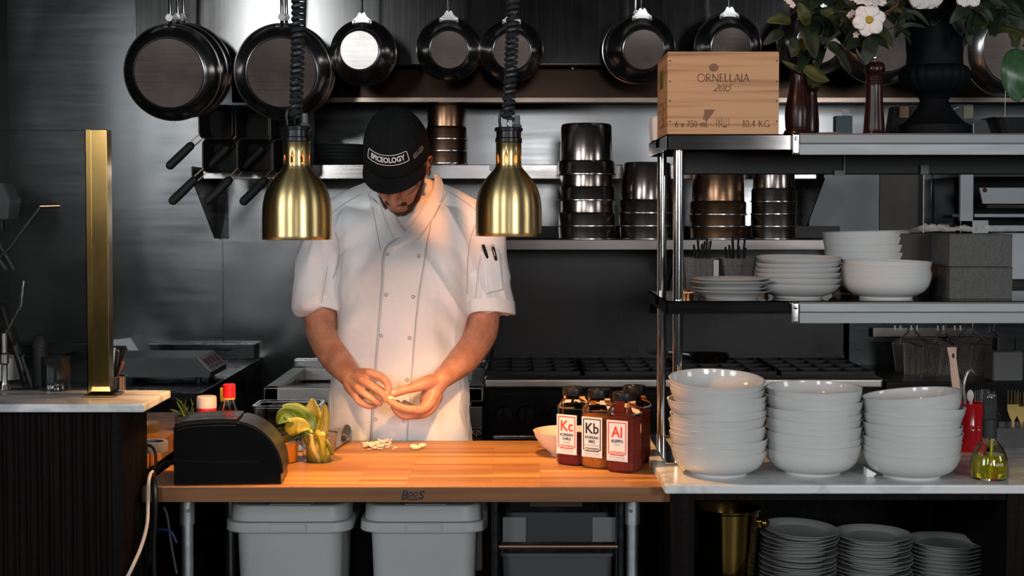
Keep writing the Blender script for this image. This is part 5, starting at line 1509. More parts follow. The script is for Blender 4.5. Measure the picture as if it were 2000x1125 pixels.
# bottles behind the dispenser
YB = 3.62
c = Vector((W(404, 830, YB).x, YB, BZ))
hz = lambda y, Y: W(0, y, Y).z-BZ
t = thing('seasoning_tub', 'white topped tub with red band behind the black dispenser', 'tub', c)
r1 = 19/S(YB)
obj('tub_body', lathe(BM(), [(0, 0), (r1*.96, 0), (r1, 0.004), (r1, hz(797, YB)), (0, hz(797, YB))], (0, 0, 0), 40), PAPER, t)
obj('red_band', lathe(BM(), [(r1*1.002, 0.02), (r1*1.012, 0.02), (r1*1.012, hz(796, YB)), (r1*1.002, hz(796, YB))], (0, 0, 0), 40), M('red_label', (0.55, 0.015, 0.03), 0.4), t)
obj('lid', lathe(BM(), [(0, hz(797, YB)), (r1*1.0, hz(797, YB)), (r1*1.03, hz(795, YB)), (r1*1.03, hz(777, YB)), (r1*.95, hz(773.5, YB)), (0, hz(773, YB))], (0, 0, 0), 40), M('pink_white_lid', (0.72, 0.60, 0.56), 0.4), t)
def bottle(nm, label, px, Y, top, capc, capn, rb, rn, capr, cat='bottle'):
    c = Vector((W(px, 830, Y).x, Y, BZ))
    t = thing(nm, label, cat, c)
    H = W(0, top, Y).z-BZ
    bm = BM()
    lathe(bm, [(0, 0), (rb*.94, 0), (rb, 0.004), (rb, H*0.50), (rb*.98, H*0.56), (rn*1.25, H*0.70), (rn, H*0.76), (rn, H-0.01), (rn*.8, H-0.01), (rn*.8, H*0.76), (rb*.85, H*.55), (rb*.9, 0.006), (0, 0.006)], (0, 0, 0), 36)
    obj('glass', bm, CLEARPL, t)
    lathe_ = lathe(BM(), [(0, 0.008), (rb*.88, 0.008), (rb*.88, H*0.38), (0, H*0.38)], (0, 0, 0), 30)
    obj('contents', lathe_, M('dark_sauce', (0.06, 0.03, 0.012), 0.3), t)
    hc = 26/S(Y)
    obj('cap', lathe(BM(), [(0, H-hc), (capr, H-hc), (capr*1.03, H-hc+0.002), (capr*1.03, H-hc+0.006), (capr, H-hc+0.007), (capr, H-0.002), (capr*.9, H), (0, H)], (0, 0, 0), 36), M(capn, capc, 0.35), t)
    return t, H
t, H_ = bottle('sauce_bottle', 'clear sauce bottle with bright red screw cap behind the dispenser', 448, 3.60, 750, (0.80, 0.012, 0.015), 'bright_red_cap', 0.026, 0.0135, 0.0158)
obj('yellow_ring', lathe(BM(), [(0.0138, H_-0.0385), (0.0152, H_-0.0385), (0.0152, H_-0.034), (0.0138, H_-0.034)], (0, 0, 0), 30), M('amber_ring', (0.8, 0.42, 0.06), 0.4), t)
bottle('squeeze_bottle', 'clear bottle with small yellow cap behind the red capped bottle', 438, 3.70, 757, (0.85, 0.48, 0.01), 'yellow_cap', 0.024, 0.011, 0.0105)
# herb bunch in a small dark tub
c = Vector((W(362, 830, 3.74).x, 3.74, BZ))
t = thing('herb_tub', 'small dark tub of green herb sprigs behind the dispenser', 'herbs', c)
obj('tub', lathe(BM(), [(0, 0), (0.022, 0), (0.027, hz(812, 3.74)), (0.025, hz(812, 3.74)), (0.02, 0.005), (0, 0.005)], (0, 0, 0), 28), GREYM, t)
GRN = M('fresh_green_stem', (0.10, 0.19, 0.035), 0.5, var=0.4, vscale=(40, 40, 40))
rr_ = random.Random(4)
tips = [(-18, 783), (-14, 792), (-24, 804), (-8, 782), (2, 779), (10, 776), (18, 785), (-20, 776), (-4, 790), (6, 792), (68, 757), (-30, 800), (14, 796), (-12, 800)]
for dx, ty in tips:
    tip = W(362+dx, ty, 3.74)-c
    b_ = Vector((rr_.uniform(.0, .016) + (0.07 if dx > 60 else 0)*0, rr_.uniform(-.01, .01), hz(820, 3.74)))
    if dx > 60: b_ = W(425, 812, 3.74)-c
    mid = (b_+tip)/2+Vector((rr_.uniform(-.006, .006), 0, 0.006))
    obj('sprig', tube(BM(), spline([b_, mid, tip], 4), [0.0021]*5+[0.0024, 0.0022, 0.0016, 0.0006], 6, flat=0.6), GRN, t)
# clear container behind
c = Vector((W(560, 830, 3.72).x, 3.76, BZ))
one('clear_tray', rloft(BM(), [(0.15, 0.10, 0.015, 0), (0.170, 0.12, 0.018, hz(797, 3.70)), (0.178, 0.128, 0.02, hz(797, 3.70)), (0.178, 0.128, 0.02, hz(793, 3.70)), (0.166, 0.116, 0.018, hz(793, 3.70)), (0.146, 0.096, 0.014, 0.002)], c), CLEARPL, 'clear plastic tray standing behind the leafy greens', 'tray', world_loc=c)
# orange liquid tub
c = Vector((W(563, 885, 3.58).x, 3.555, BZ))
t = thing('orange_sauce_tub', 'small clear tub of orange sauce between dispenser and greens', 'tub', c)
hh = hz(848, 3.56)
obj('tub_shell', lathe(BM(), [(0, 0), (0.026, 0), (0.033, hh), (0.0345, hh), (0.0345, hh-0.003), (0.0335, hh-0.003), (0.0268, 0.0008)], (0, 0, 0), 40), CLEARPL, t)
obj('sauce', lathe(BM(), [(0, 0.002), (0.0248, 0.002), (0.0305, hh*0.72), (0, hh*0.72)], (0, 0, 0), 36), M('orange_sauce', (0.80, 0.24, 0.004), 0.35), t)
# deli cup with greens
Yd = WZ(620, 905, BZ).y + 0.03
c = Vector((W(622, 880, Yd).x, Yd, BZ))
hd = W(0, 845, Yd).z-BZ
t = thing('deli_cup', 'clear plastic cup holding the bunch of leafy greens on the block', 'cup', c)
obj('cup_shell', lathe(BM(), [(0, 0.001), (0.033, 0), (0.0365, 0.003), (0.047, hd-0.004), (0.0495, hd-0.003), (0.0495, hd), (0.0475, hd), (0.046, hd-0.003), (0.0357, 0.0035), (0, 0.002)], (0, 0, 0), 56), CLEARPL, t)
g = thing('leafy_greens', 'bunch of yellow green leaves with pale stems standing in the clear cup', 'greens', c+Vector((0, 0, 0.004)))
LEAFA = M('lit_leaf_yellow_stem', (0.26, 0.215, 0.018), 0.42, var=0.35, vscale=(25, 25, 25), trans=0.0)  # yellow-green stalk colour; on the front leaf it paints in lamp light
LEAFC = M('olive_gold_leaf', (0.135, 0.12, 0.010), 0.42, var=0.3, vscale=(25, 25, 25))
LEAFB = M('mid_green_leaf', (0.065, 0.115, 0.012), 0.4, var=0.4, vscale=(25, 25, 25))
STEMP = M('pale_green_stem', (0.40, 0.33, 0.10), 0.4, var=0.2, vscale=(50, 50, 12))
def leaf_bm(path, width, twist=0.0, curl=0.3, nseg=14, normal=None, tip=1.0):
    # leaf blade along a 3-D path, with a folded midrib and thickness from solidify
    P = spline(path, nseg//(len(path)-1)+1)
    fr = frames(P); n = len(fr)
    bm = BM(); rows = []
    for i, (p, tn, N, B) in enumerate(fr):
        f = i/(n-1)
        wv = width*math.sin(PI*min(1, f**0.75*0.98+0.02))**0.8*(1 if f < .96 else 0.5)
        wv = max(wv, width*0.06)
        side = (normal - tn*normal.dot(tn)).normalized() if normal is not None else N
        sd = tn.cross(side)
        ca, sa = math.cos(twist*f), math.sin(twist*f)
        u_ = sd*ca+side*sa; v_ = side*ca-sd*sa
        row = []
        for k in (-1, -.55, 0, .55, 1):
            row.append(bm.verts.new(p+u_*(wv*k)+v_*(curl*wv*abs(k)**1.3 + 0.06*wv*math.sin(f*14+k*2))))
        rows.append(row)
    for a_, b_ in zip(rows, rows[1:]):
        for k in range(4): bm.faces.new((a_[k], a_[k+1], b_[k+1], b_[k]))
    return bm
def solid(o, th=0.0008):
    m_ = o.modifiers.new('thickness', 'SOLIDIFY'); m_.thickness = th; m_.offset = 0
    return o
def gl(pts, width, mat, twist=0.0, curl=0.3, nrm=(0.1, -1, 0.25), nm='leaf'):
    P = [W(px, py, Y) - g.location for px, py, Y in pts]
    return solid(obj(nm, leaf_bm(P, width, twist, curl, 16, Vector(nrm)), mat, g))
Y0 = Yd
gl([(612, 850, Y0), (612, 815, Y0+.02), (610, 778, Y0+.03)], 0.026, LEAFC, 0.3, 0.35)
gl([(627, 880, Y0-.01), (625, 850, Y0), (632, 815, Y0+.01), (634, 788, Y0+.015)], 0.018, LEAFC, -0.4, 0.4, (0.5, -1, 0))
gl([(618, 846, Y0), (597, 822, Y0-.005), (578, 803, Y0-.01), (550, 793, Y0-.02)], 0.024, LEAFB, 0.5, 0.5, (-0.2, -0.6, 1))
gl([(610, 838, Y0), (590, 812, Y0+.01), (570, 800, Y0+.01), (552, 810, Y0)], 0.022, LEAFB, 0.2, 0.4)
gl([(598, 828, Y0-.01), (575, 812, Y0-.025), (553, 808, Y0-.03), (540, 826, Y0-.03)], 0.020, LEAFB, 0.4, 0.35)
gl([(600, 835, Y0-.01), (580, 818, Y0-.02), (563, 816, Y0-.03), (542, 828, Y0-.035)], 0.018, LEAFB, -0.3, 0.4)
gl([(560, 846, Y0-.03), (575, 833, Y0-.035), (592, 832, Y0-.035), (606, 838, Y0-.035)], 0.021, LEAFA, 0.1, 0.25, (0, -1, 0.2))
gl([(606, 846, Y0-.02), (585, 838, Y0-.02), (560, 840, Y0-.02), (540, 838, Y0-.01)], 0.013, LEAFB, 0.4, 0.5, (0, -0.6, 1))
gl([(590, 845, Y0-.01), (572, 850, Y0-.02), (560, 856, Y0-.02), (552, 866, Y0-.01)], 0.012, LEAFB, 0.3, 0.4)
for a_, b_, m_, r0 in (((596, 850), (615, 898), LEAFA, 0.012), ((605, 846), (622, 900), STEMP, 0.013), ((622, 848), (632, 898), LEAFA, 0.012), ((630, 850), (636, 896), STEMP, 0.010), ((614, 852), (640, 888), LEAFA, 0.009), ((600, 852), (612, 893), STEMP, 0.010), ((636, 862), (646, 884), LEAFC, 0.007), ((608, 850), (604, 896), LEAFC, 0.009), ((626, 850), (614, 900), STEMP, 0.010), ((618, 850), (640, 896), LEAFC, 0.009)):
    p0 = W(a_[0], a_[1], Y0-.005)-g.location; p1 = W(b_[0], b_[1], Y0-.01)-g.location
    obj('stem', tube(BM(), spline([p0, (p0+p1)/2+Vector((rr_.uniform(-.006, .006), rr_.uniform(-.006, .006), 0)), p1], 5), [r0*1.0]*5+[r0*1.1]*5+[r0*1.15], 10, flat=0.8, round_ends=True), m_, g)
# knife
kz = BZ
tipk = WZ(627, 896, BZ); heel = WZ(672, 866, BZ); butt = WZ(682, 848, BZ)
t = thing('kitchen_knife', 'kitchen knife with dark handle resting point forward on the block', 'knife', heel)
d = (tipk-heel); d.z = 0; L_ = d.length; d.normalize(); q = Vector((-d.y, d.x, 0))
bm = BM()
def kp(u, v, h): return heel+d*(u*L_)+q*v+Vector((0, 0, h))
loft(bm, [[kp(u, a_, 0.004+hh_), kp(u, b_, 0.004+hh_), kp(u, b_, 0.002+hh_*.9), kp(u, a_, 0.0025+hh_*.9)] for u, a_, b_, hh_ in ((-0.06, -0.016, 0.012, 0.010), (0, -0.018, 0.012, 0.009), (0.35, -0.018, 0.010, 0.006), (0.7, -0.012, 0.007, 0.003), (1.0, -0.0005, 0.0005, 0.0))])
obj('blade', bm, M('bright_blade_steel', (0.55, 0.52, 0.50), 0.22, 1.0), t, world=True, smooth=False)
dirh = (butt-heel); dirh.z = 0; dirh.normalize()
obj('handle', tube(BM(), [heel+Vector((0, 0, 0.016)), heel+dirh*0.05+Vector((0, 0, 0.020)), heel+dirh*0.105+Vector((0, 0, 0.022)), heel+dirh*0.125+Vector((0, 0, 0.018))], [0.012, 0.0135, 0.015, 0.013], 14, round_ends=True, flat=0.75), M('dark_grey_handle', (0.03, 0.03, 0.033), 0.4), t, world=True)
obj('bolster', tube(BM(), [heel-dirh*0.006+Vector((0, 0, 0.014)), heel+dirh*0.006+Vector((0, 0, 0.016))], 0.0128, 14, flat=0.7), STEEL, t, world=True)
# garlic
GAR = M('peeled_garlic', (0.80, 0.66, 0.42), 0.4, sss=0.2)
def clove(nm, label, loc, rot, s=1.0, group=None):
    prof = [(0, -0.0135), (0.003, -0.0125), (0.0065, -0.008), (0.0078, -0.001), (0.0065, 0.006), (0.0035, 0.012), (0.001, 0.016), (0, 0.0165)]
    bm = BM(); lathe(bm, [(r_*s, h_*s) for r_, h_ in prof], (0, 0, 0), 20, 'X')
    for v in bm.verts:
        v.co.z += 0.10*abs(v.co.x)**1.0*0.6
        if v.co.y > 0: v.co.y *= 0.75
    return one(nm, bm, GAR, label, 'garlic', group, loc=loc) if rot is None else (lambda o: (setattr(o, 'rotation_euler', rot), o)[1])(one(nm, bm, GAR, label, 'garlic', group, loc=loc))
c1 = WZ(810, 879, BZ); c2 = WZ(824, 877, BZ)
clove('garlic_clove', 'peeled garlic clove on the block, left of the pair', c1+Vector((0, 0, 0.0078)), (0, R(8), R(-15)), 1.0, 'garlic cloves on the block')
clove('garlic_clove', 'peeled garlic clove on the block, smaller right one of the pair', c2+Vector((0, 0.008, 0.0078)), (0, R(-6), R(25)), 0.85, 'garlic cloves on the block')
bm = BM()
rs = random.Random(17)
SK = M('papery_garlic_skin', (0.80, 0.70, 0.62), 0.6)
for k in range(46):
    u, v = rs.gauss(0, 1), rs.gauss(0, 1)
    px = 738+u*15; py = 872+v*3.6
    if k > 40: px, py = rs.choice([(775, 877), (722, 879), (712, 868), (782, 872), (768, 879), (700, 869)])
    p = WZ(px, py, BZ)
    if p.y > 3.87: p.y = 3.865
    s = rs.uniform(0.006, 0.015)*(1 if k < 40 else 0.5)
    cl = rs.uniform(0.2, 0.9); ang = rs.uniform(0, 6.3); hgt = abs(rs.gauss(0, 0.004)) if k < 36 else 0
    nn = 6
    Mx = Matrix.Translation((p.x, p.y, BZ+0.0012+hgt)) @ Matrix.Rotation(ang, 4, 'Z') @ Matrix.Rotation(rs.uniform(-.5, .5), 4, 'X')
    rows = []
    for i in range(nn+1):
        f = i/nn-0.5
        row = []
        for j in (-1, 0, 1):
            wv = s*0.55*(1-(2*f)**2*0.7)*(1+0.25*rs.uniform(-1, 1))
            row.append(bm.verts.new(Mx @ Vector((f*s*2, j*wv, max(0, cl*s*(4*f*f)*0.5+cl*s*0.5*abs(j))))))
        rows.append(row)
    for a_, b_ in zip(rows, rows[1:]):
        for j in range(2): bm.faces.new((a_[j], a_[j+1], b_[j+1], b_[j]))
for v in bm.verts: v.co.z = max(v.co.z, BZ+0.0006)
o = one('garlic_skins', bm, SK, 'loose heap of papery white garlic skins on the block', 'garlic skins', world_loc=WZ(738, 872, BZ), smooth=True)
o['kind'] = 'stuff'; solid(o, 0.0004)

# ================================================================ MARBLE LEDGE LEFT
c = WZ(110, 765, LZ); c.y += 0.036; c.z = LZ; c.x = W(110, 740, c.y).x
hc = W(0, 697, c.y).z-LZ
t = thing('black_cup', 'black ribbed cup with small grey plate on the left marble ledge', 'cup', c)
bm = BM(); 
rings = []
for r_, h_ in ((0.030, 0), (0.0345, 0), (0.0352, 0.004), (0.0325, 0.012), (0.032, 0.016), (0.032, hc-0.004), (0.0335, hc-0.001), (0.0335, hc), (0.030, hc), (0.0295, hc-0.01), (0.0295, 0.008)):
    rings.append([Vector((r_*(1+(0.012*math.cos(a_*36) if 0.014 < h_ < hc-0.002 and r_ > 0.031 else 0))*math.cos(a_), r_*(1+(0.012*math.cos(a_*36) if 0.014 < h_ < hc-0.002 and r_ > 0.031 else 0))*math.sin(a_), h_)) for a_ in [2*PI*i/144 for i in range(144)]])
loft(bm, rings)
obj('cup_body', bm, M('black_glaze', (0.008, 0.009, 0.010), 0.16), t)
bm = BM()
rg = []
for h_ in (hc*0.24, hc*0.72):
    rg.append([Vector((0.0335*math.sin(a_), -0.0335*math.cos(a_), h_)) for a_ in [R(-10+24*i/6-4) for i in range(7)]])
vr = [[bm.verts.new(p) for p in r_] for r_ in rg]
for i in range(6): bm.faces.new((vr[0][i], vr[0][i+1], vr[1][i+1], vr[1][i]))
obj('face_plate', bm, M('charcoal_plate', (0.035, 0.037, 0.04), 0.5), t)
# utensils in a steel crock behind the post
c = Vector((W(218, 760, 3.6).x, 3.62, SWZ))
t = thing('steel_crock', 'steel utensil crock mostly hidden behind the brass post', 'crock', c)
hh = W(0, 735, 3.6).z-SWZ
obj('crock_body', lathe(BM(), [(0, 0), (0.030, 0), (0.031, hh-0.003), (0.034, hh), (0.030, hh), (0.029, 0.004), (0, 0.004)], (0, 0, 0), 36), CHROME, t)
gu = 'utensils in the crock behind the brass post'
uu = [((226, 740), (240, 683), 0.0085, BLACKPL, 'black rounded utensil handle leaning right behind the brass post', 0.6), ((224, 740), (229, 690), 0.010, CHROME, 'steel rounded utensil behind the brass post', 0.5), ((222, 742), (224, 680), 0.004, CHROME, 'thin steel rod standing behind the brass post', 1.0), ((222, 744), (239, 709), 0.006, M('reddish_handle', (0.36, 0.13, 0.07), 0.4), 'reddish flat handle leaning low behind the brass post', 0.5)]
for k, (a_, b_, r_, m_, L, fl) in enumerate(uu):
    Yq = 3.60+0.008*k
    p0, p1 = W(*a_, Yq), W(*b_, Yq)
    tt = thing('utensil', L, 'utensil', p0, group=gu)
    obj('utensil_handle', tube(BM(), [p0-(p1-p0)*0.3, p0, (p0+p1)/2, p1], [r_*.5, r_*.6, r_*.8, r_], 12, round_ends=True, flat=fl), m_, tt, world=True)

# ================================================================ RIGHT END OF THE MARBLE
Yr = 3.62
c = Vector((W(1893, 860, Yr).x, Yr, RZ))
t = thing('red_crock', 'deep red glazed utensil crock behind the right bowl stack', 'crock', c)
hh = W(0, 786, Yr).z-RZ
rc = 29/S(Yr)
RED = M('deep_red_glaze', (0.36, 0.006, 0.010), 0.14)
obj('crock_body', lathe(BM(), [(0, 0), (rc*.95, 0), (rc, 0.006), (rc, hh*0.42), (rc*1.03, hh*0.44), (rc*1.03, hh*.47), (rc, hh*.49), (rc, hh*.53), (rc*1.02, hh*.55), (rc, hh*.57), (rc, hh-0.004), (rc*1.05, hh-0.002), (rc*1.05, hh), (rc*.92, hh), (rc*.9, 0.01), (0, 0.01)], (0, 0, 0), 56), RED, t)
bm = BM()
for k in range(-1, 2): bmesh.ops.create_uvsphere(bm, u_segments=8, v_segments=6, radius=0.0035, matrix=Matrix.Translation((rc*math.sin(R(10+k*14)), -rc*math.cos(R(10+k*14)), hh*.51)))
obj('embossed_studs', bm, RED, t)
gr = 'utensils in the red crock'
# wooden spatula
p0, p1 = W(1872, 800, Yr-.01), W(1858, 678, Yr-.01)
t = thing('wooden_spatula', 'pale wooden spatula handle with dark hole rising from the crock', 'spatula', p0, group=gr)
bm = BM()
pts = [(p0+(p1-p0)*f) for f in (-0.3, 0, 0.25, 0.55, 0.8, 0.93, 1.0)]
wds = [0.006, 0.0075, 0.0095, 0.0098, 0.0085, 0.0105, 0.0112]
loft(bm, [[p+Vector((-w_, -0.003, 0)), p+Vector((w_, -0.003, 0)), p+Vector((w_, 0.003, 0)), p+Vector((-w_, 0.003, 0))] for p, w_ in zip(pts, wds)])
obj('spatula_handle', bm, M('pale_pinkish_wood', (0.48, 0.31, 0.23), 0.6, var=0.15, vscale=(40, 40, 6)), t, world=True, smooth=False)
h_ = W(1862, 695, Yr-.0145)
obj('hang_hole', lathe(BM(), [(0, -0.0004), (0.0028, -0.0004), (0.003, 0.0006)], h_, 16, 'Y', ecc=2.2), M('dark_hole', (0.02, 0.012, 0.01), 0.8), t, world=True)
# slotted server
GP2 = M('grey_metal_utensil', (0.42, 0.41, 0.40), 0.35, 0.8)
b_ = W(1872, 795, Yr+.0)
t = thing('slotted_server', 'grey slotted pasta server standing in the red crock', 'server', b_, group=gr)
bm = BM()
A = [W(*q, Yr) for q in ((1864, 800), (1864, 775), (1864, 745), (1868, 725))]; B_ = [W(*q, Yr) for q in ((1874, 800), (1876, 780), (1877, 755), (1872, 735), (1868, 725))]
tube(bm, spline(A, 4), 0.0038, 8); tube(bm, spline(B_, 4), 0.0022, 8)
for y in (741, 756, 770, 785): tube(bm, [W(1864, y, Yr), W(1876, y+3, Yr)], 0.0016, 6)
obj('slotted_head', bm, GP2, t, world=True)
obj('stem', tube(BM(), [W(1869, 800, Yr), W(1880, 850, Yr)], 0.004, 8), GP2, t, world=True)
t = thing('curved_ladle', 'grey utensil with hooked handle end, tallest at right in the crock', 'ladle', W(1886, 790, Yr), group=gr)
Q = [W(*q, Yr-.012) for q in ((1888, 830), (1884, 785), (1882, 757), (1886, 735), (1894, 722), (1903, 729))]
obj('hooked_handle', tube(BM(), spline(Q, 5), [0.0062]*11+[0.007]*5+[0.0078]*5+[0.0075, 0.007, 0.006, 0.005, 0.004], 10, flat=0.6), GP2, t, world=True)
t = thing('pale_spoon', 'pale round spoon back just above the red crock rim', 'spoon', W(1896, 780, Yr), group=gr)
bm = BM(); bmesh.ops.create_uvsphere(bm, u_segments=20, v_segments=12, radius=1.0, matrix=Matrix.Translation(W(1895, 773, Yr+.012)) @ Matrix.Diagonal((0.0095, 0.003, 0.0155, 1)))
obj('spoon_bowl', bm, M('pale_silicone', (0.55, 0.44, 0.38), 0.5), t, world=True)
obj('spoon_stem', tube(BM(), [W(1896, 782, Yr+.012), W(1893, 850, Yr+.012)], 0.004, 8), M('pale_silicone'), t, world=True)
# oil bottle with black sleeve
Yo = WZ(1930, 940, RZ).y+0.038
c = Vector((W(1932, 900, Yo).x, Yo, RZ))
t = thing('oil_bottle', 'squat glass bottle of yellow green oil with black sleeve on its neck', 'bottle', c)
ho = W(0, 778, Yo).z-RZ
k = 1/S(Yo)
OILG = M('yellow_oil', (0.78, 0.66, 0.03), 0.06, trans=0.85, ior=1.35)
prof = [(0, 0.0), (33*k, 0.0), (36*k, 4*k), (36.5*k, 20*k), (34*k, 42*k), (27*k, 60*k), (19*k, 70*k), (14*k, 75*k), (13*k, 80*k), (13*k, 118*k), (11*k, 118*k), (11*k, 78*k), (17*k, 68*k), (25*k, 58*k), (32*k, 41*k), (34.5*k, 20*k), (33.5*k, 4*k), (0, 3*k)]
obj('bottle_glass', lathe(BM(), prof, (0, 0, 0), 56), M('green_tint_glass', (0.93, 0.95, 0.72), 0.03, trans=1.0, ior=1.4), t)
obj('oil', lathe(BM(), [(0, 4*k), (33*k, 5*k), (34*k, 20*k), (31.6*k, 40*k), (29*k, 48*k), (0, 48*k)], (0, 0, 0), 48), OILG, t)
part(obj('neck_sleeve', lathe(BM(), [(13.2*k, 80*k), (13.9*k, 80*k), (13.9*k, 117*k), (13.2*k, 117*k)], (0, 0, 0), 36), BLACKMAT, t), 'black neck sleeve')
obj('pourer', lathe(BM(), [(0, 117*k), (13*k, 118*k), (12*k, 130*k), (13.5*k, 140*k), (14*k, 158*k), (12.5*k, 164*k), (0, 164*k)], (0, 0, 0), 30), M('smoky_glass_stopper', (0.05, 0.05, 0.05), 0.08, trans=0.35), t)
obj('dip_tube', tube(BM(), [(0.0, -0.004, 6*k), (0.004, -0.006, 76*k)], 0.0028, 8), M('yellow_dip_tube', (0.62, 0.55, 0.05), 0.4), t)
tb = text_bm('evo', 0.014, shear=0.2, offset=0.0002, xs=0.9)
bmesh.ops.transform(tb, matrix=Matrix.Translation((0.010, -34.5*k-0.0012, 33*k)) @ UPRIGHT, verts=tb.verts)
for v in tb.verts: v.co.y = -math.sqrt(max(0, (36.6*k)**2-(v.co.x)**2))-0.0006 + max(0, v.co.z-22*k)*0.12
obj('white_script', tb, M('white_enamel_script', (0.8, 0.8, 0.7), 0.5), t, smooth=False, recalc=False)
# dark pot with forks at the right edge
c = Vector((W(1995, 840, 3.72).x, 3.72, RZ))
t = thing('dark_canister', 'dark tall canister of forks at the right picture edge', 'canister', c)
hh = W(0, 832, 3.7).z-RZ
obj('canister_body', rloft(BM(), [(0.20, 0.12, 0.01, 0), (0.20, 0.12, 0.01, hh), (0.19, 0.11, 0.01, hh), (0.185, 0.105, 0.01, 0.01)]), M('dark_brown_tin', (0.012, 0.008, 0.007), 0.4), t)
t_ = t
def fork(px, top_y, Y, label, mat, grp, wd=11, lean=0):
    s = S(Y)
    top = W(px, top_y, Y)
    t = thing('dinner_fork', label, 'fork', top-Vector((0, 0, 0.06)), group=grp)
    bm = BM()
    ww = wd/s
    for k in range(4):
        x = top.x+(-1.5+k)*ww*0.66
        tube(bm, [(x, Y, top.z), (x, Y, top.z-30/s)], [0.0009, 0.0015], 6)
    loft(bm, [[Vector((top.x+sx*w_*ww, Y+sy*0.0012, top.z-h_/s)) for sx, sy in ((-1, -1), (1, -1), (1, 1), (-1, 1))] for w_, h_ in ((1.15, 28), (1.1, 40), (0.7, 52), (0.25, 60), (0.22, 95))])
    obj('fork_head', bm, mat, t, world=True)
    return t
DG = M('gilded_fork_metal', (0.30, 0.20, 0.07), 0.3, 1.0)
fork(1979, 762, 3.68, 'gilded fork at the right picture edge, left one', DG, 'gilded forks in the dark canister', 10)
fork(1996, 766, 3.70, 'gilded fork at the right picture edge, right one', DG, 'gilded forks in the dark canister', 10)
c = Vector((W(1928, 830, 3.74).x, 3.75, RZ))
one('mesh_fork_cup', lathe(BM(), [(0, 0), (0.030, 0), (0.034, W(0, 812, 3.74).z-RZ), (0.031, W(0, 812, 3.74).z-RZ), (0.028, 0.004), (0, 0.004)], c, 30), BLACKMAT, 'dark cup of steel forks behind the oil bottle', 'cup', world_loc=c)
for k, (px, y) in enumerate(((1912, 762), (1924, 760), (1936, 764))):
    fork(px, y, 3.735+0.012*k, ['left', 'middle', 'right'][k]+' one of three steel forks behind the oil bottle', STEEL, 'steel forks behind the oil bottle', 7)
c = Vector((W(1958, 860, 3.80).x, 3.80, RZ))
one('draped_bag', (lambda bm: (prism(bm, [(W(1925, 0, 3.80).x, RZ), (W(1925, 0, 3.80).x, W(0, 790, 3.8).z), (W(1945, 0, 3.80).x, W(0, 775, 3.8).z), (W(1968, 0, 3.80).x, W(0, 815, 3.8).z), (W(1965, 0, 3.80).x, RZ)], 3.80, 3.84, 'Y', 0.006), bm)[1])(BM()), M('smoky_plastic_bag', (0.04, 0.04, 0.04), 0.2), 'dark plastic bag slumped behind the oil bottle', 'bag', world_loc=c)

# ================================================================ TOP SHELF: MILLS, URN, FLOWERS
MILLW = M('dark_mahogany', (0.02, 0.005, 0.0035), 0.28, spec=0.35, var=0.3, vscale=(60, 60, 5))
def mill(label, px, base_y, Y, top_y, prof, knob=True, name='pepper_mill'):
    c = Vector((W(px, base_y, Y).x, Y, Z2)); k = 1/S(Y)
    hM = W(0, top_y, Y).z-Z2
    t = thing(name, label, 'pepper mill', c, group='pepper mills on the top shelf')
    obj('mill_body', lathe(BM(), [(r_*k, f*hM) for r_, f in spline(prof, 4)], (0, 0, 0), 40), MILLW, t)
    return t, hM, k
t, hM, k = mill('tall mahogany pepper mill with steel knob left of the urn', 1707, 258, 3.52, 121, [(0, 0), (22, 0), (22, 0.05), (20.5, 0.08), (19.5, 0.2), (16.5, 0.5), (16, 0.68), (17, 0.71), (15.5, 0.73), (17.2, 0.76), (15.6, 0.79), (17.5, 0.82), (15, 0.835), (19.5, 0.87), (20, 0.93), (17, 0.98), (10, 1.0), (0, 1.0)])
obj('knob', lathe(BM(), [(0, hM), (3*k, hM), (3*k, hM+3*k), (4.5*k, hM+5*k), (4.5*k, hM+9*k), (2*k, hM+10*k), (0, hM+10*k)], (0, 0, 0), 16), CHROME, t)
mill('dark bulbous pepper mill right beside the wine crate', 1557, 258, 3.50, 140, [(0, 0), (25, 0), (25, 0.08), (22, 0.10), (23, 0.15), (24, 0.35), (22, 0.5), (17, 0.68), (14, 0.85), (14, 0.95), (10, 1.0), (0, 1.0)])
mill('slimmer dark pepper mill standing just behind the bulbous one', 1583, 256, 3.60, 150, [(0, 0), (19, 0), (19, 0.08), (16.5, 0.10), (16, 0.3), (13, 0.6), (12, 0.75), (16, 0.8), (16, 0.9), (12, 1.0), (0, 1.0)])
c = Vector((W(1648, 250, 3.54).x, 3.56, Z2))
bm = BM(); box(bm, c.x-15/S(3.54), c.x+17/S(3.54), 3.54, 3.575, Z2, W(0, 226, 3.54).z, 0.001)
t = thing('teal_box', 'small dark teal box with open white flap on the top shelf', 'box', c)
obj('carton', bm, M('dark_teal_card', (0.012, 0.035, 0.042), 0.6), t, world=True, smooth=False)
bm = BM(); prism(bm, [(c.x+1/S(3.5), W(0, 226, 3.54).z-0.002), (c.x+15/S(3.5), W(0, 226, 3.54).z-0.002), (c.x+14/S(3.5), W(0, 215, 3.54).z), (c.x+1/S(3.5), W(0, 212, 3.54).z)], 3.56, 3.561, 'Y')
obj('flap', bm, M('grey_flap', (0.25, 0.25, 0.26), 0.7), t, world=True, smooth=False)
c = Vector((W(1622, 256, 3.47).x, 3.48, Z2))
one('shallow_brown_dish', lathe(BM(), [(0, 0), (0.024, 0), (0.033, 0.006), (0.033, 0.0075), (0.023, 0.003), (0, 0.003)], c, 36), M('brown_clay', (0.20, 0.10, 0.06), 0.5), 'shallow brown dish at the foot of the teal box', 'dish', world_loc=c)
c = Vector((W(1716, 258, 3.45).x, 3.455, Z2))
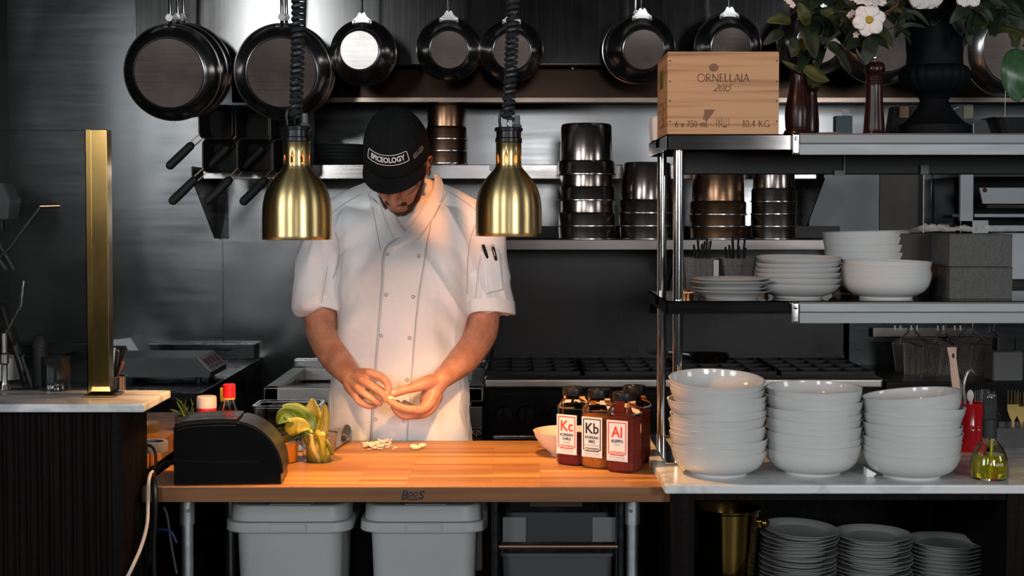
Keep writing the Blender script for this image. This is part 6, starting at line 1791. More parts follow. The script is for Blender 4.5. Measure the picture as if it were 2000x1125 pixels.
one('grey_coaster', lathe(BM(), [(0, 0), (0.028, 0), (0.028, 0.003), (0.02, 0.0035), (0, 0.0035)], c, 36), ALU, 'grey round dish in front of the mahogany mill', 'dish', world_loc=c)
# black urn
Yu = 3.62; ku = 1/S(Yu)
c = Vector((W(1824, 250, Yu).x, Yu, Z2))
URN = M('matte_black_urn', (0.004, 0.0045, 0.0055), 0.6, spec=0.1, bump=0.15, bscale=200)
t = thing('black_urn', 'large matte black urn vase with fluted belly on the top shelf', 'urn', c)
up = lambda y: W(0, y, Yu).z-Z2
obj('pedestal', lathe(BM(), [(0, 0), (70*ku, 0), (70*ku, up(246)), (58*ku, up(240)), (44*ku, up(226)), (31*ku, up(208)), (27*ku, up(196)), (32*ku, up(188)), (40*ku, up(184)), (0, up(184))], (0, 0, 0), 56), URN, t)
bm = BM(); rings = []
for r_, y in ((38, 184), (50, 176), (60, 166), (66, 154), (66, 143), (61, 133), (54, 129)):
    rings.append([Vector((r_*ku*(1+0.035*abs(math.cos(a_*11)))*math.cos(a_), r_*ku*(1+0.035*abs(math.cos(a_*11)))*math.sin(a_), up(y))) for a_ in [2*PI*i/176 for i in range(176)]])
loft(bm, rings)
obj('fluted_belly', bm, URN, t)
obj('neck', lathe(BM(), [(54*ku, up(130)), (53*ku, up(110)), (55*ku, up(80)), (59*ku, up(52)), (66*ku, up(34)), (72*ku, up(28)), (73*ku, up(24)), (66*ku, up(24)), (54*ku, up(50)), (50*ku, up(120)), (0, up(122))], (0, 0, 0), 56), URN, t)
# boxes and tray near the urn
c = Vector((W(1770, 250, 3.78).x, 3.80, Z2))
t = thing('dark_caddy', 'dark sloped caddy behind the urn on its left side', 'caddy', c)
k5 = 1/S(3.78)
obj('caddy_body', prism(BM(), [(W(1738, 0, 3.78).x, Z2), (W(1748, 0, 3.78).x, W(0, 208, 3.78).z), (W(1802, 0, 3.78).x, W(0, 208, 3.78).z), (W(1812, 0, 3.78).x, Z2)], 3.78, 3.835, 'Y', 0.002), M('charcoal_card', (0.03, 0.03, 0.032), 0.6), t, world=True)
bm = BM(); pxbox(bm, 1757, 208, 1775, 230, 3.774, 3.779); obj('tan_slip', bm, M('tan_card', (0.33, 0.19, 0.11), 0.7), t, world=True, smooth=False)
c = Vector((W(1870, 250, 3.76).x, 3.80, Z2))
t = thing('tilted_case', 'dark case with pale label right of the urn foot', 'case', c)
bm = BM(); pxbox(bm, 1845, 203, 1902, 262, 3.76, 3.83, 0.003)
for v in bm.verts: v.co.z = max(v.co.z, Z2)
obj('case_body', bm, M('charcoal_card'), t, world=True)
bm = BM(); pxbox(bm, 1882, 207, 1901, 231, 3.757, 3.7595); obj('case_label', bm, M('olive_grey_label', (0.16, 0.15, 0.10), 0.7), t, world=True, smooth=False)
bm = BM(); tube(bm, [W(1847, 219, 3.755), W(1873, 209, 3.755)], 0.0012, 6); obj('white_pencil_line', bm, PAPER, t, world=True)
c = Vector((W(1985, 245, 3.60).x, 3.60, Z2))
bm = BM(); hz2 = W(0, 228, 3.55).z-Z2
rloft(bm, [(0.10, 0.08, 0.02, 0.0), (0.135, 0.10, 0.025, hz2-0.003), (0.155, 0.115, 0.025, hz2-0.002), (0.155, 0.115, 0.025, hz2), (0.128, 0.095, 0.024, hz2), (0.096, 0.076, 0.018, 0.004)], c)
one('black_loaf_tray', bm, BLACKPL, 'black flared tray at the right end of the top shelf', 'tray', world_loc=c)
one('steel_skewer', tube(BM(), [(c.x-0.034, 3.585, Z2+0.006), (c.x-0.034, 3.585, W(0, 143, 3.585).z)], 0.0007, 6), CHROME, 'thin upright steel skewer standing in the black tray', 'skewer', world_loc=(c.x-0.034, 3.585, Z2+0.006))
# flower arrangement in the urn
DLEAF = M('dark_green_leaf', (0.011, 0.018, 0.008), 0.5, spec=0.3, var=0.4, vscale=(30, 30, 30))
OLEAF = M('olive_leaf', (0.045, 0.048, 0.012), 0.5, spec=0.3, var=0.3, vscale=(30, 30, 30))
PETAL = M('white_petal', (0.72, 0.64, 0.60), 0.6, var=0.06, vscale=(90, 90, 90), sss=0.1)
YEL = M('yellow_flower_centre', (0.42, 0.27, 0.02), 0.8, bump=1.0, bscale=600)
DARKC = M('dark_flower_centre', (0.025, 0.018, 0.01), 0.8, bump=1.0, bscale=600)
STEMG = M('dark_stem', (0.02, 0.028, 0.012), 0.6)
fr_ = random.Random(77)
urn_mouth = Vector((W(1824, 20, Yu).x, Yu, Z2+up(26)))
bou = thing('flower_bouquet', 'large dark green bouquet spilling from the black urn', 'bouquet', urn_mouth)
def spray(pts, leaves, lw, ll, mat, seed, stemr=0.0022):
    rs_ = random.Random(seed)
    P = [Vector(q)-urn_mouth for q in pts]
    lw *= 1.25; ll *= 1.2
    bm = BM(); path = spline(P, 8); tube(bm, path, stemr, 6)
    st = obj('stem', bm, STEMG, bou)
    for k in range(leaves):
        f = 0.25+0.75*k/leaves
        b_ = Vector(path[min(len(path)-1, int(f*(len(path)-1)))])
        an = rs_.uniform(0, 2*PI)
        d = Vector((math.cos(an)*0.9, -0.45+rs_.uniform(-.5, .4), math.sin(an)*0.55-0.35)).normalized()
        l_ = ll*rs_.uniform(0.7, 1.25)
        pts_ = [b_, b_+d*l_*0.5+Vector((0, 0, 0.006)), b_+d*l_+Vector((0, -0.004, -0.012))]
        nrm = Vector((rs_.uniform(-.4, .4), -1, rs_.uniform(0.0, .8)))
        solid(obj('leaf', leaf_bm(pts_, lw*rs_.uniform(0.75, 1.2), rs_.uniform(-.4, .4), 0.25, 10, nrm), mat if rs_.random() < 0.8 else (OLEAF if mat is DLEAF else DLEAF), bou), 0.0006)
um = urn_mouth
def q(px, py, Y): return W(px, py, Y)
spray([um, q(1740, -30, 3.58), q(1640, 10, 3.53), q(1560, 40, 3.50)], 11, 0.018, 0.075, DLEAF, 1)
spray([um, q(1730, 0, 3.60), q(1620, 60, 3.54), q(1575, 110, 3.52)], 12, 0.017, 0.07, DLEAF, 2)
spray([um, q(1720, 0, 3.56), q(1650, 40, 3.48), q(1610, 95, 3.46)], 11, 0.017, 0.07, DLEAF, 3)
spray([um, q(1750, -10, 3.54), q(1690, 60, 3.48), q(1690, 100, 3.47)], 8, 0.015, 0.06, DLEAF, 4)
spray([um, q(1880, -20, 3.56), q(1940, 10, 3.52), q(1980, 60, 3.50)], 12, 0.018, 0.075, DLEAF, 5)
spray([um, q(1870, 0, 3.54), q(1920, 30, 3.48), q(1935, 70, 3.47)], 10, 0.017, 0.07, DLEAF, 6)
spray([um, q(1890, -30, 3.62), q(1990, -10, 3.58), q(2060, 60, 3.56)], 12, 0.018, 0.075, DLEAF, 7)
spray([um, q(1800, -40, 3.55), q(1700, -30, 3.52), q(1580, -10, 3.5)], 6, 0.018, 0.075, DLEAF, 8)
spray([um, q(1860, -60, 3.6), q(1930, -50, 3.58), q(2020, -20, 3.56)], 4, 0.018, 0.08, DLEAF, 9)
spray([um, q(1790, 10, 3.50), q(1752, 40, 3.46), q(1748, 80, 3.46)], 9, 0.006, 0.05, DLEAF, 10)
# single leaves that show against the dark
def oneleaf(pts, wd, mat, tw=0.0, cu=0.3, nrm=(0, -1, 0.3)):
    P = [W(*p_)-urn_mouth for p_ in pts]
    return solid(obj('leaf', leaf_bm(P, wd, tw, cu, 12, Vector(nrm)), mat, bou), 0.0006)
oneleaf([(1545, 42, 3.47), (1522, 38, 3.46), (1497, 43, 3.46)], 0.015, OLEAF)
oneleaf([(1530, 60, 3.47), (1512, 72, 3.46), (1490, 88, 3.46)], 0.014, DLEAF)
oneleaf([(1552, 72, 3.46), (1549, 92, 3.45), (1545, 108, 3.45)], 0.012, DLEAF)
oneleaf([(1580, 50, 3.46), (1568, 25, 3.45), (1560, 5, 3.45)], 0.016, OLEAF)
oneleaf([(1600, 122, 3.50), (1570, 138, 3.48), (1525, 118, 3.48)], 0.011, OLEAF)
oneleaf([(1570, 130, 3.47), (1595, 150, 3.46), (1620, 158, 3.46)], 0.016, OLEAF, 0.2)
oneleaf([(1886, 12, 3.46), (1890, 45, 3.45), (1895, 92, 3.45)], 0.015, DLEAF)
oneleaf([(1890, 10, 3.46), (1872, 25, 3.44), (1855, 47, 3.44)], 0.013, DLEAF)
oneleaf([(1900, 10, 3.46), (1920, 20, 3.44), (1940, 42, 3.44)], 0.014, DLEAF)
oneleaf([(1705, 70, 3.46), (1696, 100, 3.45), (1690, 128, 3.45)], 0.020, DLEAF)
# big ribbed leaf of its own at the right edge
bl = thing('ribbed_leaf', 'big ribbed green leaf hanging at the right picture edge', 'leaf', W(1985, 90, 3.44))
P = [W(2000, 100, 3.45), W(1992, 125, 3.43), W(1985, 165, 3.43), W(1990, 200, 3.44)]
solid(obj('leaf_blade', leaf_bm([p_-bl.location for p_ in P], 0.042, 0.1, 0.18, 24, Vector((-0.2, -1, 0.25))), M('glossy_green_leaf', (0.03, 0.075, 0.028), 0.35, var=0.3, vscale=(220, 40, 40)), bl), 0.0008)
obj('leaf_stalk', tube(BM(), spline([Vector((0.02, 0.01, 0.0)), Vector((0.05, 0.03, 0.05)), Vector((0.10, 0.08, 0.07)), um+Vector((0.05, 0, 0.03))-bl.location], 5), 0.002, 6), STEMG, bl)
FG = 'white flowers of the bouquet'
def flower(label, px, py, Y, r, npet, cm, face=(0, -1, 0.0), roll=0, wide=0.62):
    c = W(px, py, Y)
    t = thing('white_flower', label, 'flower', c, group=FG)
    t.rotation_euler = Vector(face).to_track_quat('Z', 'Y').to_euler()
    for k in range(npet):
        a_ = 2*PI*k/npet+roll
        bm = BM(); rows = []
        nn = 9
        for i in range(nn+1):
            f = i/nn
            wv = r*wide*0.86*(math.sin(PI*(0.10+0.80*f**1.1))**0.75)*(0.25+0.75*min(1, f*2.2))
            row = []
            for j in range(-4, 5):
                v = j/4
                rad = r*(0.12+0.88*f)*(1-0.05*v*v) + r*0.035*math.cos(j*PI)*(1 if i == nn else 0)
                row.append(bm.verts.new((rad*math.cos(a_)-wv*v*math.sin(a_)*.9, rad*math.sin(a_)+wv*v*math.cos(a_)*.9, r*(0.10+0.18*f-0.10*f*f*2+0.04*math.cos(v*8)*f - 0.10*v*v*f+0.04*(k % 2)))))
            rows.append(row)
        for x_, y_ in zip(rows, rows[1:]):
            for j in range(8): bm.faces.new((x_[j], x_[j+1], y_[j+1], y_[j]))
        solid(obj('petal', bm, PETAL, t), 0.0004)
    bm = BM(); lathe(bm, [(0, 0.02*r), (r*0.2, 0.05*r), (r*0.24, r*0.14), (r*0.18, r*0.26), (0, r*0.30)], (0, 0, 0), 24)
    obj('flower_centre', bm, cm, t)
    inv = t.rotation_euler.to_matrix().inverted()
    s0 = Vector((0, 0, 0.0)); s1 = inv @ (urn_mouth+Vector((-0.03, 0, 0.02))-c)
    obj('flower_stem', tube(BM(), spline([s0, s0+Vector((0, 0, -0.02)), (s0+s1)/2+Vector((0, 0, -0.03)), s1], 5), 0.0016, 6), STEMG, t)
    return t
flower('white open flower with yellow centre, drooping in front of the leaves', 1697, 39, 3.42, 0.040, 6, YEL, (-0.05, -1, -0.05), 0.25)
flower('white flower with dark centre cut by the top picture edge, left one', 1692, -4, 3.45, 0.052, 7, DARKC, (0.1, -0.55, 0.85), 0.1)
flower('white flower cut by the top picture edge above the urn', 1812, -18, 3.44, 0.050, 5, DARKC, (0.0, -0.8, -0.5), 0.3, 0.8)
flower('white flower cut by the top picture edge, rightmost one', 1888, -14, 3.46, 0.042, 6, DARKC, (0.1, -0.8, 0.3), 0.0)
BLS = [(1542, 3), (1537, -2), (1660, 30), (1665, 25), (1672, 68), (1548, 10)]
for k, (px, py) in enumerate(BLS):
    c = W(px, py, 3.45)
    t = thing('tiny_blossom', ['tiny pink white blossom, lowest at the top left of the leaves', 'tiny pink white blossom cut by the picture top left of the leaves', 'tiny white blossom left of the open flower, lower one', 'tiny white blossom left of the open flower, upper one', 'tiny pinkish blossom right below the open flower', 'tiny pink white blossom beside the others at top left'][k], 'blossom', c, group='tiny blossoms in the bouquet')
    for j in range(5):
        a_ = 2*PI*j/5+k
        bm = BM(); bmesh.ops.create_uvsphere(bm, u_segments=10, v_segments=6, radius=1, matrix=Matrix.Translation((0.0042*math.cos(a_), 0, 0.0042*math.sin(a_))) @ Matrix.Rotation(-a_, 4, 'Y') @ Matrix.Diagonal((0.0042, 0.0012, 0.0032, 1)))
        obj('petal', bm, M('pink_white_petal', (0.58, 0.45, 0.42), 0.6), t)
    obj('flower_stem', tube(BM(), spline([Vector((0, 0.001, 0)), Vector((0.01, 0.02, -0.005)), Vector((0.04, 0.03, 0.0)), (urn_mouth-c)*0.8], 4), 0.0008, 5), STEMG, t)
# fuzzy moss ball and red tendril
c = W(1592, 152, 3.50)
bm = BM(); bmesh.ops.create_icosphere(bm, subdivisions=4, radius=0.022, matrix=Matrix.Translation(c))
for v in bm.verts:
    d = (v.co-c).normalized(); v.co += d*0.006*noise.noise(v.co*160)
one('green_seed_pod', bm, M('mossy_green', (0.05, 0.05, 0.006), 0.9, bump=1.0, bscale=400), 'fuzzy green pod hanging above the pepper mills', 'pod', world_loc=c)
one('red_tendril', tube(BM(), spline([W(1752, -8, 3.46), W(1753, 8, 3.45), W(1740, 18, 3.45), W(1728, 24, 3.45), W(1737, 29, 3.45)], 6), 0.0011, 6), M('red_tendril_skin', (0.22, 0.08, 0.06), 0.6), 'curly reddish tendril next to the open white flower', 'tendril', world_loc=W(1740, 18, 3.45))
# ================================================================ THE CHEF
def bake(bm, name, mods):
    me = bpy.data.meshes.new(name); bm.to_mesh(me); bm.free()
    o = bpy.data.objects.new(name, me); COL.objects.link(o)
    for tp, kw in mods:
        m_ = o.modifiers.new(tp, tp)
        for k_, v_ in kw.items(): setattr(m_, k_, v_)
    dg = bpy.context.evaluated_depsgraph_get(); dg.update()
    out = bpy.data.meshes.new_from_object(o.evaluated_get(dg))
    bpy.data.objects.remove(o); bpy.data.meshes.remove(me)
    for p in out.polygons: p.use_smooth = True
    return out
def addmesh(name, me, mat, parent=None):
    o = bpy.data.objects.new(name, me); me.name = name
    me.materials.clear(); me.materials.append(mat); COL.objects.link(o)
    if parent: o.parent = parent
    return o
def ball(bm, c, r, sc=(1, 1, 1), rot=None):
    m_ = Matrix.Translation(c) @ (rot.to_4x4() if rot is not None else Matrix.Identity(4)) @ Matrix.Diagonal((sc[0]*r, sc[1]*r, sc[2]*r, 1))
    bmesh.ops.create_uvsphere(bm, u_segments=20, v_segments=14, radius=1, matrix=m_)
def limb(bm, pts, seg=16, n=6, flat=1.0):
    # pts: (x, y, z, r)
    P = spline(pts, n)
    tube(bm, [p[:3] for p in P], [p[3] for p in P], seg, True, True, flat)
def pr(px, py, Y, r): return (*W(px, py, Y), r)

SKIN = bpy.data.materials.new('warm_skin'); SKIN.use_nodes = True
_nt = SKIN.node_tree; _b = _nt.nodes['Principled BSDF']
_tc = _nt.nodes.new('ShaderNodeTexCoord'); _n = _nt.nodes.new('ShaderNodeTexNoise'); _n.inputs['Scale'].default_value = 22; _n.inputs['Detail'].default_value = 6
_rp = _nt.nodes.new('ShaderNodeValToRGB'); _rp.color_ramp.elements[0].position = 0.35; _rp.color_ramp.elements[0].color = (0.40, 0.17, 0.105, 1); _rp.color_ramp.elements[1].position = 0.65; _rp.color_ramp.elements[1].color = (0.56, 0.285, 0.185, 1)
_nt.links.new(_tc.outputs['Object'], _n.inputs['Vector']); _nt.links.new(_n.outputs['Fac'], _rp.inputs[0]); _nt.links.new(_rp.outputs[0], _b.inputs['Base Color'])
_b.inputs['Roughness'].default_value = 0.46; _b.inputs['Subsurface Weight'].default_value = 0.12; _b.inputs['Subsurface Radius'].default_value = (0.010, 0.004, 0.002); _b.inputs['Subsurface Scale'].default_value = 0.5
_n2 = _nt.nodes.new('ShaderNodeTexNoise'); _n2.inputs['Scale'].default_value = 260; _nt.links.new(_tc.outputs['Object'], _n2.inputs['Vector'])
_bp = _nt.nodes.new('ShaderNodeBump'); _bp.inputs['Strength'].default_value = 0.25; _bp.inputs['Distance'].default_value = 0.001
_nt.links.new(_n2.outputs['Fac'], _bp.inputs['Height']); _nt.links.new(_bp.outputs[0], _b.inputs['Normal'])
CLOTH = M('white_jacket_twill', (0.84, 0.83, 0.825), 0.8, sheen=0.15, bump=0.15, bscale=500)
CLOTH2 = M('white_jacket_facing', (0.85, 0.845, 0.84), 0.8, sheen=0.15, bump=0.15, bscale=500)
SEAM = M('grey_seam_thread', (0.33, 0.31, 0.30), 0.8)
CAPM = M('black_cap_cotton', (0.010, 0.010, 0.0105), 0.9, spec=0.2, bump=0.35, bscale=700)
CAPDK = M('black_cap_seam', (0.007, 0.007, 0.007), 0.9)
HAIRM = M('brown_beard_hair', (0.105, 0.052, 0.028), 0.6, var=0.35, vscale=(200, 200, 200))
TROUS = M('black_trouser_cloth', (0.015, 0.015, 0.016), 0.85)

CX = -0.316
chef = thing('person', 'person in white chef jacket and black cap bent over garlic at the block', 'person', (CX, 4.08, 0.0))

# ---- head frame
HC = Vector((W(779, 300, 4.0).x, 4.0, 1.660))
HM = Matrix.Translation(HC) @ Matrix.Rotation(R(3), 4, 'Y') @ Matrix.Rotation(R(-8), 4, 'Z') @ Matrix.Rotation(R(50), 4, 'X')
def hp(x, f, z): return HM @ Vector((x, -f, z))

body = BM()
lv = [(-0.120, .080, .02, .014), (-0.116, .094, .0, .026), (-0.105, .100, -.025, .038), (-0.09, .099, -.04, .048), (-0.07, .096, -.05, .056), (-0.045, .093, -.065, .064), (-0.02, .090, -.085, .070), (0.005, .087, -.095, .074),
      (0.03, .094, -.10, .076), (0.06, .092, -.10, .075), (0.09, .075, -.085, .062), (0.11, .045, -.055, .04), (0.12, .01, -.02, .012)]
rings = []
for z, f, b_, w_ in lv:
    cyy = (f+b_)/2; ry = (f-b_)/2
    ring = []
    for i in range(40):
        a_ = 2*PI*i/40
        sx, sy = math.sin(a_), math.cos(a_)
        e = 0.88
        ring.append(hp(w_*math.copysign(abs(sx)**e, sx), cyy+ry*math.copysign(abs(sy)**e, sy), z))
    rings.append(ring)
loft(body, rings)
limb(body, [(*hp(0, .084, .022), .010), (*hp(0, .095, -.004), .010), (*hp(0, .107, -.030), .0115), (*hp(0, .112, -.040), .0118)])
for s in (-1, 1):
    ball(body, hp(s*0.0125, .100, -.042), .0085)
    ball(body, hp(s*0.031, .078, .010), .0135, (1.2, 1, .9))
    limb(body, [(*hp(s*0.012, .090, .027), .008), (*hp(s*0.034, .088, .030), .009), (*hp(s*0.055, .072, .026), .008)])
    limb(body, [(*hp(s*0.03, .088, -.022), .014), (*hp(s*0.05, .066, -.015), .016)])
    # ear: plate plus curled rim
    e0 = lambda u, v: hp(s*(0.076+0.012*u), -0.012-0.020*u+0.0*v, v)
    ball(body, hp(s*0.079, -.012, -.010), .028, (.22, .62, 1.0), HM.to_3x3() @ Matrix.Rotation(R(-14*1), 3, 'X') @ Matrix.Rotation(R(18*s), 3, 'Z'))
    limb(body, [(*hp(s*.076, .004, .010), .0035), (*hp(s*.083, -.008, .021), .004), (*hp(s*.088, -.026, .010), .0042), (*hp(s*.085, -.024, -.012), .004), (*hp(s*.079, -.010, -.032), .0048), (*hp(s*.076, .000, -.034), .004)], 8, 5)
# lips
limb(body, [(*hp(-.024, .086, -.069), .003), (*hp(-.010, .0985, -.0665), .0052), (*hp(0, .1005, -.0675), .005), (*hp(.010, .0985, -.0665), .0052), (*hp(.024, .086, -.069), .003)], 10, 5)
limb(body, [(*hp(-.022, .086, -.072), .003), (*hp(0, .0985, -.0775), .0068), (*hp(.022, .086, -.072), .003)], 10, 6)
# neck, torso core
limb(body, [(*hp(0, -.015, -.03), .060), (*hp(0, -.035, -.075), .058), (CX, 4.125, 1.545, .062), (CX, 4.13, 1.46, .075)], 24)
core = [(0.93, .165, 3.96, 4.20), (1.10, .160, 3.955, 4.19), (1.30, .155, 3.965, 4.21), (1.42, .150, 3.99, 4.22), (1.49, .120, 4.03, 4.21), (1.53, .07, 4.06, 4.19)]
loft(body, [[Vector((CX+a_*math.cos(t_), (y0+y1)/2+(y1-y0)/2*math.sin(t_), z)) for t_ in [2*PI*i/32 for i in range(32)]] for z, a_, y0, y1 in core])
# arms
limb(body, [(CX-.14, 4.12, 1.47, .045), pr(652, 452, 4.12, .052), pr(632, 555, 4.09, .050), pr(627, 618, 4.06, .0465), pr(633, 655, 4.03, .0475), pr(655, 697, 3.965, .044), pr(678, 727, 3.905, .034), pr(690, 741, 3.872, .0305)], 20)
limb(body, [(CX+.14, 4.12, 1.47, .045), pr(932, 452, 4.12, .052), pr(946, 560, 4.10, .050), pr(944, 618, 4.08, .0475), pr(936, 655, 4.05, .0480), pr(907, 700, 3.975, .043), pr(878, 728, 3.91, .032), pr(862, 741, 3.875, .0275)], 20)
# ---- his right hand (picture left): back of the hand to the camera
Yh = 3.80
wr = pr(687, 738, 3.872, 0.0271)
kn = {'i': pr(721, 729, 3.808, 0.0133), 'm': pr(708, 743, 3.802, 0.0138), 'r': pr(700, 758, 3.806, 0.0133), 'p': pr(694, 771, 3.818, 0.0122)}
for k_, st in (('i', (697, 731)), ('m', (690, 738)), ('r', (686, 745)), ('p', (683, 752))):
    limb(body, [pr(*st, 3.862, 0.0186), pr((st[0]+(W_ := {'i': 721, 'm': 708, 'r': 700, 'p': 694}[k_]))/2, (st[1]+{'i': 729, 'm': 743, 'r': 758, 'p': 771}[k_])/2, 3.835, .0160), kn[k_]], 14)
limb(body, [pr(700, 745, 3.865, 0.0203), pr(708, 757, 3.845, 0.0203), pr(708, 770, 3.84, 0.0147)], 14)   # palm heel
limb(body, [kn['i'], pr(741, 735, 3.792, 0.0111), pr(754, 746, 3.788, 0.0108), pr(759, 757, 3.785, 0.0097), pr(758, 768, 3.784, 0.0088), pr(756.5, 773, 3.784, 0.0077)], 12)
limb(body, [kn['m'], pr(727, 755, 3.783, 0.0113), pr(740, 764, 3.778, 0.0111), pr(748, 773, 3.777, 0.0097), pr(752, 781, 3.778, 0.0084)], 12)
limb(body, [kn['r'], pr(714, 770, 3.788, 0.0108), pr(726, 778, 3.784, 0.0106), pr(735, 785, 3.785, 0.0095), pr(742, 788, 3.788, 0.0081)], 12)
limb(body, [kn['p'], pr(701, 783, 3.806, 0.0097), pr(712, 790, 3.803, 0.0094), pr(723, 793.5, 3.804, 0.0085), pr(732, 793, 3.806, 0.0072)], 12)
limb(body, [pr(700, 738, 3.872, 0.0169), pr(716, 747, 3.862, 0.0153), pr(732, 757, 3.845, 0.0119), pr(744, 763, 3.828, 0.0111), pr(753, 770, 3.812, 0.0090)], 12)
# ---- his left hand (picture right): palm up, thumb towards the camera
limb(body, [pr(858, 744, 3.872, 0.0277), pr(846, 762, 3.862, 0.0266), pr(836, 782, 3.852, 0.0232)], 16)
limb(body, [pr(850, 745, 3.862, 0.0226), pr(832, 748, 3.840, 0.0198), pr(810, 756, 3.818, 0.0145), pr(797, 760, 3.806, 0.0122), pr(783, 763.5, 3.797, 0.0122), pr(771, 768.5, 3.790, 0.0111), pr(765, 772, 3.788, 0.0081)], 14)
limb(body, [pr(846, 766, 3.858, 0.0220), pr(836, 788, 3.832, 0.0186), pr(823, 800, 3.812, 0.0138), pr(803, 800, 3.797, 0.0115), pr(786, 797, 3.790, 0.0113), pr(772, 790, 3.786, 0.0099), pr(762, 784, 3.785, 0.0086), pr(757, 781, 3.785, 0.0070)], 14)
limb(body, [pr(850, 772, 3.866, 0.0209), pr(840, 796, 3.846, 0.0175), pr(826, 808, 3.825, 0.0133), pr(805, 811, 3.810, 0.0113), pr(788, 812, 3.804, 0.0111), pr(775, 803, 3.800, 0.0095), pr(768, 794, 3.800, 0.0079)], 14)
limb(body, [pr(852, 774, 3.878, 0.0198), pr(842, 794, 3.866, 0.0169), pr(829, 806, 3.852, 0.0130), pr(808, 806, 3.838, 0.0111), pr(793, 801, 3.830, 0.0104), pr(782, 792, 3.824, 0.0090), pr(776, 786, 3.822, 0.0077)], 14)
limb(body, [pr(852, 774, 3.888, 0.0181), pr(842, 790, 3.882, 0.0158), pr(829, 799, 3.872, 0.0119), pr(811, 798, 3.860, 0.0099), pr(799, 793, 3.852, 0.0090), pr(790, 786, 3.848, 0.0077)], 14)
bme = bake(body, 'body', [('REMESH', dict(mode='VOXEL', voxel_size=0.0022, adaptivity=0.0)), ('SMOOTH', dict(factor=0.5, iterations=4))])
for v in bme.vertices: v.co -= Vector(chef.location)
bod = addmesh('body', bme, SKIN, chef)
off = Vector(chef.location)
_bm = BM(); _bm.from_mesh(bme); _bm.transform(Matrix.Translation(off)); BODYT = BVHTree.FromBMesh(_bm); _bm.free()
# nails
for c_, tn, wv in ((pr(768, 765.5, 3.7815, 0), Vector((-0.85, -0.4, -0.25)), .0062), (pr(743, 760, 3.822, 0), Vector((.6, -.5, -.5)), .0055)):
    c3 = Vector(c_[:3])
    hit = BODYT.ray_cast(c3+Vector((0, -.05, 0)), Vector((0, 1, 0)))
    if hit[0] is None: continue
    n_ = hit[1]; u_ = (tn-n_*tn.dot(n_)).normalized(); v_ = n_.cross(u_)
    bm = BM(); bmesh.ops.create_uvsphere(bm, u_segments=14, v_segments=8, radius=1)
    mt = Matrix((( u_.x*.0072, v_.x*wv, n_.x*.0009, hit[0].x), (u_.y*.0072, v_.y*wv, n_.y*.0009, hit[0].y), (u_.z*.0072, v_.z*wv, n_.z*.0009, hit[0].z), (0, 0, 0, 1)))
    bmesh.ops.transform(bm, matrix=mt, verts=bm.verts)
    obj('fingernail', bm, M('fingernail', (0.58, 0.33, 0.26), 0.3), bod if False else chef, world=True)

# ---- jacket
jk = BM()
J = [(0.79, -.327, .2150, 3.918, 4.250), (0.875, -.327, .2125, 3.912, 4.245), (0.975, -.326, .2090, 3.910, 4.235), (1.107, -.321, .1965, 3.915, 4.225), (1.24, -.317, .1870, 3.922, 4.235), (1.313, -.316, .1850, 3.930, 4.25),
     (1.40, -.313, .1900, 3.945, 4.262), (1.46, -.312, .1850, 3.980, 4.262), (1.505, -.312, .160, 4.005, 4.25), (1.54, -.313, .118, 4.02, 4.235), (1.568, -.314, .088, 4.04, 4.215)]
Js = spline(J, 3)
loft(jk, [[Vector((cx_+a_*math.copysign(abs(math.cos(t_))**0.85, math.cos(t_)), (y0+y1)/2+(y1-y0)/2*math.copysign(abs(math.sin(t_))**0.9, math.sin(t_)), z)) for t_ in [2*PI*i/56 for i in range(56)]] for z, cx_, a_, y0, y1 in Js])
sl = [(CX-.08, 4.12, 1.525, .046), (CX-.15, 4.10, 1.503, .060), pr(650, 452, 4.09, .073), pr(634, 520, 4.095, .0680), pr(624, 575, 4.07, .0635), pr(621, 607, 4.055, .0620)]
sr = [(CX+.08, 4.12, 1.525, .046), (CX+.15, 4.10, 1.503, .060), pr(932, 452, 4.09, .073), pr(947, 520, 4.10, .0690), pr(955, 575, 4.085, .0670), pr(957, 612, 4.075, .0665)]
for s_ in (sl, sr):
    P = spline(s_, 5); tube(jk, [p[:3] for p in P], [p[3] for p in P], 28, True, False)
for s in (-1, 1): limb(jk, [(CX+s*.05, 4.09, 1.45, .09), (CX+s*.12, 4.075, 1.455, .085), (CX+s*.185, 4.08, 1.455, .076), (CX+s*.215, 4.09, 1.40, .066)], 24)
for s in (-1, 1): limb(jk, [(CX+s*.045, 4.12, 1.583, .050), (CX+s*.122, 4.115, 1.548, .057), (CX+s*.205, 4.10, 1.498, .062)], 22)
jme = bake(jk, 'jacket', [('REMESH', dict(mode='VOXEL', voxel_size=0.0045, adaptivity=0.0)), ('SMOOTH', dict(factor=0.5, iterations=26)), ('SUBSURF', dict(levels=1, render_levels=1))])
